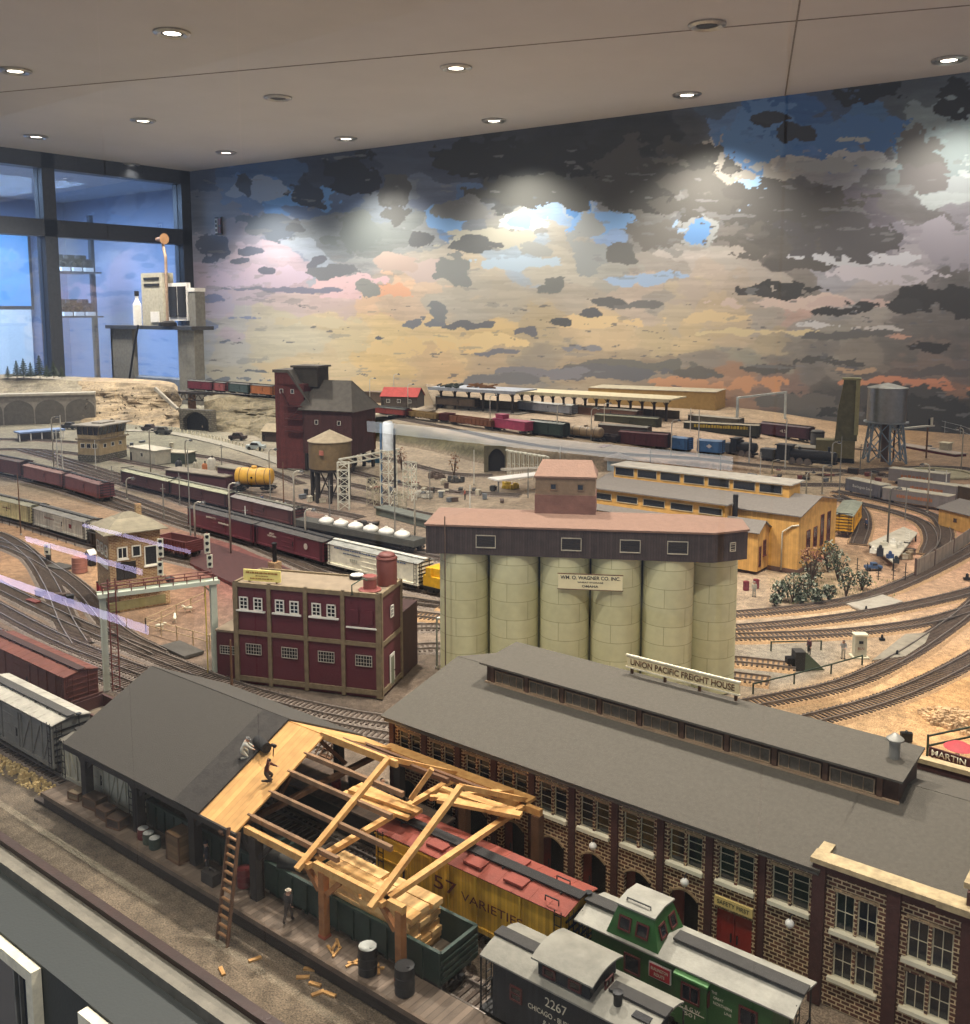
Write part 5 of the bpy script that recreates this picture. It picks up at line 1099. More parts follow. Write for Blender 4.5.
# wooden steps seen between the tracks
t = thing('wooden_steps', 'narrow wooden steps seen through the rafters behind the shed', 'steps', at(318, 772, G)); m_ = M_oldwood
for k in range(4): MB().box(-.008, .008, k * .005, k * .005 + .006, k * .006, k * .006 + .0015).build('tread', m_, t)
MB().bar((-.008, 0, 0), (-.008, .02, .024), .0015).bar((.008, 0, 0), (.008, .02, .024), .0015).bar((-.008, 0, .012), (-.008, .02, .036), .0012).bar((.008, 0, .012), (.008, .02, .036), .0012).build('stringer', m_, t)
# ================= the brick freight house =================
FX, FY = -.635, .665; NB = 10; BW = .422 / NB; XT = .522; XP = .424
fh = thing('freight_house', 'long dark brick freight house with grey roof and glazed clerestory', 'building', (FX, FY, G))
mbr = brickmat('freight_brick', '754836', '4a2d23', 'dcc49a', .0064, .0031, msize=.0005)
mpier = mat('freight_pier', '4a2b26', .8, var=.2, scale=200); mroof = mat('freight_roof_grey', '575249', .9, var=.12, scale=300, bump=.3, bscale=1400); msill = mat('sill_cream', 'e4dcc0', .7, var=.08); mcap = mat('parapet_stone', 'b8a47e', .85, var=.25, scale=120)
EZ_ = .103
core = MB().box(.003, XT - .002, .012, .215, 0, EZ_ - .004).build('core_wall', mat('interior_dark', '15110f', .9), fh)
def arch_panel(x0, x1, z0, z1, ax0, ax1, az, rise, y0=0., y1=.004):
    """wall panel with an arched opening"""
    n = 8; cx = (ax0 + ax1) / 2; hw = (ax1 - ax0) / 2
    arc = [(ax0 + (ax1 - ax0) * i / n, az + rise * (1 - ((2 * i / n) - 1) ** 2)) for i in range(n + 1)]
    g = MB().box(x0, ax0, y0, y1, z0, z1).box(ax1, x1, y0, y1, z0, z1)
    for i in range(n):
        a, b = arc[i], arc[i + 1]; g.prism([a, b, (b[0], z1), (a[0], z1)], y0, y1, 'y')
    return g, arc
def holed(g, x0, x1, z0, z1, a0, a1, b0, b1, y0=0., y1=.004):
    g.box(x0, a0, y0, y1, z0, z1).box(a1, x1, y0, y1, z0, z1).box(a0, a1, y0, y1, z0, b0).box(a0, a1, y0, y1, b1, z1)
ZS = .0605
wall = MB(); heads = MB(); sills = []; msash = mat('sash_cream', 'cfc6a8', .7)
def dbl_window(xc, z0, hh, ww, nz=4, y=.002, gap=.0022):
    for sg in (-1, 1): win(fh, xc + sg * (ww / 2 + gap / 2), z0 + hh / 2, ww, hh, 1, nz, y=y, fm=msash, fw=.0009, dep=.001)
for k in range(NB):
    x0, x1 = k * BW + .0028, (k + 1) * BW - .0028; xc = (x0 + x1) / 2
    ww = .0128
    holed(wall, x0, x1, ZS, EZ_ - .004, xc - ww - .0016, xc + ww + .0016, ZS + .002, ZS + .030)
    wall.box(xc - .0011, xc + .0011, 0, .004, ZS + .002, ZS + .030)
    dbl_window(xc, ZS + .002, .028, ww, 4, y=.0035)
    MB().box(xc - ww - .003, xc + ww + .003, -.003, .002, ZS - .001, ZS + .0022).build('window_sill', msill, fh)
    for sg in (-1, 1):
        for j in range(5): pass
    heads.box(xc - ww - .0022, xc - .0006, -.0009, .001, ZS + .030, ZS + .0325).box(xc + .0006, xc + ww + .0022, -.0009, .001, ZS + .030, ZS + .0325)
    if k < NB - 2:
        g, arc = arch_panel(x0, x1, 0, ZS, xc - .0125, xc + .0125, .036, .006); wall.v, base = wall.v + g.v, len(wall.v); wall.f += [tuple(i + base for i in f) for f in g.f]; wall.m += g.m
        for i in range(len(arc) - 1): heads.bar((arc[i][0], -.0003, arc[i][1] + .0012), (arc[i + 1][0], -.0003, arc[i + 1][1] + .0012), .0016, .0026, (0, 1, 0))
        if k in (7, 6, 5, 4, 3): 
            d_ = MB().box(xc - .0125, xc - .0045 if k != 7 else xc - .002, .0045, .0055, .0, .040).build('door', mat('door_red_dark', '5e1d17', .6), fh)
            MB().box(-.0004, .0004, -.001, 0, .012, .018).build('handle', M_blackmetal, d_, loc=(xc - .006, .0045, 0))
    elif k == NB - 2:
        holed(wall, x0, x1, 0, ZS, xc - .0145, xc + .0145, 0.0001, .039)
        d_ = MB().box(xc - .0145, xc - .0003, .0015, .003, 0, .039).box(xc + .0003, xc + .0145, .0015, .003, 0, .039).build('door', mat('door_red', '8c2018', .5, var=.1), fh, label='bright red double door')
        for sg in (-1, 1): MB().box(xc + sg * .0025 - .0005, xc + sg * .0025 + .0005, .0003, .0015, .014, .021).build('handle', M_blackmetal, d_)
        for j in range(13): heads.box(xc - .0145 + j * .0023, xc - .0145 + j * .0023 + .0013, -.0006, .001, .039, .0415)
        s_ = MB().box(xc - .0155, xc + .0155, -.0026, -.0008, .0425, .0500).build('sign_board', mat('sign_yellow', 'd9c07a', .6, bump=0, var=.05), fh)
        lettering(s_, 'SAFETY FIRST', mat('ink_dark', '2a241c', .6, bump=0), .0034, (xc, -.0027, .0463), .026)
    else:
        wall.box(x0, x1, 0, .004, 0, ZS)
    if k in (9, 7, 5, 3, 1):
        zz = .0545; l_ = MB().tube([(xc + .003, 0, zz + .003), (xc + .003, -.004, zz + .004), (xc + .003, -.006, zz + .0015)], .0005, 6).build('lamp_bracket', M_blackmetal, fh)
        o = bpy.data.objects.new('lamp_globe', MB().lathe([(.0001, -.0034), (.0019, -.0028), (.0033, -.0008), (.0033, .0010), (.0019, .0028), (.0001, .0034)], 16).mesh('lamp_globe', M_lampglass, True)); COL.objects.link(o); o.parent = l_; o.location = (xc + .003, -.006, zz - .0015)
wall.build('front_wall', mbr, fh); heads.build('window_heads', mat('head_brick', 'a98f6c', .85, var=.35, scale=500), fh)
piers = MB()
for k in range(NB + 1): x = k * BW; piers.box(x - .0029, x + .0029, -.0026, .004, 0, EZ_ - .004)
piers.box(0, XP, -.0012, .004, EZ_ - .008, EZ_ - .004).build('piers', mpier, fh)
MB().box(-.0035, XP, -.0088, -.0066, EZ_ - .0035, EZ_ - .0015).build('gutter', mat('gutter_grey', '55524d', .4, .3), fh)
# side wall (left) and rear wall
MB().box(-.002, .003, 0, .215, 0, EZ_).prism([(0.0, EZ_ - .001), (.215, EZ_ - .001), (.11, .126)], -.002, .003, 'x').build('side_wall', mbr, fh)
MB().box(0, XT, .211, .215, 0, EZ_).build('rear_wall', mbr, fh)
# main roof
RY, RZ = .110, .128
g = MB(); e0 = (-.009, EZ_ - .001); k0 = (RZ - e0[1]) / (RY - e0[0])
g.quad((-.008, e0[0], e0[1]), (XP + .001, e0[0], e0[1]), (XP + .001, RY, RZ), (-.008, RY, RZ), -.002)
g.quad((XP - .001, .002, e0[1] + k0 * .011), (XT - .004, .002, e0[1] + k0 * .011), (XT - .004, RY, RZ), (XP - .001, RY, RZ), -.002)
g.quad((XT - .004, .222, e0[1]), (-.008, .222, e0[1]), (-.008, RY, RZ), (XT - .004, RY, RZ), -.002)
g.build('roof', mroof, fh)
# clerestory
C0, C1, CY0, CY1, CZ0, CZ1 = .052, .452, .083, .137, .112, .1435
MB().box(C0, C1, CY0 + .0015, CY1, CZ0, CZ1).build('clerestory', mat('clerestory_brown', '4a3528', .8, var=.25), fh)
MB().prism([(CY0 - .005, CZ1), (CY1 + .005, CZ1 + .004), (CY1 + .005, CZ1 + .0058), (CY0 - .005, CZ1 + .0018)], C0 - .005, C1 + .004, 'x').build('clerestory_roof', mroof, fh)
nb = 9; bw = (C1 - C0 - .022) / nb; cw = mat('clerestory_sill', 'a58c70', .75)
for k in range(nb):
    xc = C0 + .008 + bw * (k + .5)
    win(fh, xc, .1325, bw - .007, .0128, 4, 1, y=CY0 + .0012, fm=mat('clerestory_sash', '9c8468', .75), fw=.0009, dep=.0012, gm=mat('clerestory_glass', '7d7464', .25, var=.5, scale=45, bump=0, c2='2c2620'))
MB().box(C0 - .001, C1 + .001, CY0 - .0008, CY0 + .002, .1235, .1256).build('clerestory_sill_board', cw, fh)
g = MB()
for k in range(nb + 1): x = C0 + .006 + bw * k; g.box(x, x + .0042, CY0 - .0002, CY0 + .002, .125, CZ1)
g.build('clerestory_posts', mat('clerestory_brown2', '5d4434', .8), fh)
p = at(893.7, 758, G + CZ1 + .004); vx, vy = p.x - FX, p.y - FY
MB().lathe([(.0042, 0), (.0042, .0155), (.0068, .0165), (.0068, .0178), (.001, .0225)], 16, (vx, .112, CZ1 + .002)).build('roof_vent', mat('vent_grey', '8a8880', .5, .3), fh, smooth=40)
# right-hand pavilion
pv = MB(); pm_ = [XP, (XP + XT) / 2 + .002, XT]; PT = .1085
for k in range(2):
    x0, x1 = pm_[k] + .0045, pm_[k + 1] - .0045; xc = (x0 + x1) / 2; ww = .0132; yy = -.004
    zz = [0, ZS - .034, ZS, EZ_ + .0]
    for (za, zb, b0, b1) in ((0, .054, .024, .0505), (.054, PT, ZS, ZS + .0285)):
        holed(pv, x0, x1, za, zb, xc - ww - .0014, xc + ww + .0014, b0, b1, yy, yy + .004); pv.box(xc - .0011, xc + .0011, yy, yy + .004, b0, b1)
        for sg in (-1, 1): win(fh, xc + sg * (ww / 2 + .0011), (b0 + b1) / 2, ww, b1 - b0, 2, 2, y=yy + .0032, fm=msash, fw=.0009, dep=.001)
        MB().box(xc - ww - .004, xc + ww + .004, yy - .003, yy + .002, b0 - .0026, b0 + .0004).build('window_sill', msill, fh)
        g = MB()
        for sg in (-1, 1):
            c0 = xc + sg * (ww / 2 + .0011)
            for j in range(6): g.prism([(c0 - ww / 2 - .001 + (ww + .002) * j / 6, b1 + .0002 + .002 * (1 - ((2 * j / 6) - 1) ** 2)), (c0 - ww / 2 - .001 + (ww + .002) * (j + 1) / 6, b1 + .0002 + .002 * (1 - ((2 * (j + 1) / 6) - 1) ** 2)), (c0 - ww / 2 - .001 + (ww + .002) * (j + 1) / 6, b1 + .0032), (c0 - ww / 2 - .001 + (ww + .002) * j / 6, b1 + .0032)], yy - .0008, yy + .001, 'y')
        g.build('window_heads', mat('head_brick', 'a98f6c', .85, var=.35, scale=500), fh)
pv.build('pavilion_wall', mbr, fh)
g = MB()
for x in pm_: g.box(x - .0045, x + .0045, -.008, .004, 0, PT)
g.box(XP - .0045, XT + .0045, -.007, .004, EZ_ - .001, PT).box(XT - .001, XT + .0045, -.006, .178, 0, EZ_ - .002)
g.box(XT - .003, XT + .003, -.004, RY, EZ_ - .004, .122).box(XT - .003, XT + .003, RY, .178, EZ_, .122).build('pavilion_piers', mpier, fh)
MB().box(XP - .0035, XP + .0015, .000, .03, EZ_ - .004, PT).box(XP, XT, .172, .177, EZ_ - .01, .122).build('parapet_wall', mpier, fh)
g = MB().box(XP - .006, XT - .02, -.0095, .0045, PT, PT + .0038).box(XT - .0199, XT + .0062, -.0105, .0045, PT - .0005, PT + .0042).box(XT - .006, XT + .0062, .0, .178, .122, .126)
g.box(XP - .001, XT, .1705, .1785, .122, .126).box(XP - .0055, XP + .003, .0046, .018, PT + .0002, PT + .0034); g.build('parapet_coping', mcap, fh)
g = MB().box(XT + .0045, XT + .0068, .018, .16, .02, .09).build('end_wall', brickmat('freight_brick_pale', '9a7a58', '7c5c44', 'd8c49c', .0046, .0019, msize=.0002), fh, label='paler brick end wall')
# roof-top name board
a1, a2 = aty(627, 661, .80), aty(739, 688.5, .80); zc = (a1.z + a2.z) / 2
t = thing('roof_sign', 'long cream name board on the freight house clerestory roof', 'sign', (a1.x, .80, G + .146)); Ls = a2.x - a1.x; zb = zc - (G + .146)
MB().box(0, Ls, 0, .0016, zb - .0058, zb + .0058).build('board', mat('sign_cream', 'd8c79a', .7, var=.12), t)
MB().box(-.001, Ls + .001, -.0006, .0018, zb + .0052, zb + .0066).box(-.001, Ls + .001, -.0006, .0018, zb - .0066, zb - .0052).build('frame', mat('sign_frame_pale', 'e6dcc0', .7), t)
lettering(t, 'UNION PACIFIC FREIGHT HOUSE', mat('ink_brown', '6a4a2c', .6, bump=0), .0062, (Ls / 2, -.0002, zb), Ls * .93, bold=.02)
for k in range(4): MB().box(-.0012, .0012, .002, .0044, 0.0, zb + .006).build('post', M_oldwood, t, loc=(.004 + (Ls - .008) * k / 3, 0, 0))
# ================= middle ground =================
def mk(*a, **k): return mat(*a, **k)
# ---- grain elevator with six silos
z0 = 1.235; a, b = at(426, 553, z0), at(713, 563, z0); d = b - a; SL = math.hypot(d.x, d.y); ang = math.atan2(d.y, d.x)
ge = thing('grain_elevator', 'large grain elevator: six pale concrete silos under a dark boarded headhouse', 'building', (a.x, a.y, G), ang)
def loc2(px, py, z):
    p = at(px, py, z) - Vector((a.x, a.y, 0)); c, s = math.cos(-ang), math.sin(-ang); return (p.x * c - p.y * s, p.x * s + p.y * c)
cz = loc2(747, 559, z0)
mconc = brickmat('silo_concrete', 'd2cfa6', 'cbc89e', 'a09d78', .058, .0245, arc=.033, msize=.0004, bump=.2, rough=.8, grime=.15)
HB, HE, HD = z0 - G, .2225, .105; r = .0325
for k in range(5):
    cx = .0125 + r + .0672 * k
    MB().lathe([(r, 0), (r, HB)], 48).build('silo', mconc, ge, smooth=40, loc=(cx, .0015 + r, 0))
    MB().lathe([(r, 0), (r, HB)], 32).build('silo', mconc, ge, smooth=40, loc=(cx, HD - r, 0)) if k in (0, 4) else None
MB().lathe([(r, 0), (r, HB)], 48).build('silo', mconc, ge, smooth=40, loc=(.0125 + r + .0672 * 5 - .009, .030 + r, 0))
MB().box(.03, .36, .045, .06, 0, HB).build('gap_shade_wall', mk('silo_gap_shade', '6d6b58', .9), ge)  # backing wall added; shade between the silos is put into its colour
fp = [(0, 0), (SL, 0), cz, (cz[0] - .002, HD - .02), (SL - .02, HD), (0, HD)]
mdk = boardmat('dark_siding', '4a3e3a', .0034, 'V', .35, var=.25)
MB().prism(fp, HB, HE).build('headhouse', mdk, ge)
mred_roof = mat('red_brown_roof', '7c6152', .9, var=.08, scale=120, bump=.4)
def inset(p, k): cx, cy = .19, HD / 2; return (cx + (p[0] - cx) * (1 + k / .2), cy + (p[1] - cy) * (1 + k / .055))
ov = [inset(p, .002) for p in fp]; n = len(ov); rid = [(.055, HD / 2), (SL - .035, HD / 2)]
g = MB(); V_ = [(x, y, HE - .001) for x, y in ov] + [(rid[0][0], rid[0][1], HE + .012), (rid[1][0], rid[1][1], HE + .012)] + [(x, y, HE + .0015) for x, y in ov]
g.add(V_, [tuple(range(n))[::-1]] + [(i, (i + 1) % n, n + 2 + (i + 1) % n, n + 2 + i) for i in range(n)] + [(8, 9, 7, 6), (9, 10, 7), (10, 11, 7), (11, 12, 7), (12, 13, 6, 7), (13, 8, 6)])
g.build('roof', mred_roof, ge)
for (px, py) in ((489, 536), (572, 541), (630, 542), (677, 545)):
    # louvred vent, cream frame
    q_ = loc2(px, py, G + .203); x = q_[0]; f_ = MB(); w_, h_ = .013, .0085
    f_.box(x - w_, x + w_, -.0016, 0, .203 - h_, .203 - h_ + .0013).box(x - w_, x - w_ + .001, -.0014, 0, .203 - h_, .203 + h_).box(x + w_ - .001, x + w_, -.0014, 0, .203 - h_, .203 + h_).box(x - w_, x + w_, -.0014, 0, .203 + h_ - .001, .203 + h_)
    v_ = f_.build('vent', mk('vent_frame', 'b5ac98', .8), ge)
    l_ = MB()
    for j in range(5): l_.box(x - w_ + .001, x + w_ - .001, -.001, 0, .203 - h_ + .0018 + j * .0029, .203 - h_ + .0037 + j * .0029)
    l_.build('louvre', mk('louvre_dark', '35302d', .8), v_)
dx_, dy_ = cz[0] - SL, cz[1]; an = math.atan2(dy_, dx_)
win(ge, SL + dx_ * .55 + .0002, .203, .009, .012, 1, 4, y=dy_ * .55, rz=an, fm=mk('vent_frame', 'b5ac98', .8), name='vent')
# downpipe and joints
MB().tube([(.0255, -.002, .235), (.0255, -.002, 0)], .0008, 6).build('downpipe', mk('pipe_brown', '5d4a3c', .7), ge)
# cupola
q0 = loc2(541, 500, G + .232); q1 = loc2(597, 500, G + .232); x0, x1 = q0[0], q1[0]; y0, y1 = HD / 2 - .008, HD / 2 + .040
cp = MB().box(x0, x1, y0, y1, HE + .002, .281).build('cupola', mk('cupola_tan', '8a745c', .85), ge)
MB().box(x0 - .0008, x1 + .0008, y0 - .0008, y1 + .0008, HE + .002, .258).build('cupola_base', mk('cupola_rust', '7e5a4e', .85), cp)
MB().box(x0 - .002, x1 + .002, y0 - .002, y1 + .002, .2805, .283).add([(x0 - .002, y0 - .002, .283), (x1 + .002, y0 - .002, .283), (x1 + .002, y1 + .002, .283), (x0 - .002, y1 + .002, .283), (x0 + .006, y1 - .006, .299), (x1 - .006, y1 - .006, .299)], [(0, 1, 5, 4), (1, 2, 5), (2, 3, 4, 5), (3, 0, 4)]).build('cupola_roof', mred_roof, cp)
for k in (.3, .75): win(cp, x0 + (x1 - x0) * k, .269, .009, .009, 1, 1, y=y0 - .0002, fm=mk('cupola_sash', '75604a', .8))
# name board
w_, h_ = .082, .020; cxs = loc2(589, 593, G + .155)[0]
s_ = MB().box(cxs - w_ / 2, cxs + w_ / 2, -.003, -.0005, .155 - h_ / 2, .155 + h_ / 2).build('name_board', mk('board_cream', 'eadfb4', .6, bump=0, var=.05), ge, label='cream name board')
MB().box(cxs - w_ / 2 - .0008, cxs + w_ / 2 + .0008, -.0032, -.002, .155 + h_ / 2 - .0004, .155 + h_ / 2 + .0006).box(cxs - w_ / 2 - .0008, cxs + w_ / 2 + .0008, -.0032, -.002, .155 - h_ / 2 - .0006, .155 - h_ / 2 + .0004).build('rim', M_oldwood, s_)
bk = mk('ink_black', '1c1a18', .6, bump=0)
lettering(s_, 'WM. O. WAGNER CO. INC.', bk, .0048, (cxs, -.0031, .1605), .076, bold=.02); lettering(s_, 'WHEAT STORAGE', bk, .0021, (cxs, -.0031, .1545), .033, bold=.02); lettering(s_, 'OMAHA', bk, .0032, (cxs, -.0031, .1495), .021, bold=.02)
# ---- maroon two-storey concrete-framed works
rb, L = building_frame('factory', 'maroon two-storey works with brown concrete frame and white windows', 'building', (236, 682), (382, 699)); Hh = hat(236, 682, 577); Hh = (Hh + hat(382, 699, 599)) / 2; D_ = .075
mma2 = mat('maroon_wall', '5f2a33', .6, var=.12, scale=30); mfr = mat('brown_concrete_frame', '86765c', .85, var=.2, scale=150)
MB().box(.001, L - .001, .001, D_, 0, Hh - .006).build('wall', mma2, rb)
g = MB(); fw = .0052
for i in range(5):
    x = i * (L - .0) / 4; xa = max(0, x - fw / 2) if 0 < i < 4 else (0 if i == 0 else L - fw * 1.3); xb = xa + (fw if 0 < i < 4 else fw * 1.3); g.box(xa, xb, -.0016, .003, 0, Hh)
g.build('pillars', mfr, rb)
g = MB()
for (za, zb) in ((.004, .0105), (Hh * .49, Hh * .49 + .0055), (Hh - .006, Hh)): g.box(0, L, -.0012, .003, za, zb); g.box(L - .003, L + .0012, 0, D_, za, zb)
for y in (0, D_ - .004): g.box(L - .003, L + .0014, y, y + .004, 0, Hh)
g.box(0, .003, 0, D_, Hh - .006, Hh).box(0, L, D_ - .003, D_, Hh - .006, Hh); g.build('frame_bands', mfr, rb)
MB().box(.002, L - .002, .002, D_ - .002, Hh - .0045, Hh - .0025).build('roof', mk('gravel_roof', '8b7c68', .95, var=.15), rb)
bw = L / 4; mww = mk('window_white', 'e8e4d8', .6, var=.05)
for i in range(4):
    xc = bw * (i + .5)
    if i < 3:
        for sg in (-1, 1): win(rb, xc + sg * bw * .2, Hh * .80, .0132, .0175, 2, 3, y=-.0001, fm=mww, fw=.0016)
        MB().box(xc - bw * .4, xc + bw * .4, -.003, 0, Hh * .80 - .011, Hh * .80 - .009).build('window_sill', mww, rb)
    else:
        MB().box(xc - bw * .4, xc + bw * .4, -.003, 0, Hh * .66, Hh * .66 + .0015).build('window_sill', mww, rb)
        for sg in (-1, 1): MB().box(xc + sg * bw * .19 - .0055, xc + sg * bw * .19 + .0055, -.0007, .001, Hh * .70, Hh * .83).build('blank_panel', mma2, rb)
    win(rb, xc + .002, Hh * .35, .0235, .015, 6, 3, y=-.0001, fm=mk('bar_grey', 'b7b0a2', .6), fw=.0009, dep=.0008)
win(rb, L + .0001, Hh * .76, .011, .016, 2, 3, y=D_ * .5, rz=R(90), fm=mww, fw=.0014)
dr = MB().box(0, .0012, -.008, .008, 0, .045).build('door', mww, rb, loc=(L, D_ * .48, .004)); MB().box(.0012, .0014, -.0055, .0055, .004, .041).build('pane', mk('door_glass', '79806a', .3, bump=0), dr); MB().lathe([(.0001, 0), (.0008, 0), (.0008, .001), (.0001, .001)], 8, (.0012, .0065, .02), 'x').build('handle', M_blackmetal, dr)
# annexes
MB().box(L * .62, L + .0005, D_ * .98, D_ + .06, 0, Hh * .66).build('annexe', mk('annexe_brown', '4b3330', .8), rb)
MB().box(-.035, 0, .012, D_ * .9, 0, Hh * .46).build('annexe', mk('annexe_maroon', '54242a', .8), rb)
MB().box(-.036, 0, .011, D_ * .9, Hh * .46, Hh * .48).build('annexe_roof', mk('gravel_roof', '8b7c68', .95, var=.15), rb)
win(rb, -.018, Hh * .28, .024, .012, 6, 3, y=.0118, fm=mk('bar_grey', 'b7b0a2', .6), fw=.0009, dep=.0008)
rz_ = math.atan2((at(382, 699) - at(236, 682)).y, (at(382, 699) - at(236, 682)).x)
def onroof(px, py, h): return at(px, py, G + h)
p = onroof(262, 583, Hh - .002); t = thing('roof_sign', 'yellow two-line sign board standing on the maroon works roof', 'sign', p, rz_ + R(2))
w_ = .054; MB().box(-w_ / 2, w_ / 2, 0, .002, .0022, .0175).build('board', mk('sign_yellow2', 'efe08a', .6, var=.05, bump=0), t); MB().box(-w_ / 2 + .006, -w_ / 2 + .008, .002, .006, 0, .016).build('strut', M_oldwood, t); MB().box(w_ / 2 - .008, w_ / 2 - .006, .002, .006, 0, .016).build('strut', M_oldwood, t)
lettering(t, '~14', mk('ink_ochre', '9a6a2a', .6, bump=0), .0026, (0, -.0003, .0137), .046); lettering(t, '~6', mk('ink_ochre', '9a6a2a', .6, bump=0), .0014, (0, -.0003, .0095), .018); lettering(t, '~11', mk('ink_ochre', '9a6a2a', .6, bump=0), .0018, (0, -.0003, .0058), .034)
def rooftank(name, label, px, py, r, h, c, dome=True, flange=False):
    p = onroof(px, py, Hh - .002); t = thing(name, label, 'tank', p); m = mk('tank_' + c, c, .55, var=.12, scale=60)
    MB().lathe([(r, 0), (r, h), (r * .94, h * 1.03)], 28).build('body', m, t, smooth=40)
    if dome: MB().lathe([(r * .8, h), (r * .85, h + r * .2), (r * .65, h + r * .42), (.0005, h + r * .5)], 24).build('dome', m, t, smooth=True); MB().lathe([(r * 1.02, h * .94), (r * 1.05, h * .95), (r * 1.05, h * .985), (r * 1.02, h)], 28, caps=False).build('rim', m, t)
    if flange: MB().lathe([(r * 1.7, 0), (r * 1.7, .0015), (r * 1.2, .003)], 24).build('flange', m, t); MB().lathe([(r * 1.02, h * .8), (r * 1.08, h * .82), (r * 1.08, h), (r * 1.02, h)], 24, caps=False).build('rim', mk('tank_rim', '9c7468', .6), t)
    return t
rooftank('storage_tank', 'tall red-brown domed tank at the rear of the maroon works roof', 387, 584, .0135, .037, '6e3b33')
rooftank('storage_tank', 'small pinkish flanged tank on the maroon works roof corner', 370, 590, .0088, .019, '8a4a44', False, True)
t = thing('roof_fan', 'flat round black and white fan housing on the maroon works roof', 'ventilator', onroof(357, 578, Hh - .002)); MB().lathe([(.0105, 0), (.0105, .004)], 24).build('housing', M_blackmetal, t, smooth=40); MB().lathe([(.0001, .004), (.009, .004), (.009, .005), (.0001, .005)], 24, caps=False).build('cover', M_white, t)
t = thing('bent_pipe', 'thin green bent pipe rising from the maroon works roof', 'pipe', onroof(352, 595, Hh - .002)); MB().tube([(0, 0, 0), (0, 0, .013), (.012, .008, .022), (.018, .01, .020)], .0008, 6).build('pipe', mk('pipe_green', '43604f', .6), t, smooth=True); MB().lathe([(.002, 0), (.002, .001)], 10).build('flange', M_blackmetal, t)
# ---- signal gantry
gl, gr_ = at(107, 690), at(216, 672); HG = hat(107, 690, 596); dd = gr_ - gl; GL = math.hypot(dd.x, dd.y)
gn = thing('signal_gantry', 'grey steel signal gantry with red ladder spanning the tracks', 'signal gantry', gl, math.atan2(dd.y, dd.x))
mgs = mk('gantry_grey_green', 'b9bfae', .5, var=.1); mlad = mk('ladder_red_brown', '6a3029', .6); MB().box(-.004, .004, -.004, .004, 0, HG).build('post', mgs, gn); MB().box(GL - .004, GL + .004, -.006, .006, 0, HG).build('post', mgs, gn)
MB().box(-.006, GL + .008, -.007, .009, HG, HG + .0022).box(-.006, GL + .008, -.008, -.006, HG - .0012, HG + .0042).box(-.006, GL + .008, .008, .010, HG - .0012, HG + .0042).build('deck', mgs, gn)
g = MB(); g.bar((GL - .004, 0, HG - .012), (GL - .016, 0, HG), .0016); g.build('brace', mgs, gn)
g = MB(); ladder_mb(g, .0066, -.009, 0, HG + .024, w=.009, n=28); [g.tube([(.0066 + q, -.009, 0), (.0066 + q, -.009, HG + .024)], .0009, 6) for q in (0, .009)]; g.build('ladder', mlad, gn)
g = MB()
for y in (-.007, .009):
    for k in range(9): g.tube([(GL * k / 8, y, HG + .003), (GL * k / 8, y, HG + .014)], .0008, 5)
    for z in (.014, .009): g.tube([(0, y, HG + z), (GL, y, HG + z)], .0007, 5)
g.build('railing', mlad, gn)
MB().box(GL - .012, GL - .0105, -.003, -.0015, 0, HG + .004).build('conduit', mk('conduit_yellow', 'c9b14e', .6), gn)
def signal_head(name, label, p, rz, n, h, col='efe9cf', z=0, parent=None, w=.0075):
    t = parent or thing(name, label, 'signal', p, rz)
    MB().box(-w / 2, w / 2, -.0012, .0, z, z + h).build('target_board', mk('signal_cream', col, .6, bump=0), t)
    b_ = MB().box(-w * .4, w * .4, 0, .004, z + h * .05, z + h * .95).build('lamp_case', M_blackmetal, t)
    for k in range(n):
        zz = z + h * (k + .5) / n; l_ = MB().lathe([(.0001, -.0016), (.0021, -.0016), (.0021, -.0010), (.0001, -.0010)], 12, (0, 0, zz), 'y', caps=False).build('lens', M_blackmetal, t)
        MB().prism([(-.0024, zz + .0006), (.0024, zz + .0006), (.0022, zz + .0024), (0, zz + .003), (-.0022, zz + .0024)], -.0042, -.001, 'y').build('hood', M_blackmetal, l_)
    return t
for k, (fx, zz) in enumerate(((.70, .006), (.985, .019),)):
    pass
base_rz = math.atan2(dd.y, dd.x)
for (px, pyt, lab, n, hh) in ((163, 537, 'upper three-lamp signal head on the left pair of the gantry', 3, .0255), (162, 561, 'lower two-lamp signal head on the left pair of the gantry', 2, .019), (209, 526, 'upper three-lamp signal head on the right pair of the gantry', 3, .027), (211, 554.5, 'lower two-lamp signal head on the right pair of the gantry', 2, .018)):
    fx = (px - 107) / (215 - 107.) ; p = gl.lerp(gr_, fx); X = p + Vector((math.sin(base_rz), -math.cos(base_rz), 0)) * .012
    lo, hi = -.1, .2
    for _ in range(30):
        m_ = (lo + hi) / 2
        if proj(X.x, X.y, G + m_)[1] > pyt: lo = m_
        else: hi = m_
    t = signal_head('railway_signal', lab, Vector((X.x, X.y, G + lo - hh)), base_rz - R(12), n, hh)
    MB().bar((0, .002, -.003), (0, .002, hh + .002), .0016).bar((0, .002, hh * .2), (0, .011, hh * .2), .0012).build('bracket', mlad, t)
# small signal at the left
t = thing('dwarf_signal', 'small cream two-lamp signal on a dark box by the left tracks', 'signal', at(48, 562), YAW - R(95)); MB().box(-.004, .004, 0, .006, 0, .018).build('base', M_darkwood, t); signal_head('', '', None, 0, 2, .022, z=.015, parent=t, w=.012)
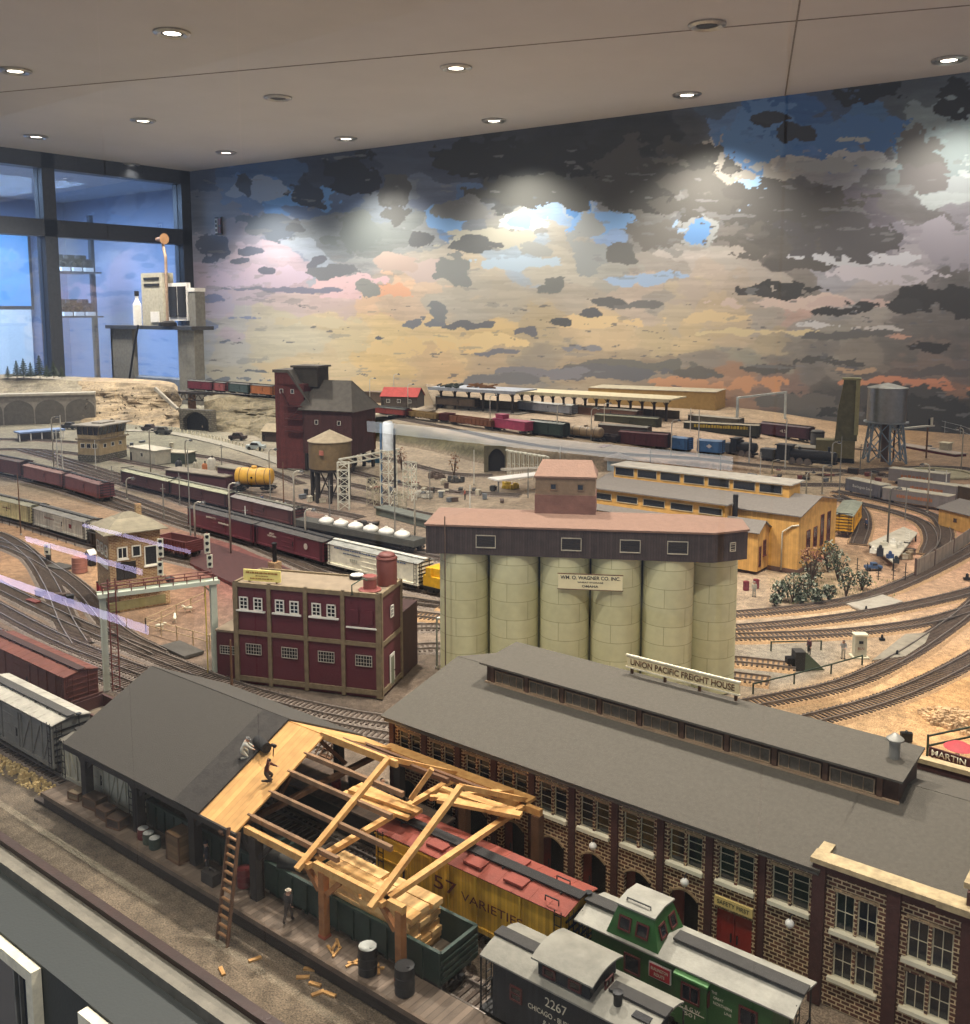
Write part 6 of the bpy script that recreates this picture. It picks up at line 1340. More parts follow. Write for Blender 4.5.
# ---- brick signal cabin on a yellow brick base, hipped roof
zc_ = G + .0; A_, B_ = (112, 613), (163, 604)
cb_, L = building_frame('signal_cabin', 'yellow brick signal cabin with hipped slate roof and small chimney', 'building', A_, B_)
Hc = hat(112, 613, 534); myb = brickmat('cabin_brick', 'b08a5c', '84553c', 'd0bd94', .006, .0027, msize=.00035); Dc = L * .95
Lc = L
MB().box(.012, Lc + .012, -.003, Dc, 0, .034).build('base_wall', myb, cb_)
MB().box(0, Lc, 0, Dc, .030, Hc).build('wall', myb, cb_)
MB().box(-.004, Lc + .004, -.004, -.001, .003, .018).build('plinth', mk('plinth_olive', '8a8258', .8), cb_)
o_ = .011; zr = Hc + .026; g = MB(); V_ = [(-o_, -o_, Hc), (Lc + o_, -o_, Hc), (Lc + o_, Dc + o_, Hc), (-o_, Dc + o_, Hc), (Lc * .42, Dc * .5, zr), (Lc * .58, Dc * .5, zr)]
g.add(V_ + [(x, y, z - .0014) for x, y, z in V_[:4]], [(0, 1, 5, 4), (1, 2, 5), (2, 3, 4, 5), (3, 0, 4), (9, 8, 7, 6), (0, 6, 7, 1), (1, 7, 8, 2), (2, 8, 9, 3), (3, 9, 6, 0)])
g.build('roof', boardmat('cabin_slate', '8f8670', .004, 'H', .75), cb_)
MB().box(Lc * .72, Lc * .72 + .009, Dc * .62, Dc * .62 + .009, Hc + .004, zr + .008).build('chimney', myb, cb_)
mwf = mk('cabin_white', 'e9e4d4', .6, var=.05)
win(cb_, Lc * .25, Hc * .74, Lc * .20, .020, 2, 1, y=-.0002, fm=mwf, fw=.002, sill=.001); win(cb_, Lc * .52, Hc * .74, Lc * .18, .020, 1, 1, y=-.0002, fm=mwf, fw=.002)
win(cb_, Lc * .8, Hc * .66, Lc * .26, .034, 1, 1, y=-.0002, fm=mwf, fw=.0018, sill=.0015)
MB().box(Lc * .12, Lc * .5, -.0006, .001, Hc * .4, Hc * .62).build('door', M_darkwood, cb_)
for k in range(3): win(cb_, -.0002, Hc * .76, Dc * .2, .020, 1, 2, y=Dc * (.2 + .3 * k), rz=-R(90), fm=mwf, fw=.002)
s_ = MB().box(-.0018, -.0004, Dc * .1, Dc * .9, Hc * .54, Hc * .62).build('name_board', mwf, cb_)
MB().box(Lc * .02, Lc * .98, -.010, 0, .030, .0316).build('landing', mfr, cb_)
g = MB()
for k in range(6): g.tube([(Lc * (k / 5 * .96 + .02), -.0095, .031), (Lc * (k / 5 * .96 + .02), -.0095, .044)], .0005, 5)
g.tube([(Lc * .02, -.0095, .044), (Lc * .98, -.0095, .044)], .0005, 5); g.tube([(Lc * .02, -.0095, .038), (Lc * .98, -.0095, .038)], .0005, 5); g.build('railing', mlad, cb_)
# yard beside the cabin: fence pen, red box, huts, dark ramps
def fence(name, label, pts, h, m, z=G, rails=2, posts=None, panel=None, cat='fence', r=.0007, sp=.03, pm=None):
    P = [at(*p, z) for p in pts]; o0 = P[0].copy(); t = thing(name, label, cat, o0); P = [p - o0 for p in P]
    for i in range(len(P) - 1):
        a, b = P[i], P[i + 1]; n = max(1, int((b - a).length / sp))
        if panel:
            k = Vector((0, 0, h * .5)); g = MB(); g.bar(a + k, b + k, .0012, h * .92); g.build('panel', panel, t)
        else:
            g = MB()
            for j in range(rails): zz = h * (1 - j * .45); g.bar(a + Vector((0, 0, zz)), b + Vector((0, 0, zz)), r * 1.6)
            g.build('rail', m, t)
        for j in range(n + (i == len(P) - 2)):
            p = a.lerp(b, j / n); MB().bar(p, p + Vector((0, 0, h * 1.06)), r * 2).build('post', pm or m, t)
    return t
mwoodf = mk('fence_tan', 'b59c78', .8)
fence('pen_fence', 'tan pipe fence around the small pen beside the gantry', [(146, 632), (210, 650), (216, 640)], .022, mwoodf)
fence('pen_fence', 'rear tan pipe fence of the small pen below the cabin', [(146, 632), (205, 605)], .022, mwoodf)
o = MB().box(-.034, .034, -.016, .016, 0, .0045).build('timber_ramp', mk('dark_ramp', '4e4a44', .9), smooth=False); o.location = at(182, 651); o.rotation_euler = (0, 0, ang - R(35)); tag(o, 'dark grey flat timber crossing between the gantry posts', 'crossing')
o = MB().box(-.026, .026, -.016, .016, 0, .0045).build('timber_ramp', mk('dark_ramp', '4e4a44', .9)); o.location = at(60, 568); o.rotation_euler = (0, 0, ang - R(25)); tag(o, 'dark grey flat slab behind the small left signal', 'slab')
barrel('rusty pink drum lying against the left side of the cabin', at(80, 572), mk('drum_rust', 'a8705f', .7), r=.014, h=.030, name='boiler')
t = thing('white_hood', 'white curved canopy beside the rusty boiler at the cabin', 'canopy', at(91, 565)); MB().prism([(-.012, .024), (0, .032), (.012, .024), (.012, .022), (0, .030), (-.012, .022)], -.008, .008, 'y').build('hood', mwf, t); MB().box(-.010, .010, -.006, .006, 0, .024).build('case', M_darkwood, t)
t = thing('relay_box', 'small bright red cabinet beside the cabin wall', 'cabinet', at(100, 592)); MB().box(-.004, .004, -.004, .004, 0, .018).build('case', mk('bright_red', 'a8343c', .5), t); MB().box(-.0045, .0045, -.0045, .0045, .018, .0195).build('lid', M_darkwood, t)
for (px, py) in ((160, 630), (175, 622), (188, 612)):
    t = thing('goat', 'small pale animal standing in the fenced pen', 'animal', at(px, py), R(px * 7 % 360), 'animals in the pen')
    MB().tube([(-.007, 0, .007), (-.003, 0, .0075), (.003, 0, .0075), (.006, 0, .009), (.008, 0, .012), (.0105, 0, .0115)], [.0014, .0028, .0028, .0022, .0015, .0008], 10).build('body', M_cream, t, smooth=True)
    for sx in (-.005, .0045):
        for sy in (-.0014, .0014): MB().tube([(sx, sy, .006), (sx + .0006, sy, .003), (sx, sy, 0)], [.0008, .0005, .0004], 6).build('leg', M_cream, t)
# platform of red brick strips with stubby black chimney
pf = [at(225, 566), at(262, 590)]
o = MB().prism([tuple(at(*q)[:2]) for q in ((196, 540), (290, 572), (312, 592), (270, 604), (190, 566))], G, G + .006).build('brick_platform', brickmat('brick_red_paving', '7c3d3c', '6a2f31', '4a2a28', .012, .006, msize=.0006)); tag(o, 'low red brick paved platform behind the maroon works', 'platform')
t = thing('chimney_stack', 'short black flue on a square yellow brick base', 'chimney', at(275, 573, G + .006)); MB().box(-.009, .009, -.009, .009, 0, .022).build('base', myb, t); MB().lathe([(.0042, .022), (.0042, .054), (.005, .055), (.005, .058), (.003, .059)], 16).build('flue', M_blackmetal, t, smooth=40)
# ---- middle trains
cream_ink = 'd8d0bc'
boxcar('cream reefer with brown lettering at the far left edge', (-14, 514), (41, 528), 'e8dca4', '8d8a76', boards=True, H=.047, letters=(('~9', .02, .032, .0028, .035, '7a4a2a'),), endladder=True, walkc='4a4844')
boxcar('off-white boxcar with a maroon square emblem at left', (42, 529), (96, 545), 'd4d0c0', '7d7a72', boards=True, H=.047, letters=(('Northern', -.038, .035, .0055, .045, '7a3a34'), ('\u25a0', .055, .03, .009, .011, '7a2228')), walkc='4a4844')
gondola('dark open wagon passing behind the signal cabin', (97, 546), (150, 562), '2e2d2c', H=.03)
gondola('rusty red open wagon just right of the signal cabin', (163, 553), (196, 560), '6a3634', H=.034)
fence('trackside_fence', 'low dark fence along the track below the cream reefer', [(-5, 521), (75, 546)], .012, mk('fence_dark', '4a3a32', .8), sp=.035)
def ptrain(A, B, *a, **k): return boxcar(k.pop('label'), A, B, *a, **k)
ptrain((196, 529), (263, 548), '652a34', '4a4642', label='maroon boxcar with white lettering, left of the round emblem car', H=.049, letters=(('UNION PACIFIC', -.03, .04, .0042, .04, cream_ink), ('~10', .02, .034, .004, .04, cream_ink)), walkc='2a2826')
ptrain((264, 548), (333, 568), '652a34', '4a4642', label='maroon boxcar with a round white emblem', H=.049, letters=(('GREAT\nNORTHERN', -.055, .037, .009, .03, cream_ink), ('\u25cf', .06, .032, .012, .012, 'c9c0b0'), ('Q', .06, .032, .007, .006, '652a34')), walkc='2a2826')
ptrain((335, 569), (427, 592), 'f0ead2', '8f8f88', label='long cream reefer with a dark blue roof line', H=.05, letters=(('~12', -.05, .039, .0026, .045, '5a6a80'), ('~5', -.045, .028, .006, .02, 'a9a898'), ('~40', -.002, .0465, .0028, .19, '3d5378'), ('\u25a1', .06, .032, .012, .012, '9a9a80')), walkc='b9b7ac')
t, L = carframe('diesel_locomotive', 'yellow locomotive nose just left of the silos', 'locomotive', (429, 592), (480, 604)); h = L / 2
MB().box(-h + .002, h, -.018, .018, .012, .030).box(-h + .02, h, -.014, .014, .030, .045).build('body', mk('loco_yellow', 'd8a520', .5), t); MB().box(-h, h, -.02, .02, .009, .012).build('frame', M_blackmetal, t); MB().box(-h + .008, -h + .02, -.018, .018, .030, .045).build('cab', mk('loco_yellow', 'd8a520', .5), t); trucks(t, (-h + .02, h - .02), 1)
# rear rows of rolling stock with long pale roofs
for A, B, bc, rc, lab in (((128, 486), (176, 498), '4c2a2a', 'a5a58a', 'dark red boxcar with pale green roof, left of the rear row'), ((177, 498), (235, 512), '4c2a2a', 'a5a58a', 'dark red boxcar with pale green roof, behind the lettered maroon cars'), ((237, 514), (300, 530), '5a3230', '8a8580', 'dark red boxcar with grey roof, in the rear row')):
    boxcar(lab, A, B, bc, rc, H=.042, walkc='6f6d60', det=1)
# six-domed covered hopper
t, L = carframe('hopper_wagon', 'hopper wagon carrying six round white domes', 'railway wagon', (300, 531), (420, 554)); h = L / 2
MB().box(-h, h, -.019, .019, .012, .026).build('body', mk('hopper_dark', '4a4a44', .7), t); MB().box(-h, h, -.004, .004, .006, .012).build('underframe', M_blackmetal, t); trucks(t, (-h + .02, h - .02), 1)
for k in range(6):
    x = -h + L * (.24 + .125 * k); MB().lathe([(.0155, .026), (.017, .030), (.0155, .0335), (.008, .0375), (.0035, .039), (.0035, .041), (.0005, .0415)], 22, (x, 0, 0)).build('dome', mk('dome_white', 'dcdad0', .5), t, smooth=50)
# ---- yellow clapboard engine works
A_, B_ = (797, 574), (834.5, 552)
yw, W_ = building_frame('engine_works', 'long yellow boarded engine works with grey roof and roof lantern', 'building', A_, B_)
p0 = at(797, 574); hy = .1125; mye = boardmat('yellow_boards', 'c99a52', .0048, 'V', .72, var=.12); mroofy = mk('works_roof', '77716a', .9, var=.1, scale=200)
# local x: gable front; building runs back along +y?? its long side runs to the left, so extend in x' = direction from front to the upper left
rzY = yw.rotation_euler.z
def lyw(px, py, z):
    p = at(px, py, z) - p0; c, s = math.cos(-rzY), math.sin(-rzY); return (p.x * c - p.y * s, p.x * s + p.y * c)
Ly_ = .47; hr = .133
MB().box(0, W_, 0, Ly_, .006, hy).prism([(0, hy), (W_, hy), (W_ / 2, hr)], 0.0, Ly_, 'y').build('wall', mye, yw)
MB().box(-.002, W_ + .002, -.002, Ly_, 0, .008).build('plinth', mk('plinth_brown', '5d4234', .9), yw)
gable_roof(0, W_, 0, Ly_, hy, hr, .006, .0022, 'y').build('roof', mroofy, yw)
mdr = mk('sash_red', '6a2a20', .7)
for k in range(4): win(yw, W_ * (.24 + .18 * k), hy * (.5 if k < 2 else .56), .019, hy * (.36 if k < 2 else .56), 2, 4, y=-.0004, fm=mdr, fw=.0011)
xm = W_ / 2; lw = .030
ln = MB().box(xm - lw, xm + lw, .05, Ly_ - .02, hr - .016, hr + .022).build('lantern', mk('lantern_yellow', 'c9994e', .8), yw)
g = MB(); nlw = 7
MB().box(xm - lw - .006, xm + lw + .006, .043, Ly_ - .014, hr + .022, hr + .0245).build('lantern_roof', mk('lantern_roof_pale', 'aaa498', .8), ln)
for k in range(nlw):
    l0 = (Ly_ - .08) / nlw; win(ln, xm - lw - .0005, hr + .011, l0 - .008, .018, 1, 1, y=.06 + l0 * (k + .5), rz=-R(90), fm=mk('lantern_frame', 'b8a888', .7), fw=.001)
# lower side aisle with its own small gable, left of the main hall
ax = -.055; MB().box(ax, 0, .058, Ly_, .006, hy * .74).prism([(ax, hy * .74), (0, hy * .74), (ax / 2, hy * .74 + .016)], .058, Ly_, 'y').build('side_hall', mye, yw)
gable_roof(ax, 0, .058, Ly_, hy * .74, hy * .74 + .016, .005, .002, 'y').build('side_roof', mroofy, yw)
win(yw, ax * .4, hy * .42, .013, .030, 2, 3, y=.0576, fm=mdr, fw=.0011, sill=.001); win(yw, ax * .78, hy * .30, .010, .040, 1, 3, y=.0576, fm=mdr, fw=.0011)
MB().tube([(-.004, .03, 0.004), (-.004, .03, hy * .7), (-.002, .012, hy * .82), (0, .0, hy * .84)], .0016, 8).build('downpipe', mk('pipe_pale', 'c2bca8', .6), yw, smooth=True)
MB().lathe([(.005, hy * .74 + .002), (.005, hy + .03)], 12, (ax * .35, .12, 0)).build('stove_pipe', M_blackmetal, yw)
bw_ = .05; MB().box(ax * .8, ax * .2, .13, Ly_ - .01, hy * .74, hy + .012).build('side_lantern', mk('lantern_yellow', 'c9994e', .8), yw); MB().box(ax * .95, ax * .1, .122, Ly_ - .004, hy + .012, hy + .0145).build('side_lantern_roof', mroofy, yw)
for k in range(5): win(yw, ax * .8 - .0004, hy * .74 + .026, .05, .015, 1, 1, y=.16 + .062 * k, rz=-R(90), fm=mk('lantern_frame', 'b8a888', .7))
MB().box(ax - .05, ax, .15, Ly_, .006, hy * .6).build('rear_hall', mk('rear_hall_yellow', 'a88450', .8), yw)
gable_roof(ax - .05, ax, .15, Ly_, hy * .6, hy * .6 + .012, .004, .002, 'y').build('rear_roof', mroofy, yw)
for (px, py, lab) in ((746, 590, 'dark red drum by the works side door'), (756, 588, 'maroon drum against the yellow wall corner')): barrel(lab, at(px, py), mk('drum_wine', '6f2430', .5), r=.0055, h=.016)
person('worker in pale grey overalls standing outside the yellow works', at(754, 597), R(200), 'stand', 'a8a492', '9a968a', hat_='8a8778', sc=1.1)
# ---- right-hand details
t = thing('relay_cabinet', 'pale concrete relay cabinet with an inscribed plate beside the curved tracks', 'cabinet', at(859, 657), ang + R(6)); MB().box(-.0085, .0085, -.006, .006, 0, .033).build('case', mk('relay_pale', 'b9b39a', .8), t); MB().box(-.0095, .0095, -.007, .007, .033, .0355).box(-.012, .012, -.009, .009, 0, .002).build('lid', mk('relay_lid', 'cfc8ac', .8), t); MB().box(-.003, .003, -.0066, -.006, .022, .026).build('vent', M_dark, t); lettering(t, 'BLN', mk('ink_rust', '8a4a30', .7, bump=0), .004, (0, -.0063, .015), .009)
t = thing('buffer_stop', 'dark steel buffer stop with triangular brace at the siding end', 'buffer stop', at(800, 668), ang + R(8))
MB().box(-.010, .004, -.009, .009, .0, .026).build('block', mk('buffer_dark', '33312f', .7), t); MB().prism([(.004, 0), (.032, 0), (.004, .026)], -.009, -.007, 'y').prism([(.004, 0), (.032, 0), (.004, .026)], .007, .009, 'y').build('brace', mk('buffer_green', '56614f', .7), t); MB().box(-.02, -.010, -.006, .006, .008, .016).build('buffer', M_blackmetal, t)
person('worker in dark maroon jacket standing behind the buffer stop', at(809, 655), R(160), 'stand', '4a2528', '33302e', hat_='2a2624', sc=1.0)
person('worker in grey jacket and pale trousers by the relay cabinet', at(843, 659), R(190), 'work', '8a8680', 'b9b0a0', hat_='5a4a40', sc=1.1)
mgp = mk('post_green_black', '26382c', .6)
fence('low_rail_fence', 'thin green posted rail fence behind the buffer stop siding', [(771, 651), (821, 650)], .014, mgp, rails=1, sp=.05, r=.0009)
fence('low_rail_fence', 'thin green posted rail fence in front of the buffer stop siding', [(753, 694), (794, 684), (831, 674), (862, 665)], .014, mgp, rails=1, sp=.2, r=.0009)
for (px, py, lab) in ((866, 611, 'small black point lever beside the upper curved track'), (882, 640, 'small black point lever on the concrete apron'), (897, 656, 'small black point lever nearest the inner curve'), (967, 580, 'black point motor box at the right edge'), (906, 741, 'black square box on the sand behind the freight house roof')):
    t = thing('point_lever', lab, 'point lever', at(px, py), ang); s = 1.6 if px in (967, 906) else 1
    MB().box(-.004 * s, .004 * s, -.003, .003, 0, .003 * s * (2.2 if px == 906 else 1)).build('box', M_blackmetal, t); MB().lathe([(.0022 * s, 0), (.0015 * s, .006 * s), (.0006, .007 * s)], 8, (0, 0, .002)).build('knob', M_blackmetal, t)
o = MB().prism([tuple(at(*q)[:2]) for q in ((846, 605), (880, 595), (903, 603), (865, 613))], G, G + .003).build('concrete_apron', M_concrete); tag(o, 'triangular concrete apron between the upper curved tracks', 'slab')
o = MB().prism([tuple(at(*q)[:2]) for q in ((872, 662), (905, 636), (930, 634), (925, 645), (905, 658))], G, G + .003).build('concrete_apron', mk('apron_grey', '8a8272', .9)); tag(o, 'grey apron beside the inner curved track', 'slab')
# sign at the bottom right behind the freight house
t = thing('shop_sign', 'maroon sign board with pale letters reading MARTIN, partly cut by the frame', 'sign', at(940, 765, G + .03), math.atan2((at(968, 772) - at(930, 760)).y, (at(968, 772) - at(930, 760)).x))
MB().box(-.012, .030, 0, .002, .006, .016).build('board', mk('sign_maroon2', '4a2020', .6), t); MB().box(-.010, -.008, .002, .004, -.03, .01).box(.024, .026, .002, .004, -.03, .01).build('post', M_darkwood, t)
lettering(t, 'MARTIN', M_cream, .0065, (.008, -.0002, .011), .034, bold=.01)
t = thing('parasol', 'small red canopy behind the maroon sign', 'canopy', at(958, 762, G)); MB().lathe([(.016, .017), (.008, .022), (.0005, .024)], 16).build('canopy', mk('canopy_red', 'b8444a', .7), t, smooth=40); MB().tube([(0, 0, 0), (0, 0, .02)], .001, 6).build('pole', M_white, t)
fence('gate_fence', 'green and white wire fence at the right behind the freight house', [(927, 758), (972, 748)], .026, mgp, sp=.06, r=.0011)
# bushes by the works
for i, (px, py, h, w) in enumerate(((781, 601, .034, .032), (793, 602, .05, .045), (806, 600, .045, .04), (816, 604, .026, .026), (829, 601, .028, .028), (846, 596, .05, .032), (838, 580, .055, .04), (828, 572, .06, .045), (812, 583, .05, .05), (862, 590, .034, .034), (775, 606, .02, .02), (800, 605, .022, .022))):
    bush(['low frosted bush at the left of the planting', 'broad dark bush left of centre in the planting by the yellow works', 'dense dark bush in the middle of the planting', 'small round bush at the front of the planting', 'second small round bush at the planting front', 'tall narrow frosted bush at the right of the planting', 'tall bush behind the narrow frosted one', 'tallest dark bush against the works gable', 'wide bush under the tree by the works corner', 'brownish bush at the right end of the planting', 'tiny bush at the left tip of the planting', 'small frosted bush below the broad dark one'][i], px, py, h, w, seed=i, n=150)
t = bush('small autumn tree with a bare trunk by the yellow works corner', 810, 590, .075, .045, name='autumn_tree', trunk=.72, m=mk('rust_foliage', '7a4a34', .9, c2='5c3a2a'), m2=mk('rust_foliage2', 'a8805a', .9), n=120); MB().tube([(0, 0, 0), (.001, 0, .03), (-.001, 0, .06)], [.002, .0014, .0008], 7).build('trunk', M_twig, t)
# grassy patch
r_ = random.Random(3); g = MB()
for k in range(1000):
    p = at(835 + r_.uniform(-65, 60), 590 + r_.uniform(-12, 14)); s = r_.uniform(.002, .005); q_ = r_.uniform(0, 6.28); g.add([p + Vector((math.cos(q_) * .0006, math.sin(q_) * .0006, 0)), p - Vector((math.cos(q_) * .0006, math.sin(q_) * .0006, 0)), p + Vector((r_.uniform(-.001, .001), r_.uniform(-.001, .001), s))], [(0, 1, 2)])
tag(g.build('grass_tufts', mk('grass_green', '7d8a4e', .9, c2='5a6a3a')), 'thin green grass among the bushes by the yellow works', 'grass', kind='stuff')
# fenced edge, scrap platform
fence('board_fence', 'grey board fence with dark posts along the right-hand track', [(915, 577), (934, 567), (953, 555), (972, 541), (990, 528)], .034, mk('fence_grey', '8d8070', .85), panel=boardmat('fence_boards', '8f8272', .004, 'V', .6), pm=mk('fence_post', '4e3a30', .8), sp=.2, r=.0016)
pts = [at(*q) for q in ((893, 572), (917, 541), (903, 535), (868, 552))]; c0 = sum(pts, Vector()) / 4
t = thing('scrap_platform', 'raised whitish loading platform covered with small machinery', 'platform', c0); MB().prism([((p - c0).x, (p - c0).y) for p in pts], .016, .019).build('deck', mk('deck_pale', 'b9b2a0', .85), t)
for p in pts: q_ = (p - c0) * .93; MB().box(q_.x - .0014, q_.x + .0014, q_.y - .0014, q_.y + .0014, 0, .016).build('post', M_darkwood, t)
r_ = random.Random(8)
for i, (px, py, c, k, lab) in enumerate(((880, 556, '23242a', 2, 'tall black pump on the scrap platform'), (890, 558, '27406a', 1, 'dark blue crate on the scrap platform'), (873, 553, 'e0ddd0', 1, 'white drum at the left of the scrap platform'), (900, 548, 'cfcabb', 1, 'pale drum near the right of the scrap platform'), (907, 543, 'e8e4d8', 3, 'tall white ladder frame on the scrap platform'), (896, 563, '1f2628', 1, 'black machine at the front of the scrap platform'), (884, 546, 'c8c4b2', 1, 'pale crate at the back of the scrap platform'), (893, 545, 'e3dfd2', 1, 'white crate at the back of the scrap platform'))):
    t = thing('machine', lab, 'machinery', at(px, py, G + .019), r_.uniform(0, 1)); mm = mk('mach_' + c, c, .6); e = .006
    if k == 3: g = MB(); ladder_mb(g, -.004, 0, 0, .03, w=.008, n=6); g.build('frame', mm, t); MB().box(-.006, .006, -.003, .003, 0, .002).build('foot', M_darkwood, t)
    else: MB().box(-e, e, -e * .7, e * .7, 0, .008 * k).build('body', mm, t); MB().lathe([(.003, .008 * k), (.0035, .008 * k + .003), (.002, .008 * k + .006), (.0005, .0065 + .008 * k)], 12).build('cap', mm, t, smooth=40)
t = thing('pickup_truck', 'small blue pickup truck in front of the scrap platform', 'truck', at(873, 570), ang + R(10)); mb_ = mk('truck_blue', '3a5578', .4)
MB().box(-.016, .016, -.0065, .0065, .004, .009).box(-.004, .006, -.006, .006, .009, .015).build('body', mb_, t); MB().box(-.0035, .0055, -.0062, .0062, .0105, .0138).build('window', M_glass, t)
for sx in (-.010, .010):
    for sy in (-.0065, .0065): MB().lathe([(.0005, -.001), (.0034, -.001), (.0034, .001), (.0005, .001)], 14, (sx, sy, .0034), 'y').build('wheel', M_blackmetal, t)
for (px, py, h) in ((857, 573, .03), (867, 577, .028), (878, 580, .026), (893, 580, .036), (905, 582, .036)):
    t = thing('wire_post', 'thin dark post with cross pegs in front of the scrap yard', 'post', at(px, py), 0, 'wire posts before the scrap yard'); MB().tube([(0, 0, 0), (0, 0, h)], .0009, 6).build('pole', M_darkwood, t); MB().box(-.004, .004, -.0005, .0005, h * .5, h * .5 + .001).box(-.004, .004, -.0005, .0005, h * .25, h * .25 + .001).build('peg', M_darkwood, t)
t, L = building_frame('yellow_hut', 'small yellow hut with a grey lean-to roof at the right edge', 'building', (938, 526), (976, 536)); H_ = hat(938, 526, 508)
MB().box(0, L, 0, .06, 0, H_).build('wall', mye, t); MB().quad((-.004, -.006, H_ - .001), (L + .004, -.006, H_ - .001), (L + .004, .066, H_ + .016), (-.004, .066, H_ + .016), -.002).build('roof', mroofy, t); MB().prism([(0, H_), (.06, H_), (.06, H_ + .014)], 0, L, 'x').build('gable', mye, t); win(t, L * .45, H_ * .55, .009, .009, 1, 1, y=-.0003, fm=M_oldwood)
boxcar('yellow and green locomotive-like car beside the works right side', (842, 538), (852, 522), 'd29a20', '8f9484', H=.045, det=1, walk=False)
# ---- trailers / containers
def container(A, B, c, h, label, txt=None, ink='e8e4d8', z=G, D_=.036, name='trailer'):
    t, L = building_frame(name, label, 'trailer', A, B, z); MB().box(0, L, 0, D_, .008, h).build('body', mk('cont_' + c, c, .5, metal=.3, var=.1), t); MB().box(-.001, L + .001, -.001, D_ + .001, h, h + .0018).build('roof', mk('cont_roof', 'c9c2ac', .7), t)
    g = MB()
    for k in range(14): x = L * k / 13; g.box(max(0, x - .0005), min(L, x + .0005), -.0006, 0, .009, h)
    g.build('ribs', mk('cont_' + c, c, .5, metal=.3, var=.1), t)
    for x in (L * .15, L * .85): MB().lathe([(.0005, 0), (.0045, 0), (.0045, .003), (.0005, .003)], 12, (x, .002, .0045), 'y').build('wheel', M_blackmetal, t)
    if txt: lettering(t, txt, mk('ink2_' + ink, ink, .6, bump=0), (h - .008) * .3, (L * .5, -.0008, (h + .008) / 2), L * .55)
    return t
container((845, 493), (880, 501), '77767a', .041, 'dark grey trailer lettered Burlington Lines', 'Burlington Lines')
container((882, 502), (948, 512), '8f8a88', .038, 'long silver trailer with orange lettering in the front row', '~22', 'b87850')
container((897, 495), (956, 503), '979290', .043, 'silver trailer with orange lettering, second row', '~14', 'b87850')
container((888, 483), (945, 490), '8f8a88', .043, 'silver trailer at the back of the three rows', '~10', 'a8704e')
crate('small black crate standing alone left of the trailers', at(853, 474), .03, .02, .018, .2, '2e2c2a')
crate('flat pale crate on the ground left of the silver trailers', at(878, 488), .04, .02, .009, .2, 'c9c2ac')
container((957, 505), (990, 512), '5a4a34', .05, 'dark brown shed-like trailer at the right edge')
# ---- tracks
tk = track
gy = M_ballast; sb = mat('sandy_ballast', 'b5936c', .95, scale=300, var=.35, bump=1., bscale=700)
tk('left track running past the gantry, nearer line', [(-60, 576), (0, 610), (60, 641), (150, 676), (240, 706), (330, 729), (400, 742), (470, 760)])
tk('left track running past the gantry, farther line', [(-60, 555), (0, 588), (70, 622), (150, 655), (240, 690), (330, 713), (400, 724), (470, 730)])
tk('left track beyond the brown boxcar', [(-60, 612), (10, 640), (80, 668), (160, 700), (240, 722), (330, 748)])
tk('short siding curving down at the far left', [(-40, 528), (0, 536), (30, 556), (50, 585), (66, 622), (80, 645)])
tk('siding parallel to the cream reefers', [(-60, 538), (0, 545), (40, 562), (80, 590), (118, 632), (160, 655)])
tk('track under the cream reefers and the rusty wagon', [(-60, 502), (0, 518), (41, 529), (97, 546), (163, 557), (230, 572)])
tk('main line on the wide diagonal, nearest rail pair', [(20, 462), (54, 473), (130, 498), (200, 524), (270, 553), (350, 586), (400, 600), (440, 606)])
tk('main line on the wide diagonal, second rail pair', [(20, 450), (70, 464), (150, 490), (220, 516), (280, 538), (340, 562), (390, 584), (450, 594)])
tk('track under the lettered maroon boxcars', [(90, 492), (150, 514), (196, 529), (263, 548), (333, 569), (427, 592), (500, 606)])
tk('track under the pale-roofed rear boxcars', [(60, 464), (128, 486), (177, 498), (237, 514), (300, 530), (345, 541), (430, 558), (520, 574)])
tk('track under the domed hopper wagon', [(230, 508), (312, 532), (380, 545), (440, 556), (520, 570)])
tk('right-hand curve nearest the freight house', [(640, 748), (740, 736), (820, 719), (895, 697), (970, 661), (1040, 615)], ballast=sb)
tk('second right-hand curve from the freight house', [(600, 735), (690, 716), (756, 704), (839, 687), (895, 662), (937, 635), (972, 608), (1010, 570)], ballast=sb)
tk('third right-hand curve, behind the relay cabinet', [(560, 640), (640, 640), (740, 638), (839, 634), (909, 626), (950, 617), (1010, 598)], ballast=sb)
tk('fourth right-hand curve, behind the silos', [(380, 612), (500, 624), (640, 632), (740, 629), (839, 619), (923, 604), (985, 588), (1040, 566)], ballast=sb)
tk('outermost right-hand curve below the bushes', [(380, 598), (500, 612), (640, 618), (740, 615), (825, 606), (881, 593), (936, 569), (985, 542), (1040, 505)], ballast=sb)
tk('short siding ending at the buffer stop', [(640, 658), (700, 660), (742, 662), (796, 668)], ballast=sb)
tk('second stub siding in front of the buffer stop', [(660, 672), (720, 676), (770, 682)], ballast=sb)
tk('track left of the silos at mid height', [(380, 652), (430, 648), (500, 650)]); tk('track left of the silos, lower', [(390, 630), (430, 628), (500, 632)])
tk('outer loop behind the yellow works', [(835, 492), (880, 501), (930, 515), (944, 528), (944, 545), (930, 560)], ballast=sb); tk('inner loop behind the yellow works', [(835, 500), (880, 509), (920, 522), (932, 538), (928, 555)], ballast=sb)
tk('tight yard spur beside the yellow works', [(838, 496), (858, 508), (864, 524), (858, 545)], ballast=sb)
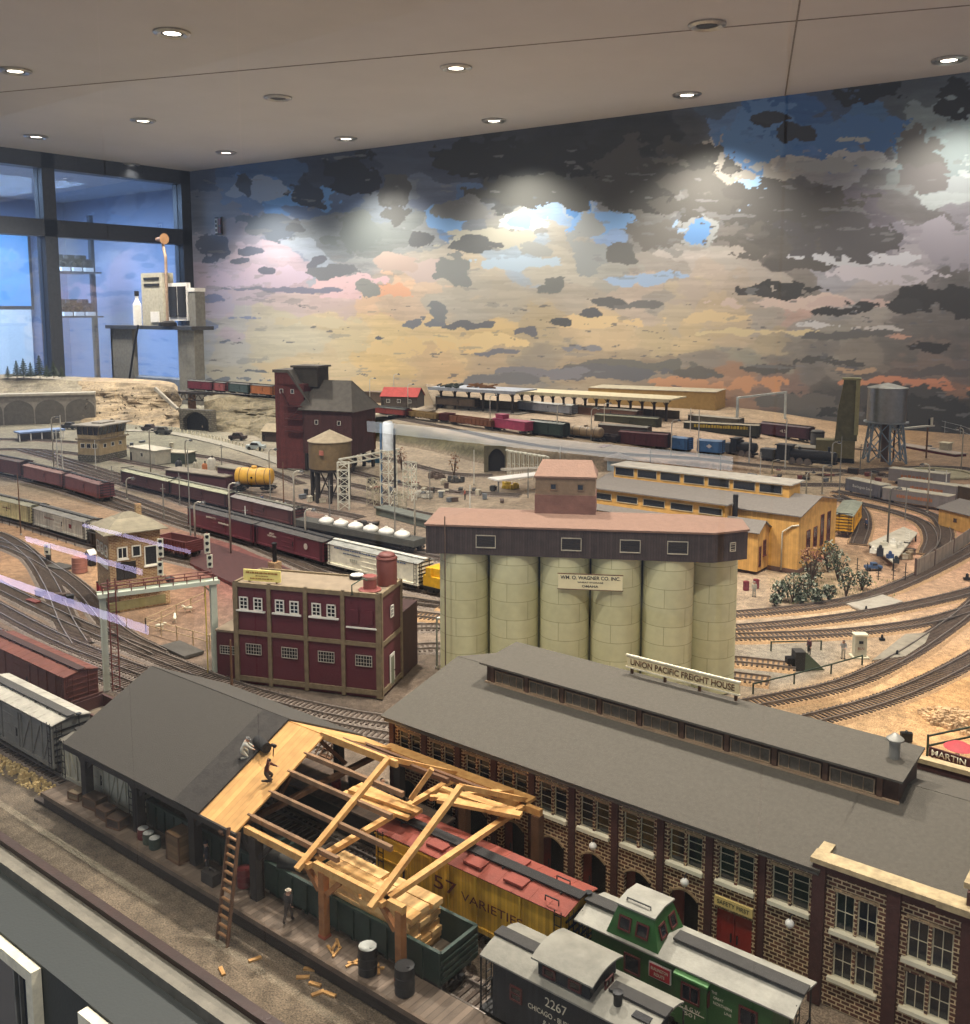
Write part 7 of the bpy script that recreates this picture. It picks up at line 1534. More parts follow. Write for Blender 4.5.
# ---- lamps and masts of the foreground
street_lamp(231, 556, 483, 'tall pale lamp post beside the lettered maroon boxcar'); street_lamp(196, 555, 502, 'curved lamp post just right of the signal cabin')
street_lamp(295, 540, 471, 'tall curved lamp post left of the white-domed hopper'); street_lamp(306, 560, 509, 'shorter curved lamp post over the round-emblem boxcar')
street_lamp(415, 549, 492, 'curved lamp post at the left end of the silos'); street_lamp(270, 492, 449, 'thin lamp post between the yellow tank and the coal tower')
street_lamp(151, 478, 429, 'curved lamp post beside the two-storey control tower'); street_lamp(127, 500, 478, 'short curved lamp post over the main line')
street_lamp(54, 470, 417, 'curved lamp post at the left hillside'); street_lamp(186, 470, 440, 'lamp post by the low maroon shed'); 
street_lamp(831, 482, 442, 'curved lamp beside the black crate', flip=1); street_lamp(822, 494, 465, 'low curved lamp right of the works lantern'); street_lamp(772, 474, 460, 'short lamp with wide shade above the works roof', flip=1); street_lamp(806, 495, 472, 'wide-shaded lamp at the end of the works lantern')
street_lamp(887, 552, 488, 'dark curved lamp post standing behind the scrap platform', c=mk('lamp_dark', '55524a', .5)); street_lamp(927, 513, 464, 'lamp post in front of the silver trailers', flip=-1); street_lamp(961, 471, 428, 'pale lamp post at the right edge beyond the trailers', flip=-1)
pole(839, 500, 436, 'tall thin mast right of the yellow works'); pole(21, 535, 474, 'dark thin mast by the cream reefer', m=M_oldwood); pole(191, 545, 450, 'thin grey mast over the maroon platform'); pole(232, 690, 640, 'rusty iron post in front of the maroon works', m=M_oldwood, r=.0016)
t = pole(437, 668, 618, 'grey post with two white lamps beside the left silo', m=mk('post_mid', '8d8f86', .5), r=.0014, name='lamp_post'); hh_ = hat(437, 668, 618); MB().lathe([(.0005, 0), (.0025, .001), (.0025, .003), (.0005, .004)], 10, (.003, 0, hh_ - .002)).build('bulb', M_lampglass, t)
t = thing('cord', 'thin dark wire hanging down the first silo', 'wire', (0, 0, 0)); bpy.data.objects.remove(t)
# ================= background of the layout =================
EDX = [(e[0], e[2]) for e in ED]
def pz(px):
    for (a, za), (b, zb) in zip(EDX, EDX[1:]):
        if px <= b: return za + (zb - za) * max(0, (px - a)) / (b - a)
    return EDX[-1][1]
def px_m(p): return 0
def lattice(name, label, cat, base, w, d, h, m, n=5, rz=0., r=.0012, taper=1., top=None):
    t = thing(name, label, cat, base, rz); g = MB(); C = [(-w / 2, -d / 2), (w / 2, -d / 2), (w / 2, d / 2), (-w / 2, d / 2)]
    def P(i, k): s = 1 + (taper - 1) * k / n; return (C[i % 4][0] * s, C[i % 4][1] * s, h * k / n)
    for i in range(4):
        g.bar(P(i, 0), P(i, n), r * 1.3)
        for k in range(n): g.bar(P(i, k), P(i + 1, k + 1), r); g.bar(P(i, k + 1), P(i + 1, k + 1), r)
    g.build('frame', m, t)
    if top: top(t)
    return t
mwh = mk('structure_white', 'cfcdbc', .6, var=.1)
# conifers and viaduct wall on the left hill
for i, (px, h, lab) in enumerate(((8, .06, 'conifer at the left edge of the hilltop'), (17, .09, 'conifer second from the left on the hilltop'), (24, .10, 'conifer in the left clump on the hilltop'), (31, .08, 'conifer in the middle of the hilltop row'), (40, .115, 'tallest conifer on the hilltop'), (47, .07, 'conifer right of the tallest one'), (54, .085, 'second conifer from the right on the hilltop'), (62, .06, 'rightmost small conifer on the hilltop'))):
    conifer(lab, px, 378, h, 1.222, i)
A, B = at(-60, 419, 1.09), at(100, 419, 1.09); d = B - A; L = math.hypot(d.x, d.y); an = math.atan2(d.y, d.x); A = at(-60, 427); 
vd = thing('viaduct_wall', 'long grey concrete retaining wall with shallow arches at far left', 'wall', A, math.atan2((at(96, 422) - A).y, (at(96, 422) - A).x)); L = (at(96, 422) - A).length
mcv = mk('viaduct_grey', '8a8378', .9, var=.2); MB().box(0, L, 0, .05, 0, .125).build('wall', mcv, vd); MB().box(-.002, L + .002, -.008, .05, .125, .135).build('coping', mk('coping_pale', 'aaa394', .9), vd)
for k in range(5):
    x = L * (k + .5) / 5; n = 10; pr = [(x + .06 * math.cos(math.pi * i / n), .06 + .045 * math.sin(math.pi * i / n)) for i in range(n + 1)]; MB().prism([(x + .06, 0)] + pr + [(x - .06, 0)], -.003, .0, 'y').build('arch_shade', mk('arch_shadow', '5b564e', .9), vd)  # flat darker plates; the shade of the arches is in their colour
t, L = building_frame('canopy_shed', 'low blue-roofed shelter in front of the retaining wall', 'building', (20, 442), (66, 438)); MB().box(0, L, 0, .07, .03, .036).build('roof', mk('shelter_blue', '6d83a8', .5), t)
for k in range(5): MB().box(L * k / 4.2, L * k / 4.2 + .003, .004, .008, 0, .03).build('post', M_white, t)
MB().box(.01, L - .01, .04, .06, 0, .024).build('counter', M_grey, t)
# tunnel portal under the stone bridge
t, L = building_frame('tunnel_portal', 'dark tunnel mouth with sloping stone parapet in the hillside', 'tunnel', (180, 430), (212, 432)); Hp = hat(180, 430, 409)
mst = brickmat('stone_portal', '7d7768', '655f53', '4a453c', .016, .008, msize=.0012)
g, arc = arch_panel(0, L, 0, Hp, L * .1, L * .9, Hp * .55, Hp * .35, 0, .03); g.build('wall', mst, t)
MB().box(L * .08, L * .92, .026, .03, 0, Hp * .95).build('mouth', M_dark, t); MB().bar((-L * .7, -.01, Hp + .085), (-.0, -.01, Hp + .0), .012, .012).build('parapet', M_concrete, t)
# bridge with dark girders and a line of stock on the summit
t, L = building_frame('girder_bridge', 'dark girder bridge over the tunnel gap', 'bridge', (158, 392), (280, 398), 1.17); MB().box(0, L, 0, .06, -.004, .006).build('deck', M_darkwood, t)
g = MB(); n = 16
for k in range(n): g.bar((L * k / n, 0, -.03), (L * (k + .5) / n, 0, .0), .003); g.bar((L * (k + .5) / n, 0, 0), (L * (k + 1) / n, 0, -.03), .003)
g.bar((0, 0, -.03), (L, 0, -.03), .004); g.build('truss', M_darkwood, t)
for k in (.25, .75): MB().box(L * k - .006, L * k + .006, .01, .05, -.12, -.004).build('pier', M_oldwood, t)
for A, B, c, lab in (((191, 391), (216, 393), '6a2430', 'dark red wagon on the summit, left of the bridge'), ((217, 393), (229, 394), '8a4a4a', 'short pinkish wagon on the summit line'), ((232, 394), (253, 396), '3a4a48', 'grey-green coach on the bridge'), ((254, 396), (276, 398), '9a5a2c', 'orange-brown coach left of the coal tower')):
    boxcar(lab, A, B, c, '4a4844', z=1.176, H=.045, det=1)
# control tower
A_, B_ = (100, 462), (127, 456)
t, L = building_frame('control_tower', 'cream two-storey railway control tower with glazed upper floor and flat roof', 'building', A_, B_); H_ = hat(100, 462, 440); D_ = .085; cr_ = mk('tower_cream', 'b8a37c', .8)
MB().box(-.002, L, 0, D_, 0, .022).build('base_wall', brickmat('tower_stone', '8d8778', '6f6a5c', '4e4a40', .012, .006, msize=.001), t)
MB().box(-.0, L, 0, D_, .022, .072).build('wall', cr_, t); MB().box(-.006, L + .006, -.008, D_ + .004, .072, .076).build('balcony', mfr, t)
MB().box(0, L, .006, D_, .076, .088).build('upper_wall', cr_, t); MB().prism([(.006, .088), (-.004, .118), (D_ + .004, .118), (D_, .088)], .002, L - .002, 'x').build('glazing', M_glass, t)
g = MB()
for k in range(7): x = L * k / 6; g.bar((x, .0055, .088), (x, -.0045, .118), .0016)
for k in range(5): y = D_ * k / 4; g.bar((L + .0, y, .088), (L + .0, y, .118), .0016); g.bar((-.0, y, .088), (-.0, y, .118), .0016)
g.build('mullion', mfr, t); MB().box(-.014, L + .014, -.018, D_ + .014, .118, .122).box(L * .3, L * .8, .02, .06, .122, .126).build('roof', mk('tower_roof', '8f897e', .9), t)
for k in range(3): win(t, L * (.2 + .28 * k), .052, .016, .014, 1, 1, y=-.0002, fm=mwf)
for k in range(3): win(t, -.0002, .052, .018, .016, 1, 1, y=D_ * (.2 + .28 * k), rz=-R(90), fm=mwf)
g = MB()
for k in range(6): g.tube([(L * k / 5, -.007, .076), (L * k / 5, -.007, .088)], .0006, 5)
g.tube([(0, -.007, .088), (L, -.007, .088)], .0006, 5); g.build('railing', mfr, t)
# low huts, trailer, tanks behind the main line
def hut(name, label, cat, A, B, pyt, c, rc, D_=.05, z=G, gable=0., win_n=0, door=True):
    t, L = building_frame(name, label, cat, A, B, z); H_ = hat(A[0], A[1], pyt, z); mw_ = mk('hut_' + c, c, .8, var=.15); mr2 = mk('hutroof_' + rc, rc, .85)
    g = MB().box(0, L, 0, D_, 0, H_)
    if gable: g.prism([(0, H_), (D_, H_), (D_ / 2, H_ + gable)], 0, L, 'x'); g.build('wall', mw_, t); gable_roof(0, L, 0, D_, H_, H_ + gable, .004, .002).build('roof', mr2, t)
    else: g.build('wall', mw_, t); MB().box(-.003, L + .003, -.004, D_ + .004, H_, H_ + .003).build('roof', mr2, t)
    for k in range(win_n): win(t, L * (k + .7) / (win_n + .4), H_ * .58, min(.016, L / (win_n + 1) * .6), H_ * .32, 2, 1, y=-.0003, fm=mwf)
    if door: MB().box(.004, .014, -.001, 0, 0, H_ * .62).build('door', M_darkwood, t)
    return t, L, H_
hut('caravan', 'white flat-roofed trailer building right of the control tower', 'building', (130, 460), (155, 465), 447, 'd0cbb8', 'b9b4a4', .06, win_n=1)
hut('workshop', 'low dark green shed behind the control tower trailer', 'building', (158, 462), (186, 464), 452, '4a5244', 'b0a994', .05, door=False)
hut('goods_shed', 'long low maroon shed with pale open top behind the main line', 'building', (166, 484), (226, 492), 470, '4f2c30', '8d8474', .05)
hut('maroon_hut', 'small maroon hut with a white window left of the yellow tank wagon', 'building', (218, 488), (236, 491), 467, '4a2430', '8a8474', .04, win_n=1)
tankcar('bright yellow tank wagon with black bands left of the coal tower', (234, 491), (276, 492), 'dba83a', R_=.024, text='\u25cf')
for (px, py, r, h, c, lab) in ((179, 474, .010, .018, '2a2a2a', 'small black tank in the low maroon shed'), (205, 478, .008, .02, 'b06a3a', 'rusty upright tank in the low maroon shed'), (212, 474, .012, .026, 'c9c4b4', 'white tank beside the rusty one'), (196, 474, .008, .014, 'b8b09a', 'pale squat tank left of the rusty one')):
    t = thing('storage_tank', lab, 'tank', at(px, py, G + .0)); MB().lathe([(r, 0), (r, h + .02), (r * .6, h + .024), (.0005, h + .026)], 18).build('body', mk('tk_' + c, c, .6), t, smooth=50); MB().lathe([(.002, h + .02), (.002, h + .032)], 8, (r * .3, 0, 0)).build('vent_pipe', M_blackmetal, t)
for i, (px, py, c, lab) in enumerate(((70, 429, '2a2c30', 'black car on the hillside road, leftmost'), (150, 431, '3a3030', 'dark car parked under the rocky hill'), (163, 434, '4a4a48', 'grey car parked under the rocky hill'), (256, 450, 'b9c4c4', 'small pale blue car near the coal tower'), (167, 456, '2c2c2c', 'black car at the yard road bend'), (238, 440, '3a2c28', 'brown car below the rocky bank'))):
    t = thing('toy_car', lab, 'car', at(px, py), R(25)); mc2 = mk('car_' + c, c, .4); w_ = .034
    MB().box(-w_, w_, -.013, .013, .006, .018).prism([(-w_ * .6, .018), (w_ * .55, .018), (w_ * .35, .029), (-w_ * .4, .029)], -.012, .012, 'y').build('body', mc2, t); MB().prism([(-w_ * .52, .0185), (w_ * .46, .0185), (w_ * .31, .027), (-w_ * .36, .027)], -.0123, .0123, 'y').build('window', M_glass, t)
    for sx in (-w_ * .6, w_ * .6):
        for sy in (-.012, .012): MB().lathe([(.0005, -.002), (.007, -.002), (.007, .002), (.0005, .002)], 12, (sx, sy, .007), 'y').build('wheel', M_blackmetal, t)
# road with white kerb posts
path = smooth_path([at(*q) for q in ((90, 430), (160, 432), (210, 441), (260, 455), (300, 470))], .05); o = MB().sweep(path, .05, .002).build('road', mk('road_grey', '8f8a7c', .9)); tag(o, 'pale curving road below the rocky hill', 'road')
for i, q in enumerate(smooth_path([at(*q) for q in ((170, 430), (210, 438), (262, 452))], .03)[::1]):
    o = MB().box(-.002, .002, -.002, .002, 0, .012).box(-.0023, .0023, -.0023, .0023, .009, .012).build('kerb_post', M_cream); o.location = q; tag(o, 'small white kerb post along the curving road', 'post', 'kerb posts along the hillside road')
hut('lineside_hut', 'pale gabled hut in front of the rocky bank left of the coal tower', 'building', (262, 441), (280, 442), 431, '4a3a34', '9a8d74', .08, gable=.025)
# rocky bushes on the hillside
r_ = random.Random(2); g = MB()
for k in range(420):
    px = r_.uniform(84, 290); z = r_.uniform(1.06, 1.2); p = at(px, 424 + r_.uniform(-4, 10), G).lerp(at(px, 392, 1.18), (z - 1.05) / .13); 
    s = r_.uniform(.004, .010); p = Vector((p.x * .992, p.y * .992 - .01, z)); g.add([p + Vector((r_.uniform(-s, s), r_.uniform(-s, s), r_.uniform(-s, s))) for _ in range(3)], [(0, 1, 2)])
tag(g.build('hillside_scrub', mk('scrub_brown', '4e4434', .9)), 'sparse dark scrub on the rocky hillside', 'scrub', kind='stuff')
# ---- coal tower
t, L = building_frame('coal_tower', 'tall dark red coaling tower with grey pitched roof and side stairs', 'building', (277, 468), (353, 473)); k = L / 76; mrc = boardmat('coal_red', '6d3431', .008, 'V', .75, var=.15); mrf = mk('coal_roof', '5f5a52', .9)
Ht = hat(277, 468, 377); He = hat(315, 470, 409); Hr = hat(315, 470, 382); D_ = .15
MB().box(0, 29 * k, 0, D_ * .7, 0, Ht - .02).prism([(0, Ht - .02), (29 * k, Ht - .045), (14 * k, Ht + .015), (0, Ht + .015)], 0, D_ * .7, 'y').build('tower', mrc, t)
MB().prism([(-.004, Ht + .015), (14 * k, Ht + .015), (36 * k, Ht - .085), (36 * k, Ht - .078), (15 * k, Ht + .024), (-.004, Ht + .024)], -.006, D_ * .7 + .006, 'y').build('tower_roof', mrf, t)
MB().box(29 * k, 77 * k, -.01, D_, .055, He).build('bin', boardmat('coal_red_dark', '512f2c', .008, 'V', .7, var=.15), t)
g = MB().prism([(27 * k, He - .004), (79 * k, He - .004), (79 * k, He), (66 * k, Hr), (34 * k, Hr), (27 * k, He)], -.016, -.014, 'y')
g2 = MB().quad((26 * k, -.022, He - .003), (80 * k, -.022, He - .003), (66 * k, D_ * .45, Hr), (34 * k, D_ * .45, Hr), -.004).quad((80 * k, D_ + .01, He - .003), (26 * k, D_ + .01, He - .003), (34 * k, D_ * .45, Hr), (66 * k, D_ * .45, Hr), -.004).add([(80 * k, -.022, He - .003), (80 * k, D_ + .01, He - .003), (66 * k, D_ * .45, Hr)], [(0, 1, 2)]); g2.build('roof', mrf, t)
MB().box(14 * k, 38 * k, .03, .1, Ht - .03, Ht + .03).build('top_hut', mk('tophut', '4a453c', .85), t); MB().box(12 * k, 40 * k, .024, .106, Ht + .03, Ht + .036).build('hut_roof', mrf, t)
for (x, z) in ((4, .85), (15, .85), (40, .62), (62, .62)): win(t, x * k + .01, z * Ht if x < 20 else He * .8, .012, .014, 1, 1, y=-.0004 if x < 20 else -.0104, fm=mwf)
g = MB()
for i in range(6): x = (30 + 9 * i) * k; g.box(x, x + .008, -.008, .002, 0, .055); g.box(x, x + .008, D_ - .02, D_ - .01, 0, .055)
g.build('leg', M_darkwood, t)
g = MB()
for z in (.20, .16, .12): g.box(12 * k, 30 * k, -.02, 0, z, z + .003); g.tube([(12 * k, -.019, z + .016), (30 * k, -.019, z + .016)], .0012, 5)
g.bar((8 * k, -.012, .25), (16 * k, -.012, .2), .004).bar((28 * k, -.012, .2), (14 * k, -.012, .16), .003).build('stair', mk('stair_red', '5a2c2a', .8), t)
# brown round tank on timber legs
p = at(331, 500); t = thing('oil_tank', 'round brown tank with conical pale roof on dark timber legs', 'tank', p); r = .056; zb = hat(331, 500, 467); zt_ = hat(331, 500, 440)
MB().lathe([(r, zb), (r, zt_)], 36).build('body', mk('tank_olive', '6d5a3c', .7, var=.2), t, smooth=40); MB().lathe([(r * 1.05, zt_ - .002), (r * 1.05, zt_), (.0005, zt_ + .028)], 36).build('roof', mk('tank_roof', 'a3947a', .8), t, smooth=40)
for k in range(8): a = k * math.pi / 4; MB().bar((math.cos(a) * r * .85, math.sin(a) * r * .85, 0), (math.cos(a) * r * .85, math.sin(a) * r * .85, zb), .007).build('leg', M_darkwood, t)
g = MB()
for k in range(8): a, b = k * math.pi / 4, (k + 1) * math.pi / 4; g.bar((math.cos(a) * r * .85, math.sin(a) * r * .85, .005), (math.cos(b) * r * .85, math.sin(b) * r * .85, zb - .005), .003); g.bar((math.cos(a) * r * .95, math.sin(a) * r * .95, zb - .004), (math.cos(b) * r * .95, math.sin(b) * r * .95, zb - .004), .006)
g.build('brace', M_darkwood, t); MB().box(.02, .034, -r - .001, -r + .002, zb + .04, zb + .052).build('plate', mk('plate_red', 'b06a58', .6), t, label='small pinkish plate')
# silver sand tower, blue pipe and white lattices
p = at(389, 506); h0 = hat(389, 506, 450); h1 = hat(389, 506, 424)
def sand(t): MB().lathe([(.0145, h0), (.0145, h1), (.011, h1 + .006), (.0005, h1 + .008)], 22).build('cylinder', mk('silo_silver', 'd0d6d8', .4), t, smooth=50); MB().tube([(-.020, -.006, 0), (-.020, -.006, h1)], .003, 8).build('pipe', mk('pipe_blue', '4a6a8a', .5), t, label='blue upright pipe'); MB().tube([(.022, 0, .05), (.022, 0, h1 - .01)], .0028, 8).build('pipe', M_blackmetal, t, label='black upright pipe')
lattice('sand_tower', 'silver sanding cylinder on a white lattice tower with a blue pipe', 'tower', p, .03, .03, h0, mwh, 5, top=sand)
lattice('service_frame', 'white lattice post left of the sanding tower', 'tower', at(344, 510), .028, .018, hat(344, 510, 462), mwh, 6, YAW - R(90))
lattice('service_frame', 'thin lattice frame right of the sanding tower', 'tower', at(410, 500), .03, .02, hat(410, 500, 462), mwh, 5, 0)
a1, a2 = at(340, 508), at(400, 494); z_ = G + hat(344, 510, 461); g = MB(); a1.z = a2.z = z_; g.bar(a1, a2, .004); g.bar(a1 + Vector((0, 0, -.014)), a2 + Vector((0, 0, -.014)), .003)
for k in range(8): g.bar(a1.lerp(a2, k / 8), a1.lerp(a2, (k + 1) / 8) + Vector((0, 0, -.014)), .0025)
tag(g.build('service_beam', mwh), 'white lattice beam spanning to the sanding tower', 'beam')
for i, (px, py, h, lab) in enumerate(((373, 505, .07, 'thin lattice rack left of the sanding tower'), (400, 512, .05, 'short lattice rack in front of the sanding tower'))): lattice('pipe_rack', lab, 'rack', at(px, py), .024, .02, h, mk('rack_pale', 'b0a890', .7), 4, r=.001)
# ---- plateau: station, house, trains
def up(px, py): return (px, py)
zP = lambda px: pz(px)
t, L, H_ = hut('station_house', 'small station house with red gabled roof and dark walls', 'building', (381, 407), (417, 408), 396, '4a4038', '9a3a34', .10, z=1.122, gable=.035, win_n=3)
hut('timber_shed', 'small dark timber shed left of the red-roofed house', 'building', (365, 402), (380, 403), 392, '5a4a3c', '6a5a48', .06, z=1.124)
# long open station canopy
def canopy(A, B, pyt, z, label, c='b0a68e', D_=.18, n=9, m2='3a332d', arms=True):
    t, L = building_frame('station_canopy', label, 'building', A, B, z); H_ = hat(A[0], A[1], pyt, z); MB().box(0, L, 0, D_, H_ - .006, H_).box(-.003, L + .003, -.003, 0, H_ - .012, H_ + .001).build('roof', mk('canopy_' + c, c, .8), t)
    mm = mk('canopy_post_' + m2, m2, .8); MB().box(0, L, D_ * .1, D_ * .9, 0, .006).build('platform', M_concrete, t)
    for k in range(n): x = L * (k + .5) / n; MB().box(x - .004, x + .004, D_ * .2, D_ * .2 + .008, 0, H_ - .006).bar((x - .02, D_ * .2, H_ - .006), (x, D_ * .2, H_ - .03), .003).bar((x + .02, D_ * .2, H_ - .006), (x, D_ * .2, H_ - .03), .003).build('post', mm, t)
    MB().box(L * .02, L * .98, D_ * .8, D_ * .8 + .006, .006, (H_ - .006) * .45).build('back_wall', mat('canopy_back', '6d6250', .85), t); return t, L, H_
canopy((429, 410), (515, 416), 387, 1.118, 'open station building with blue-grey flat roof behind the upper trains', '8d929a', n=6)
canopy((512, 414), (668, 425), 391, 1.10, 'very long open platform canopy with pale roof', 'b8ac8c', n=14)
hut('freight_depot', 'long yellowish flat-roofed depot behind the platform canopy', 'building', (588, 408), (715, 414), 388, 'a88a54', 'a39a84', .2, z=1.09, win_n=0, door=False)
for (px, py, c, lab, n_) in ((448, 387, '3f453f', 'dark lumpy load on the blue-grey station roof', 'roof_load'), (478, 387, '7a5638', 'brown timber load on the blue-grey station roof', 'roof_load')):
    t = thing(n_, lab, 'load', at(px, py + 1, 1.118 + hat(429, 410, 387, 1.118))); r_ = random.Random(px); g = MB()
    for k in range(16): x = r_.uniform(-.06, .06); g.bar((x - .02, r_.uniform(0, .04), r_.uniform(.002, .012)), (x + .02, r_.uniform(0, .04), r_.uniform(.002, .02)), .006)
    g.build('timber', mk('load_' + c, c, .9), t)
def up_car(fn, label, A, B, *a, **k): return fn(label, A, B, *a, z=(pz(A[0]) + pz(B[0])) / 2, **k)
track('upper track along the front of the raised bank', [(e[0] + 6, e[1] - 2, e[2]) for e in ED[1:-1]], step=.08)
up_car(boxcar, 'dark red coach at the left end of the upper train', (362, 414), (409, 419), '8a3a30', '3a3a34', H=.032, det=1); up_car(gondola, 'tan open wagon in the upper train', (410, 419), (441, 423), '8a7040', H=.028)
up_car(gondola, 'short dark maroon open wagon in the upper train', (442, 423), (452, 424), '5a1f22', H=.034, gap=.002); up_car(gondola, 'long brown open wagon in the upper train', (453, 425), (496, 431), '7a4a2c', H=.032)
t, L = carframe('caboose', 'bright pink-red caboose in the middle of the upper train', 'caboose', (496, 431), (530, 436), 1.114); h = L / 2; mpk = mk('caboose_pink', 'b04060', .5)
MB().box(-h + .006, h - .006, -.02, .02, .012, .042).build('body', mpk, t); cu = MB().box(-h + .015, -h + .055, -.015, .015, .042, .058).build('cupola', mpk, t); MB().box(-h, h, -.022, .022, .042, .0445).build('roof', mk('roof_pink', '96405a', .6), t); MB().box(-h + .012, -h + .058, -.017, .017, .058, .060).build('cupola_roof', mk('roof_pink', '96405a', .6), cu); trucks(t, (-h + .02, h - .02), 1)
up_car(boxcar, 'dark green boxcar right of the pink caboose', (531, 436), (567, 440), '2c3f36', '8a8f88', H=.05, det=1); up_car(tankcar, 'dull tan tank wagon in the upper train', (568, 440), (604, 444), 'a08a6a', R_=.018)
up_car(gondola, 'dark low wagon between the tank wagon and the dark red gondola', (604, 444), (620, 446), '3a2c2a', H=.028); up_car(boxcar, 'dark red hopper-sided boxcar at the right of the upper train', (620, 447), (670, 451), '5c1f22', '5a2a28', H=.05, ribs=9, det=1)
up_car(boxcar, 'left half of the blue diesel, bright blue car', (673, 452), (690, 454), '4f83bd', '6a8ab0', H=.046, det=1, walk=False, gap=.002); up_car(boxcar, 'bright blue car with a white emblem right of the gap', (698, 455), (724, 457), '4f83bd', '6a8ab0', H=.046, det=1, walk=False, letters=(('\u25c6', 0, .03, .014, .02, 'e8e8e8'),))
# small wall piece, domed hut, stone wall
hut('trackside_cabin', 'maroon low wagon body used as a hut below the upper train', 'building', (583, 455), (602, 457), 446, '6a2430', '7a5a50', .05, z=1.07)
t = thing('domed_hut', 'small round pale hut with a brown conical roof', 'hut', at(618, 470, 1.06)); MB().lathe([(.034, 0), (.034, .034)], 20).build('wall', mk('hut_pale_blue', 'a0b0b8', .7), t, smooth=40); MB().lathe([(.046, .033), (.03, .044), (.001, .054)], 20).build('roof', mk('hut_cone', '77695a', .85), t, smooth=40)
# white trestle bents under the bank
for i in range(9):
    px = 509 + i * 4.6; py = 476 - i * .3; t = thing('trestle_bent', 'white trestle bent in the row under the raised bank', 'trestle', at(px, py), YAW - R(90) + R(20), 'white trestle bents'); h = .075 - i * .003
    MB().bar((-.004, -.02, 0), (0, -.006, h), .0028).bar((.004, .02, 0), (0, .006, h), .0028).bar((0, -.012, h * .5), (0, .012, h * .5), .002).build('frame', mwh, t)
    MB().box(-.003, .003, -.024, .024, h, h + .004).build('cap', mwh, t)
o = MB().bar(at(506, 470, G + .078), at(552, 468, G + .062), .04, .006).build('trestle_deck', M_concrete); tag(o, 'pale deck on top of the white trestle bents', 'deck')
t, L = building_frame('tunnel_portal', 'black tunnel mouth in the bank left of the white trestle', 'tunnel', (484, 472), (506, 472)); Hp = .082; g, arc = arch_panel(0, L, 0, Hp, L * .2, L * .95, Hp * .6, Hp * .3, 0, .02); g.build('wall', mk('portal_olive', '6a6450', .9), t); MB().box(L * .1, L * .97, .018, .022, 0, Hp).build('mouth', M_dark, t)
# debris and equipment in the pocket yard
for i, (px, py, c, lab) in enumerate(((455, 482, '4a4a48', 'dark scrap heap in the pocket yard'), (437, 478, '6a5a50', 'brown scrap heap in the pocket yard'), (375, 462, '3f6a86', 'blue tarpaulin heap behind the sanding tower'), (442, 530, '7a3a48', 'small maroon scrap pile left of the silos roof'), (510, 488, 'd9b83a', 'bright yellow digger heap behind the silos'), (425, 497, 'b9b4a8', 'pale heap by the pocket yard track'))):
    r_ = random.Random(i); t = thing('scrap_heap', lab, 'scrap', at(px, py)); g = MB()
    for k in range(14): x, y = r_.uniform(-.02, .02), r_.uniform(-.015, .015); g.box(x - .005, x + .005, y - .004, y + .004, 0, r_.uniform(.004, .018), r_.uniform(0, 1.5))
    g.build('heap', mk('scrap_' + c, c, .8), t)
for i, (px, py) in enumerate(((400, 470), (452, 470))): bush(['rust-coloured bush left of the pocket yard scrap', 'tall rust-coloured bush at the pocket yard'][i], px + 2, py + (i * 6), .07, .035, m=mk('rust_foliage', '7a4a34', .9, c2='5c3a2a'), m2=mk('rust_foliage2', 'a8805a', .9), n=90)
t, L = building_frame('white_shelter', 'white flat canopy behind the silos headhouse', 'shelter', (498, 494), (545, 488)); MB().box(0, L, 0, .05, .035, .039).build('roof', M_white, t)
for x in (.004, L - .008): MB().box(x, x + .003, .004, .008, 0, .035).build('post', M_grey, t)
hut('long_shed', 'long low dark grey shed between the hopper wagon and pocket yard', 'building', (376, 515), (446, 533), 508, '5c6158', '6a6e66', .03, door=False)
fence('viaduct_parapet', 'pale railing along the bank behind the silos', [(505, 488), (545, 476), (580, 474)], .022, M_cream, z=G, sp=.06)
for (a, b_) in (((352, 472), (420, 482), ), ((360, 500), (425, 522))): pass
tk('pocket yard track running to the tunnel mouth', [(350, 452), (400, 462), (450, 474), (492, 476)]); tk('second pocket yard track', [(345, 470), (400, 484), (450, 492), (520, 496)]); tk('third pocket yard track behind the hopper wagon', [(320, 492), (370, 502), (430, 516), (500, 526)])
tk('far left loop track at the foot of the hill', [(-60, 440), (20, 440), (90, 444), (170, 452), (250, 466), (300, 484)]); tk('second far left loop track', [(-60, 452), (20, 450), (90, 456), (160, 468), (230, 482)])
# ---- right background
zr_ = 1.062
t, L = building_frame('gantry_crane', 'thin grey portal gantry over the right-hand upper tracks', 'gantry', (737, 432), (786, 424), zr_); h = hat(737, 432, 399, zr_); MB().box(0, .008, 0, .008, 0, h).build('post', mk('gantry_pale', 'b9c0bc', .5), t); MB().box(L - .008, L, 0, .008, 0, h).build('post', mk('gantry_pale', 'b9c0bc', .5), t); MB().box(0, L, 0, .008, h, h + .008).build('beam', mk('gantry_pale', 'b9c0bc', .5), t)
boxcar('dark passenger car with yellow stripe behind the upper train', (684, 436), (760, 440), '3f4238', 'a39a84', z=1.07, H=.05, det=1, letters=(('~24', 0, .04, .012, .2, 'c9b040'),)); boxcar('dark maroon coach right of the grey gantry', (762, 437), (812, 443), '4f2c38', '6a5a5a', z=1.065, H=.05, det=1, letters=(('45', .0, .03, .012, .03, 'c9c0b0'),))
boxcar('dull green wagon left of the steam locomotive', (596, 428), (660, 433), '4a4a34', '6a6a54', z=1.085, H=.05, det=1)
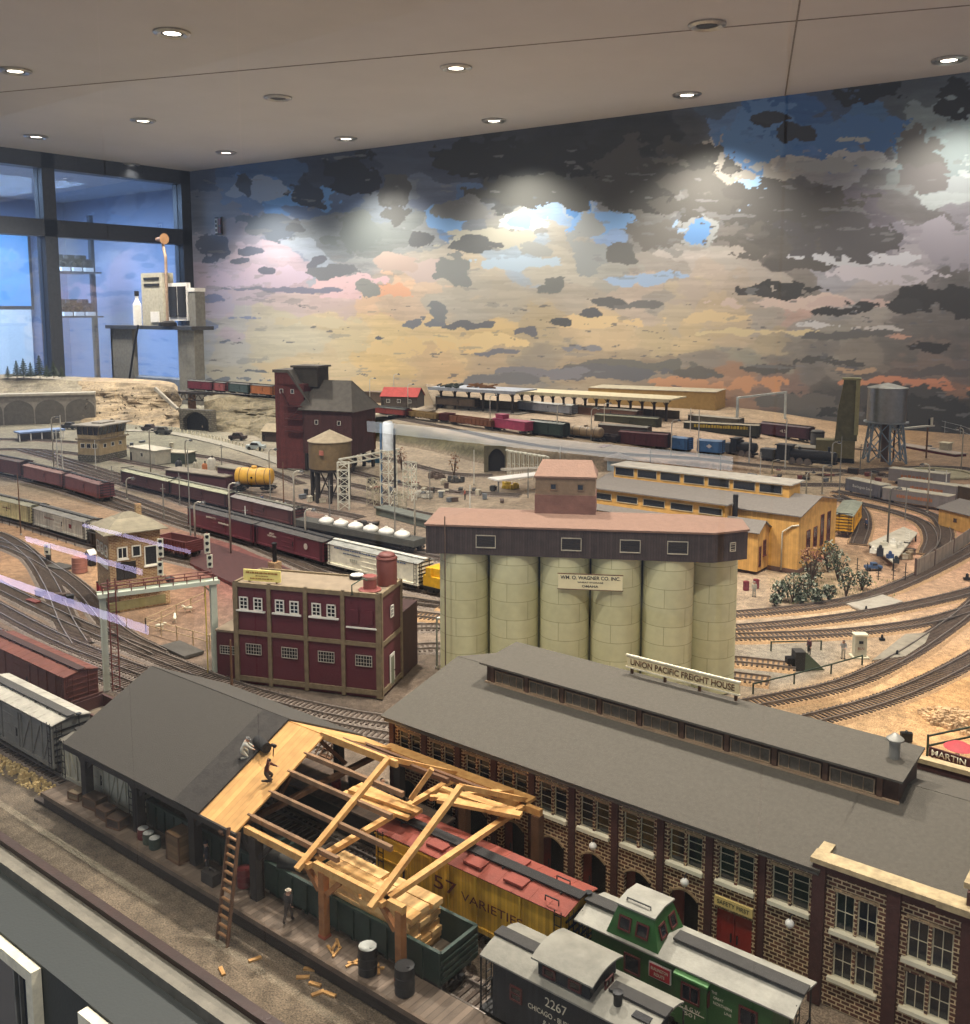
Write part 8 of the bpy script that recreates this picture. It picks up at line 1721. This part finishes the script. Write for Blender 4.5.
def steam(label, A, B, z, kk=1.):
    t, L = carframe('steam_locomotive', label, 'locomotive', A, B, z); h = L / 2; mbk2 = mk('engine_black', '26272a', .45)
    MB().lathe([(.001, -h * .2), (.016, -h * .2), (.016, h - .012), (.013, h - .008), (.001, h - .007)], 22, (0, 0, .034), 'x').build('boiler', mbk2, t, smooth=50); MB().box(-h * .55, -h * .2, -.019, .019, .014, .058).box(-h * .6, -h * .15, -.021, .021, .058, .061).build('cab', mbk2, t)
    MB().box(-h, -h * .6, -.019, .019, .012, .042).build('tender', mk('tender_grey', '4d5256', .5), t); MB().lathe([(.005, .048), (.004, .060), (.0055, .064)], 12, (h - .03, 0, 0)).lathe([(.006, .046), (.006, .054), (.002, .058)], 12, (0, 0, 0)).build('chimney', mbk2, t, smooth=50)
    MB().box(-h, h - .006, -.012, .012, .010, .016).build('frame', M_blackmetal, t)
    for sy in (-.0125, .0125):
        for x in (-.02, .006, .032): MB().lathe([(.0005, -.0012), (.0115, -.0012), (.0115, .0012), (.0005, .0012)], 18, (x, sy, .0115), 'y').build('driving_wheel', M_rail, t)
        MB().box(-.025, .045, sy - .002, sy + .002, .010, .0125).build('coupling_rod', M_rail, t)
    trucks(t, (-h + .025,), 1); return t
steam('black steam locomotive with tender in front of the dark stone wall', (762, 462), (838, 470), 1.056); steam('smaller dark steam locomotive beside the blue car', (726, 456), (758, 460), 1.062)
hut('low_barn', 'long pale flat-roofed shed over the steam locomotive', 'building', (776, 448), (828, 452), 446, '6a6256', '8d8678', .07, z=1.06, door=False)
t, L = building_frame('coal_dock', 'olive green coaling dock with tall slanted bunker', 'building', (815, 463), (854, 465)); H1 = hat(812, 462, 445); MB().box(0, L, 0, .06, .02, H1 * 1.0 + .02).build('dock', mk('dock_olive', '7d7550', .8), t); k = L / 46; Hb = hat(835, 462, 379)
MB().prism([(22 * k, H1 + .02), (48 * k, H1 + .02), (48 * k, Hb), (30 * k, Hb), (24 * k, Hb * .62)], .008, .05, 'y').build('bunker', mk('bunker_olive', '6d6a4c', .8), t); MB().box(44 * k, 49 * k, .004, .054, H1 + .04, Hb + .004).box(28 * k, 50 * k, .004, .054, Hb, Hb + .006).build('edge', mk('bunker_edge', 'a39f70', .7), t); MB().box(0, L, .005, .055, 0, .02).build('base', M_dark, t)
# water tower
p = at(884, 462); t = thing('water_tower', 'big silver-grey round water tower on a blue-grey lattice base', 'water tower', p); zb = hat(884, 462, 421); zt_ = hat(884, 462, 388); r = .061
MB().lathe([(r, zb), (r, zt_)], 40).build('tank', mk('tank_silver', '8f8f8a', .35, metal=.6, var=.12), t, smooth=40); MB().lathe([(r * 1.04, zt_), (r * 1.04, zt_ + .002), (.0005, zt_ + .018)], 40).build('roof', mk('tank_roof_grey', 'a3a39a', .5, metal=.3), t, smooth=40); MB().lathe([(r * 1.15, zb - .004), (r * 1.15, zb)], 36).build('walkway', mk('tank_walk', '9aa0a0', .6), t); MB().lathe([(.012, 0), (.012, zb)], 14).build('riser', mk('riser_brown', '5a463a', .7), t, smooth=40)
mlt = mk('lattice_blue_grey', '8796a0', .5)
for k in range(6):
    a, b = k * math.pi / 3, (k + 1) * math.pi / 3; R0, R1 = r * 1.15, r * .85; MB().bar((math.cos(a) * R0, math.sin(a) * R0, 0), (math.cos(a) * R1, math.sin(a) * R1, zb), .006).build('leg', mlt, t)
g = MB()
for k in range(6):
    a, b = k * math.pi / 3, (k + 1) * math.pi / 3
    for j in range(2): f0, f1 = j / 2, (j + 1) / 2; Ra, Rb = r * (1.15 - .3 * f0), r * (1.15 - .3 * f1); g.bar((math.cos(a) * Ra, math.sin(a) * Ra, zb * f0), (math.cos(b) * Rb, math.sin(b) * Rb, zb * f1), .003); g.bar((math.cos(b) * Ra, math.sin(b) * Ra, zb * f0), (math.cos(a) * Rb, math.sin(a) * Rb, zb * f1), .003)
g.build('brace', mlt, t)
t = thing('small_water_tank', 'small dark round tank left of the olive coaling dock', 'tank', at(817, 448, 1.056)); MB().lathe([(.024, .0), (.024, .06), (.02, .064), (.001, .068)], 20).build('body', mk('tank_dark2', '55524c', .6), t, smooth=50); MB().lathe([(.026, .056), (.026, .059)], 20).build('rim', M_blackmetal, t)
# signal bridge at the right
t, L = building_frame('signal_bridge', 'white-decked signal bridge with two small signals right of the water tower', 'signal gantry', (893, 462), (926, 458)); h = hat(893, 462, 430); MB().box(-.02, L + .03, -.006, .006, h, h + .005).build('deck', mwh, t)
for x in (.0, L): MB().box(x - .002, x + .002, -.002, .002, 0, h).build('post', M_oldwood, t)
for x in (.03, L + .02): MB().box(x - .006, x + .006, -.001, .001, h + .005, h + .030).build('signal_board', mk('signal_cream', 'efe9cf', .6), t); MB().box(x - .010, x + .003, .001, .006, h + .005, h + .026).build('lamp_case', M_blackmetal, t)
hut('red_wall_shed', 'long low maroon shed with pale roof at the right rear', 'building', (898, 448), (955, 458), 445, '6a2c30', 'a89a8c', .05, z=1.045, door=False); hut('pale_hut', 'small pale hut on the maroon shed', 'hut', (939, 452), (948, 453), 443, 'c9c0a4', 'd9d0b4', .03, z=1.05, door=False)
fence('rear_railing', 'thin white wire railing along the rear right edge of the layout', [(900, 428), (930, 430), (960, 438), (995, 452)], .05, mk('rail_pale', 'a8aca8', .6), z=1.045, sp=.1)
t = thing('round_pit', 'pale round concrete pit at the far right', 'pit', at(940, 474)); MB().lathe([(.10, 0), (.10, .006), (.085, .006), (.085, .002)], 36, caps=False).lathe([(.0005, .002), (.085, .002)], 36, caps=False).build('rim', mk('pit_pale', 'b0a888', .9), t); MB().lathe([(.02, .002), (.02, .008), (.0005, .009)], 16).build('hub', M_concrete, t)
tk('rear right track under the steam locomotive', [(700, 458), (762, 464), (838, 471), (900, 478), (980, 490)]); tk('rear right track toward the round pit', [(820, 476), (880, 470), (950, 468), (1000, 474)]); tk('upper rear track below the platform canopy', [(500, 424, 1.112), (600, 432, 1.09), (700, 440, 1.07), (800, 446, 1.058), (880, 452, 1.052)], step=.1)
for (px, a, b, z, lab) in ((408, 411, 384, 1.121, 'lamp post by the red-roofed station house'), (370, 408, 378, 1.124, 'lamp post left of the station house'), (394, 404, 374, 1.121, 'lamp post behind the red roof'), (490, 430, 395, 1.115, 'white lamp post before the blue-grey station'), (557, 440, 404, 1.105, 'white lamp post before the dark green boxcar'), (591, 444, 408, 1.096, 'white lamp post before the tan tank wagon'), (604, 430, 403, 1.094, 'white lamp post behind the tan tank wagon'), (671, 458, 420, 1.078, 'white lamp post at the left of the blue car')):
    street_lamp(px, b + (a - b), b, lab, z=z, c=mk('lamp_white', 'd6d3c6', .5), dx=.02, r=.0016)
for (px, a, b, lab) in ((698, 460, 410, 'white mast at the blue car'), (749, 464, 424, 'white mast by the small steam locomotive'), (785, 468, 418, 'white mast before the black steam locomotive'), (690, 440, 408, 'thin white mast left of the grey gantry')): pole(px, a, b, lab, z=1.065, m=mk('mast_white', 'd0cec4', .5), r=.0018)
pole(58, 470, 430, 'white mast with cross arm at the far left', m=mk('mast_white', 'd0cec4', .5), r=.0018, arms=1); pole(63, 472, 415, 'second white mast at the far left', m=mk('mast_white', 'd0cec4', .5), r=.0018); pole(271, 520, 470, 'grey mast over the maroon boxcars'); pole(361, 455, 428, 'thin pale mast behind the sanding tower', m=mk('mast_white', 'd0cec4', .5)); pole(474, 485, 450, 'pale mast in the pocket yard', m=mk('mast_white', 'd0cec4', .5)); pole(284, 512, 462, 'timber mast before the coal tower', m=M_oldwood)
boxcar('dark red old boxcar at the far left behind the main line', (-20, 470), (28, 480), '5a2a28', '5a4a44', H=.05, det=1); boxcar('faded red boxcar at the far left, second in the row', (30, 481), (70, 491), '7a4440', '8a6a60', H=.045, det=1); boxcar('faded red boxcar at the far left, third in the row', (72, 492), (108, 503), '743c3a', '7a5a54', H=.045, det=1)
tk('track under the faded red boxcars at the far left', [(-60, 463), (-20, 471), (28, 481), (70, 492), (108, 504), (150, 518)])
# ================= the glass front of the layout and what mirrors in it =================
SC.cycles.caustics_reflective = False; SC.cycles.caustics_refractive = False
m, nt, b = nt_new('front_glass'); tr = N(nt, 'ShaderNodeBsdfTransparent'); tr.inputs[0].default_value = (.98, .99, .985, 1); gl = N(nt, 'ShaderNodeBsdfGlossy', Roughness=0.); lw_ = N(nt, 'ShaderNodeLayerWeight', Blend=.5); pw_ = N(nt, 'ShaderNodeMath', operation='POWER'); pw_.inputs[1].default_value = 5; fr = N(nt, 'ShaderNodeMath', operation='MULTIPLY_ADD'); fr.inputs[1].default_value = .9; fr.inputs[2].default_value = .04; nt.links.new(lw_.outputs['Facing'], pw_.inputs[0]); nt.links.new(pw_.outputs[0], fr.inputs[0]); mx = N(nt, 'ShaderNodeMixShader')
nt.links.new(fr.outputs[0], mx.inputs[0]); nt.links.new(tr.outputs[0], mx.inputs[1]); nt.links.new(gl.outputs[0], mx.inputs[2]); nt.links.new(mx.outputs[0], nt.nodes['Material Output'].inputs[0]); M_fg = m
w = bpy.data.objects.new('window_2', None); COL.objects.link(w); structure(w); YG = YE - .011
js = [-5.2] + sorted(aty(x, 150, YG).x for x in (785, 241, 104)) + [1.2]
for a, b_ in zip(js, js[1:]): MB().quad((a + .0006, YG, G - .001), (b_ - .0006, YG, G - .001), (b_ - .0006, YG, CZ), (a + .0006, YG, CZ)).build('pane', M_fg, w)
# lit strips of the visitors' side, facing the glass
def em(n, c, s):
    m, nt, b = nt_new(n); b.inputs['Emission Color'].default_value = lin(c); b.inputs['Emission Strength'].default_value = s; return m
def strip(label, pa, pb, Y, th, m):
    yv = 2 * YG - Y; a, b_ = aty(*pa, yv), aty(*pb, yv); z = (a.z + b_.z) / 2
    t = thing('light_strip', label, 'light strip', (a.x, Y, z)); L = b_.x - a.x
    MB().box(0, L, -.03, 0, -th - .006, th + .006).build('housing', M_grey, t); MB().box(.01, L - .01, 0, .004, -th, th).build('diffuser', m, t)
    for x in (.05, L - .07): MB().box(x, x + .02, -.03, -.01, -z, -th - .006).build('leg', M_grey, t)
mv = em('strip_violet', 'd8ccff', 6.)
strip('low violet-white light strip opposite the layout, nearest one', (-30, 565), (150, 634), -1.6, .02, mv); strip('low violet-white light strip opposite the layout, middle one', (25, 538), (144, 573), -1.63, .013, mv); strip('low violet-white light strip opposite the layout, far one', (82, 525), (192, 552), -1.66, .008, mv)
strip('broad white light ledge far behind the visitors, left length', (366, 426), (735, 464), -3., .03, em('strip_white', 'e8f0f4', 6.))
# ================= the crowd of small yard things =================
# coaches waiting under and behind the platform canopies
for A, B, c, rc, lab in (((438, 407), (478, 410), '5a4a3a', '6a6a60', 'brown coach standing inside the blue-grey roofed station'), ((520, 412), (575, 417), '7d8088', '9a9a94', 'silver coach under the left half of the long canopy'), ((580, 417), (640, 423), '6a4a3a', '8a8478', 'brown coach under the right half of the long canopy'), ((690, 426), (742, 431), '5c5648', '8d8678', 'drab wagon behind the yellow-striped passenger car'), ((600, 437), (650, 441), '4a3a34', '7a7468', 'dark wagon just behind the tan tank wagon')):
    boxcar(lab, A, B, c, rc, z=pz((A[0] + B[0]) / 2) + .009, H=.042, det=1, walk=False)
# yard people, each a few pixels tall
for px, py, c, l, lab in ((262, 505, '4a5a7a', '3a3a40', 'blue-coated figure beside the yellow tank wagon'), (465, 500, 'a85a4a', '4a4a48', 'figure in a rust jacket in the pocket yard'), (700, 476, 'c9c2b0', '4a4038', 'figure in a pale coat behind the works lantern'), (866, 530, '3a4a6a', '2a2a2a', 'figure in dark blue by the tight spur'), (132, 575, '6a4a3a', '3a3a38', 'brown-coated figure on the right of the cabin steps')):
    person(lab, at(px, py), R(px % 360), 'stand', c, l, sc=1.1)
# rows of telegraph masts, line by line
for i, (px, py, h) in enumerate(((96, 470, 30), (113, 500, 34), (164, 520, 36), (246, 540, 34), (330, 520, 40), (395, 535, 40), (350, 480, 34), (430, 500, 34), (528, 498, 30), (470, 515, 30), (222, 470, 26), (180, 505, 32), (560, 470, 24), (650, 475, 26), (720, 480, 28), (760, 478, 26), (870, 500, 30), (905, 520, 34), (945, 500, 30), (860, 470, 26))):
    p = at(px, py); t = thing('line_pole', 'thin grey line-side pole standing among the yard tracks', 'pole', p, YAW - R(90), 'line-side poles of the yard'); h_ = hat(px, py, py - h); MB().tube([(0, 0, 0), (0, 0, h_)], [.0017, .0011], 6).build('pole', M_grey if i % 3 else mat('mast_white', 'd0cec4', .5), t); MB().box(-.006, .006, -.0006, .0006, h_ * .86, h_ * .86 + .0014).build('cross_arm', M_grey, t)
# crates, drums and sleepers stacked about the yards
r_ = random.Random(21); cm = {}
for px, py, w, n in ((300, 500, 26, 9), (410, 488, 40, 16), (470, 496, 40, 14), (200, 474, 30, 8), (130, 448, 50, 9), (790, 482, 40, 12), (900, 478, 40, 10), (880, 446, 60, 10), (720, 470, 60, 12), (360, 525, 20, 5), (905, 556, 14, 5), (155, 585, 18, 4), (50, 600, 30, 5)):
    for k in range(n):
        q = r_.choice(('8a7a60', 'c4bca6', '5a4a40', '6f7478', '7a3f38', '3c3c3a')); s = r_.choice(((.012, .007, .007), (.007, .007, .010), (.02, .006, .004)))
        if (q, s) not in cm: cm[q, s] = [MB().box(-s[0] / 2, s[0] / 2, -s[1] / 2, s[1] / 2, 0, s[2] * .85).mesh('body', mat('clutter_' + q, q, .8, var=.25, scale=200)), MB().box(-s[0] / 2 - .0006, s[0] / 2 + .0006, -s[1] / 2 - .0006, s[1] / 2 + .0006, s[2] * .85, s[2]).mesh('lid', mat('clutter_' + q, q, .8, var=.25, scale=200))]
        p = at(px + r_.uniform(-w, w), py + r_.uniform(-6, 6)); o = thing('yard_box', 'small weathered box lying in the yard clutter', 'box', p, r_.uniform(0, 3), 'small boxes scattered in the yards'); o.scale = (1.5,) * 3
        child('body', cm[q, s][0], o); child('lid', cm[q, s][1], o)
tk('diagonal track left of the pale-roofed boxcars', [(40, 452), (120, 476), (190, 494)]); tk('track in front of the yellow tank wagon', [(170, 474), (234, 491), (300, 506), (360, 518)]); tk('short track beside the coal tower', [(300, 476), (345, 484), (400, 496)])
tk('track before the silver trailers', [(700, 492), (780, 486), (850, 486), (930, 494)])
# ================= world =================
W = bpy.data.worlds.new('world'); SC.world = W; W.use_nodes = True
bg = W.node_tree.nodes['Background']; bg.inputs[0].default_value = (.72, .81, 1, 1); bg.inputs[1].default_value = .5
vs.exposure = .12
bpy.context.view_layer.update()
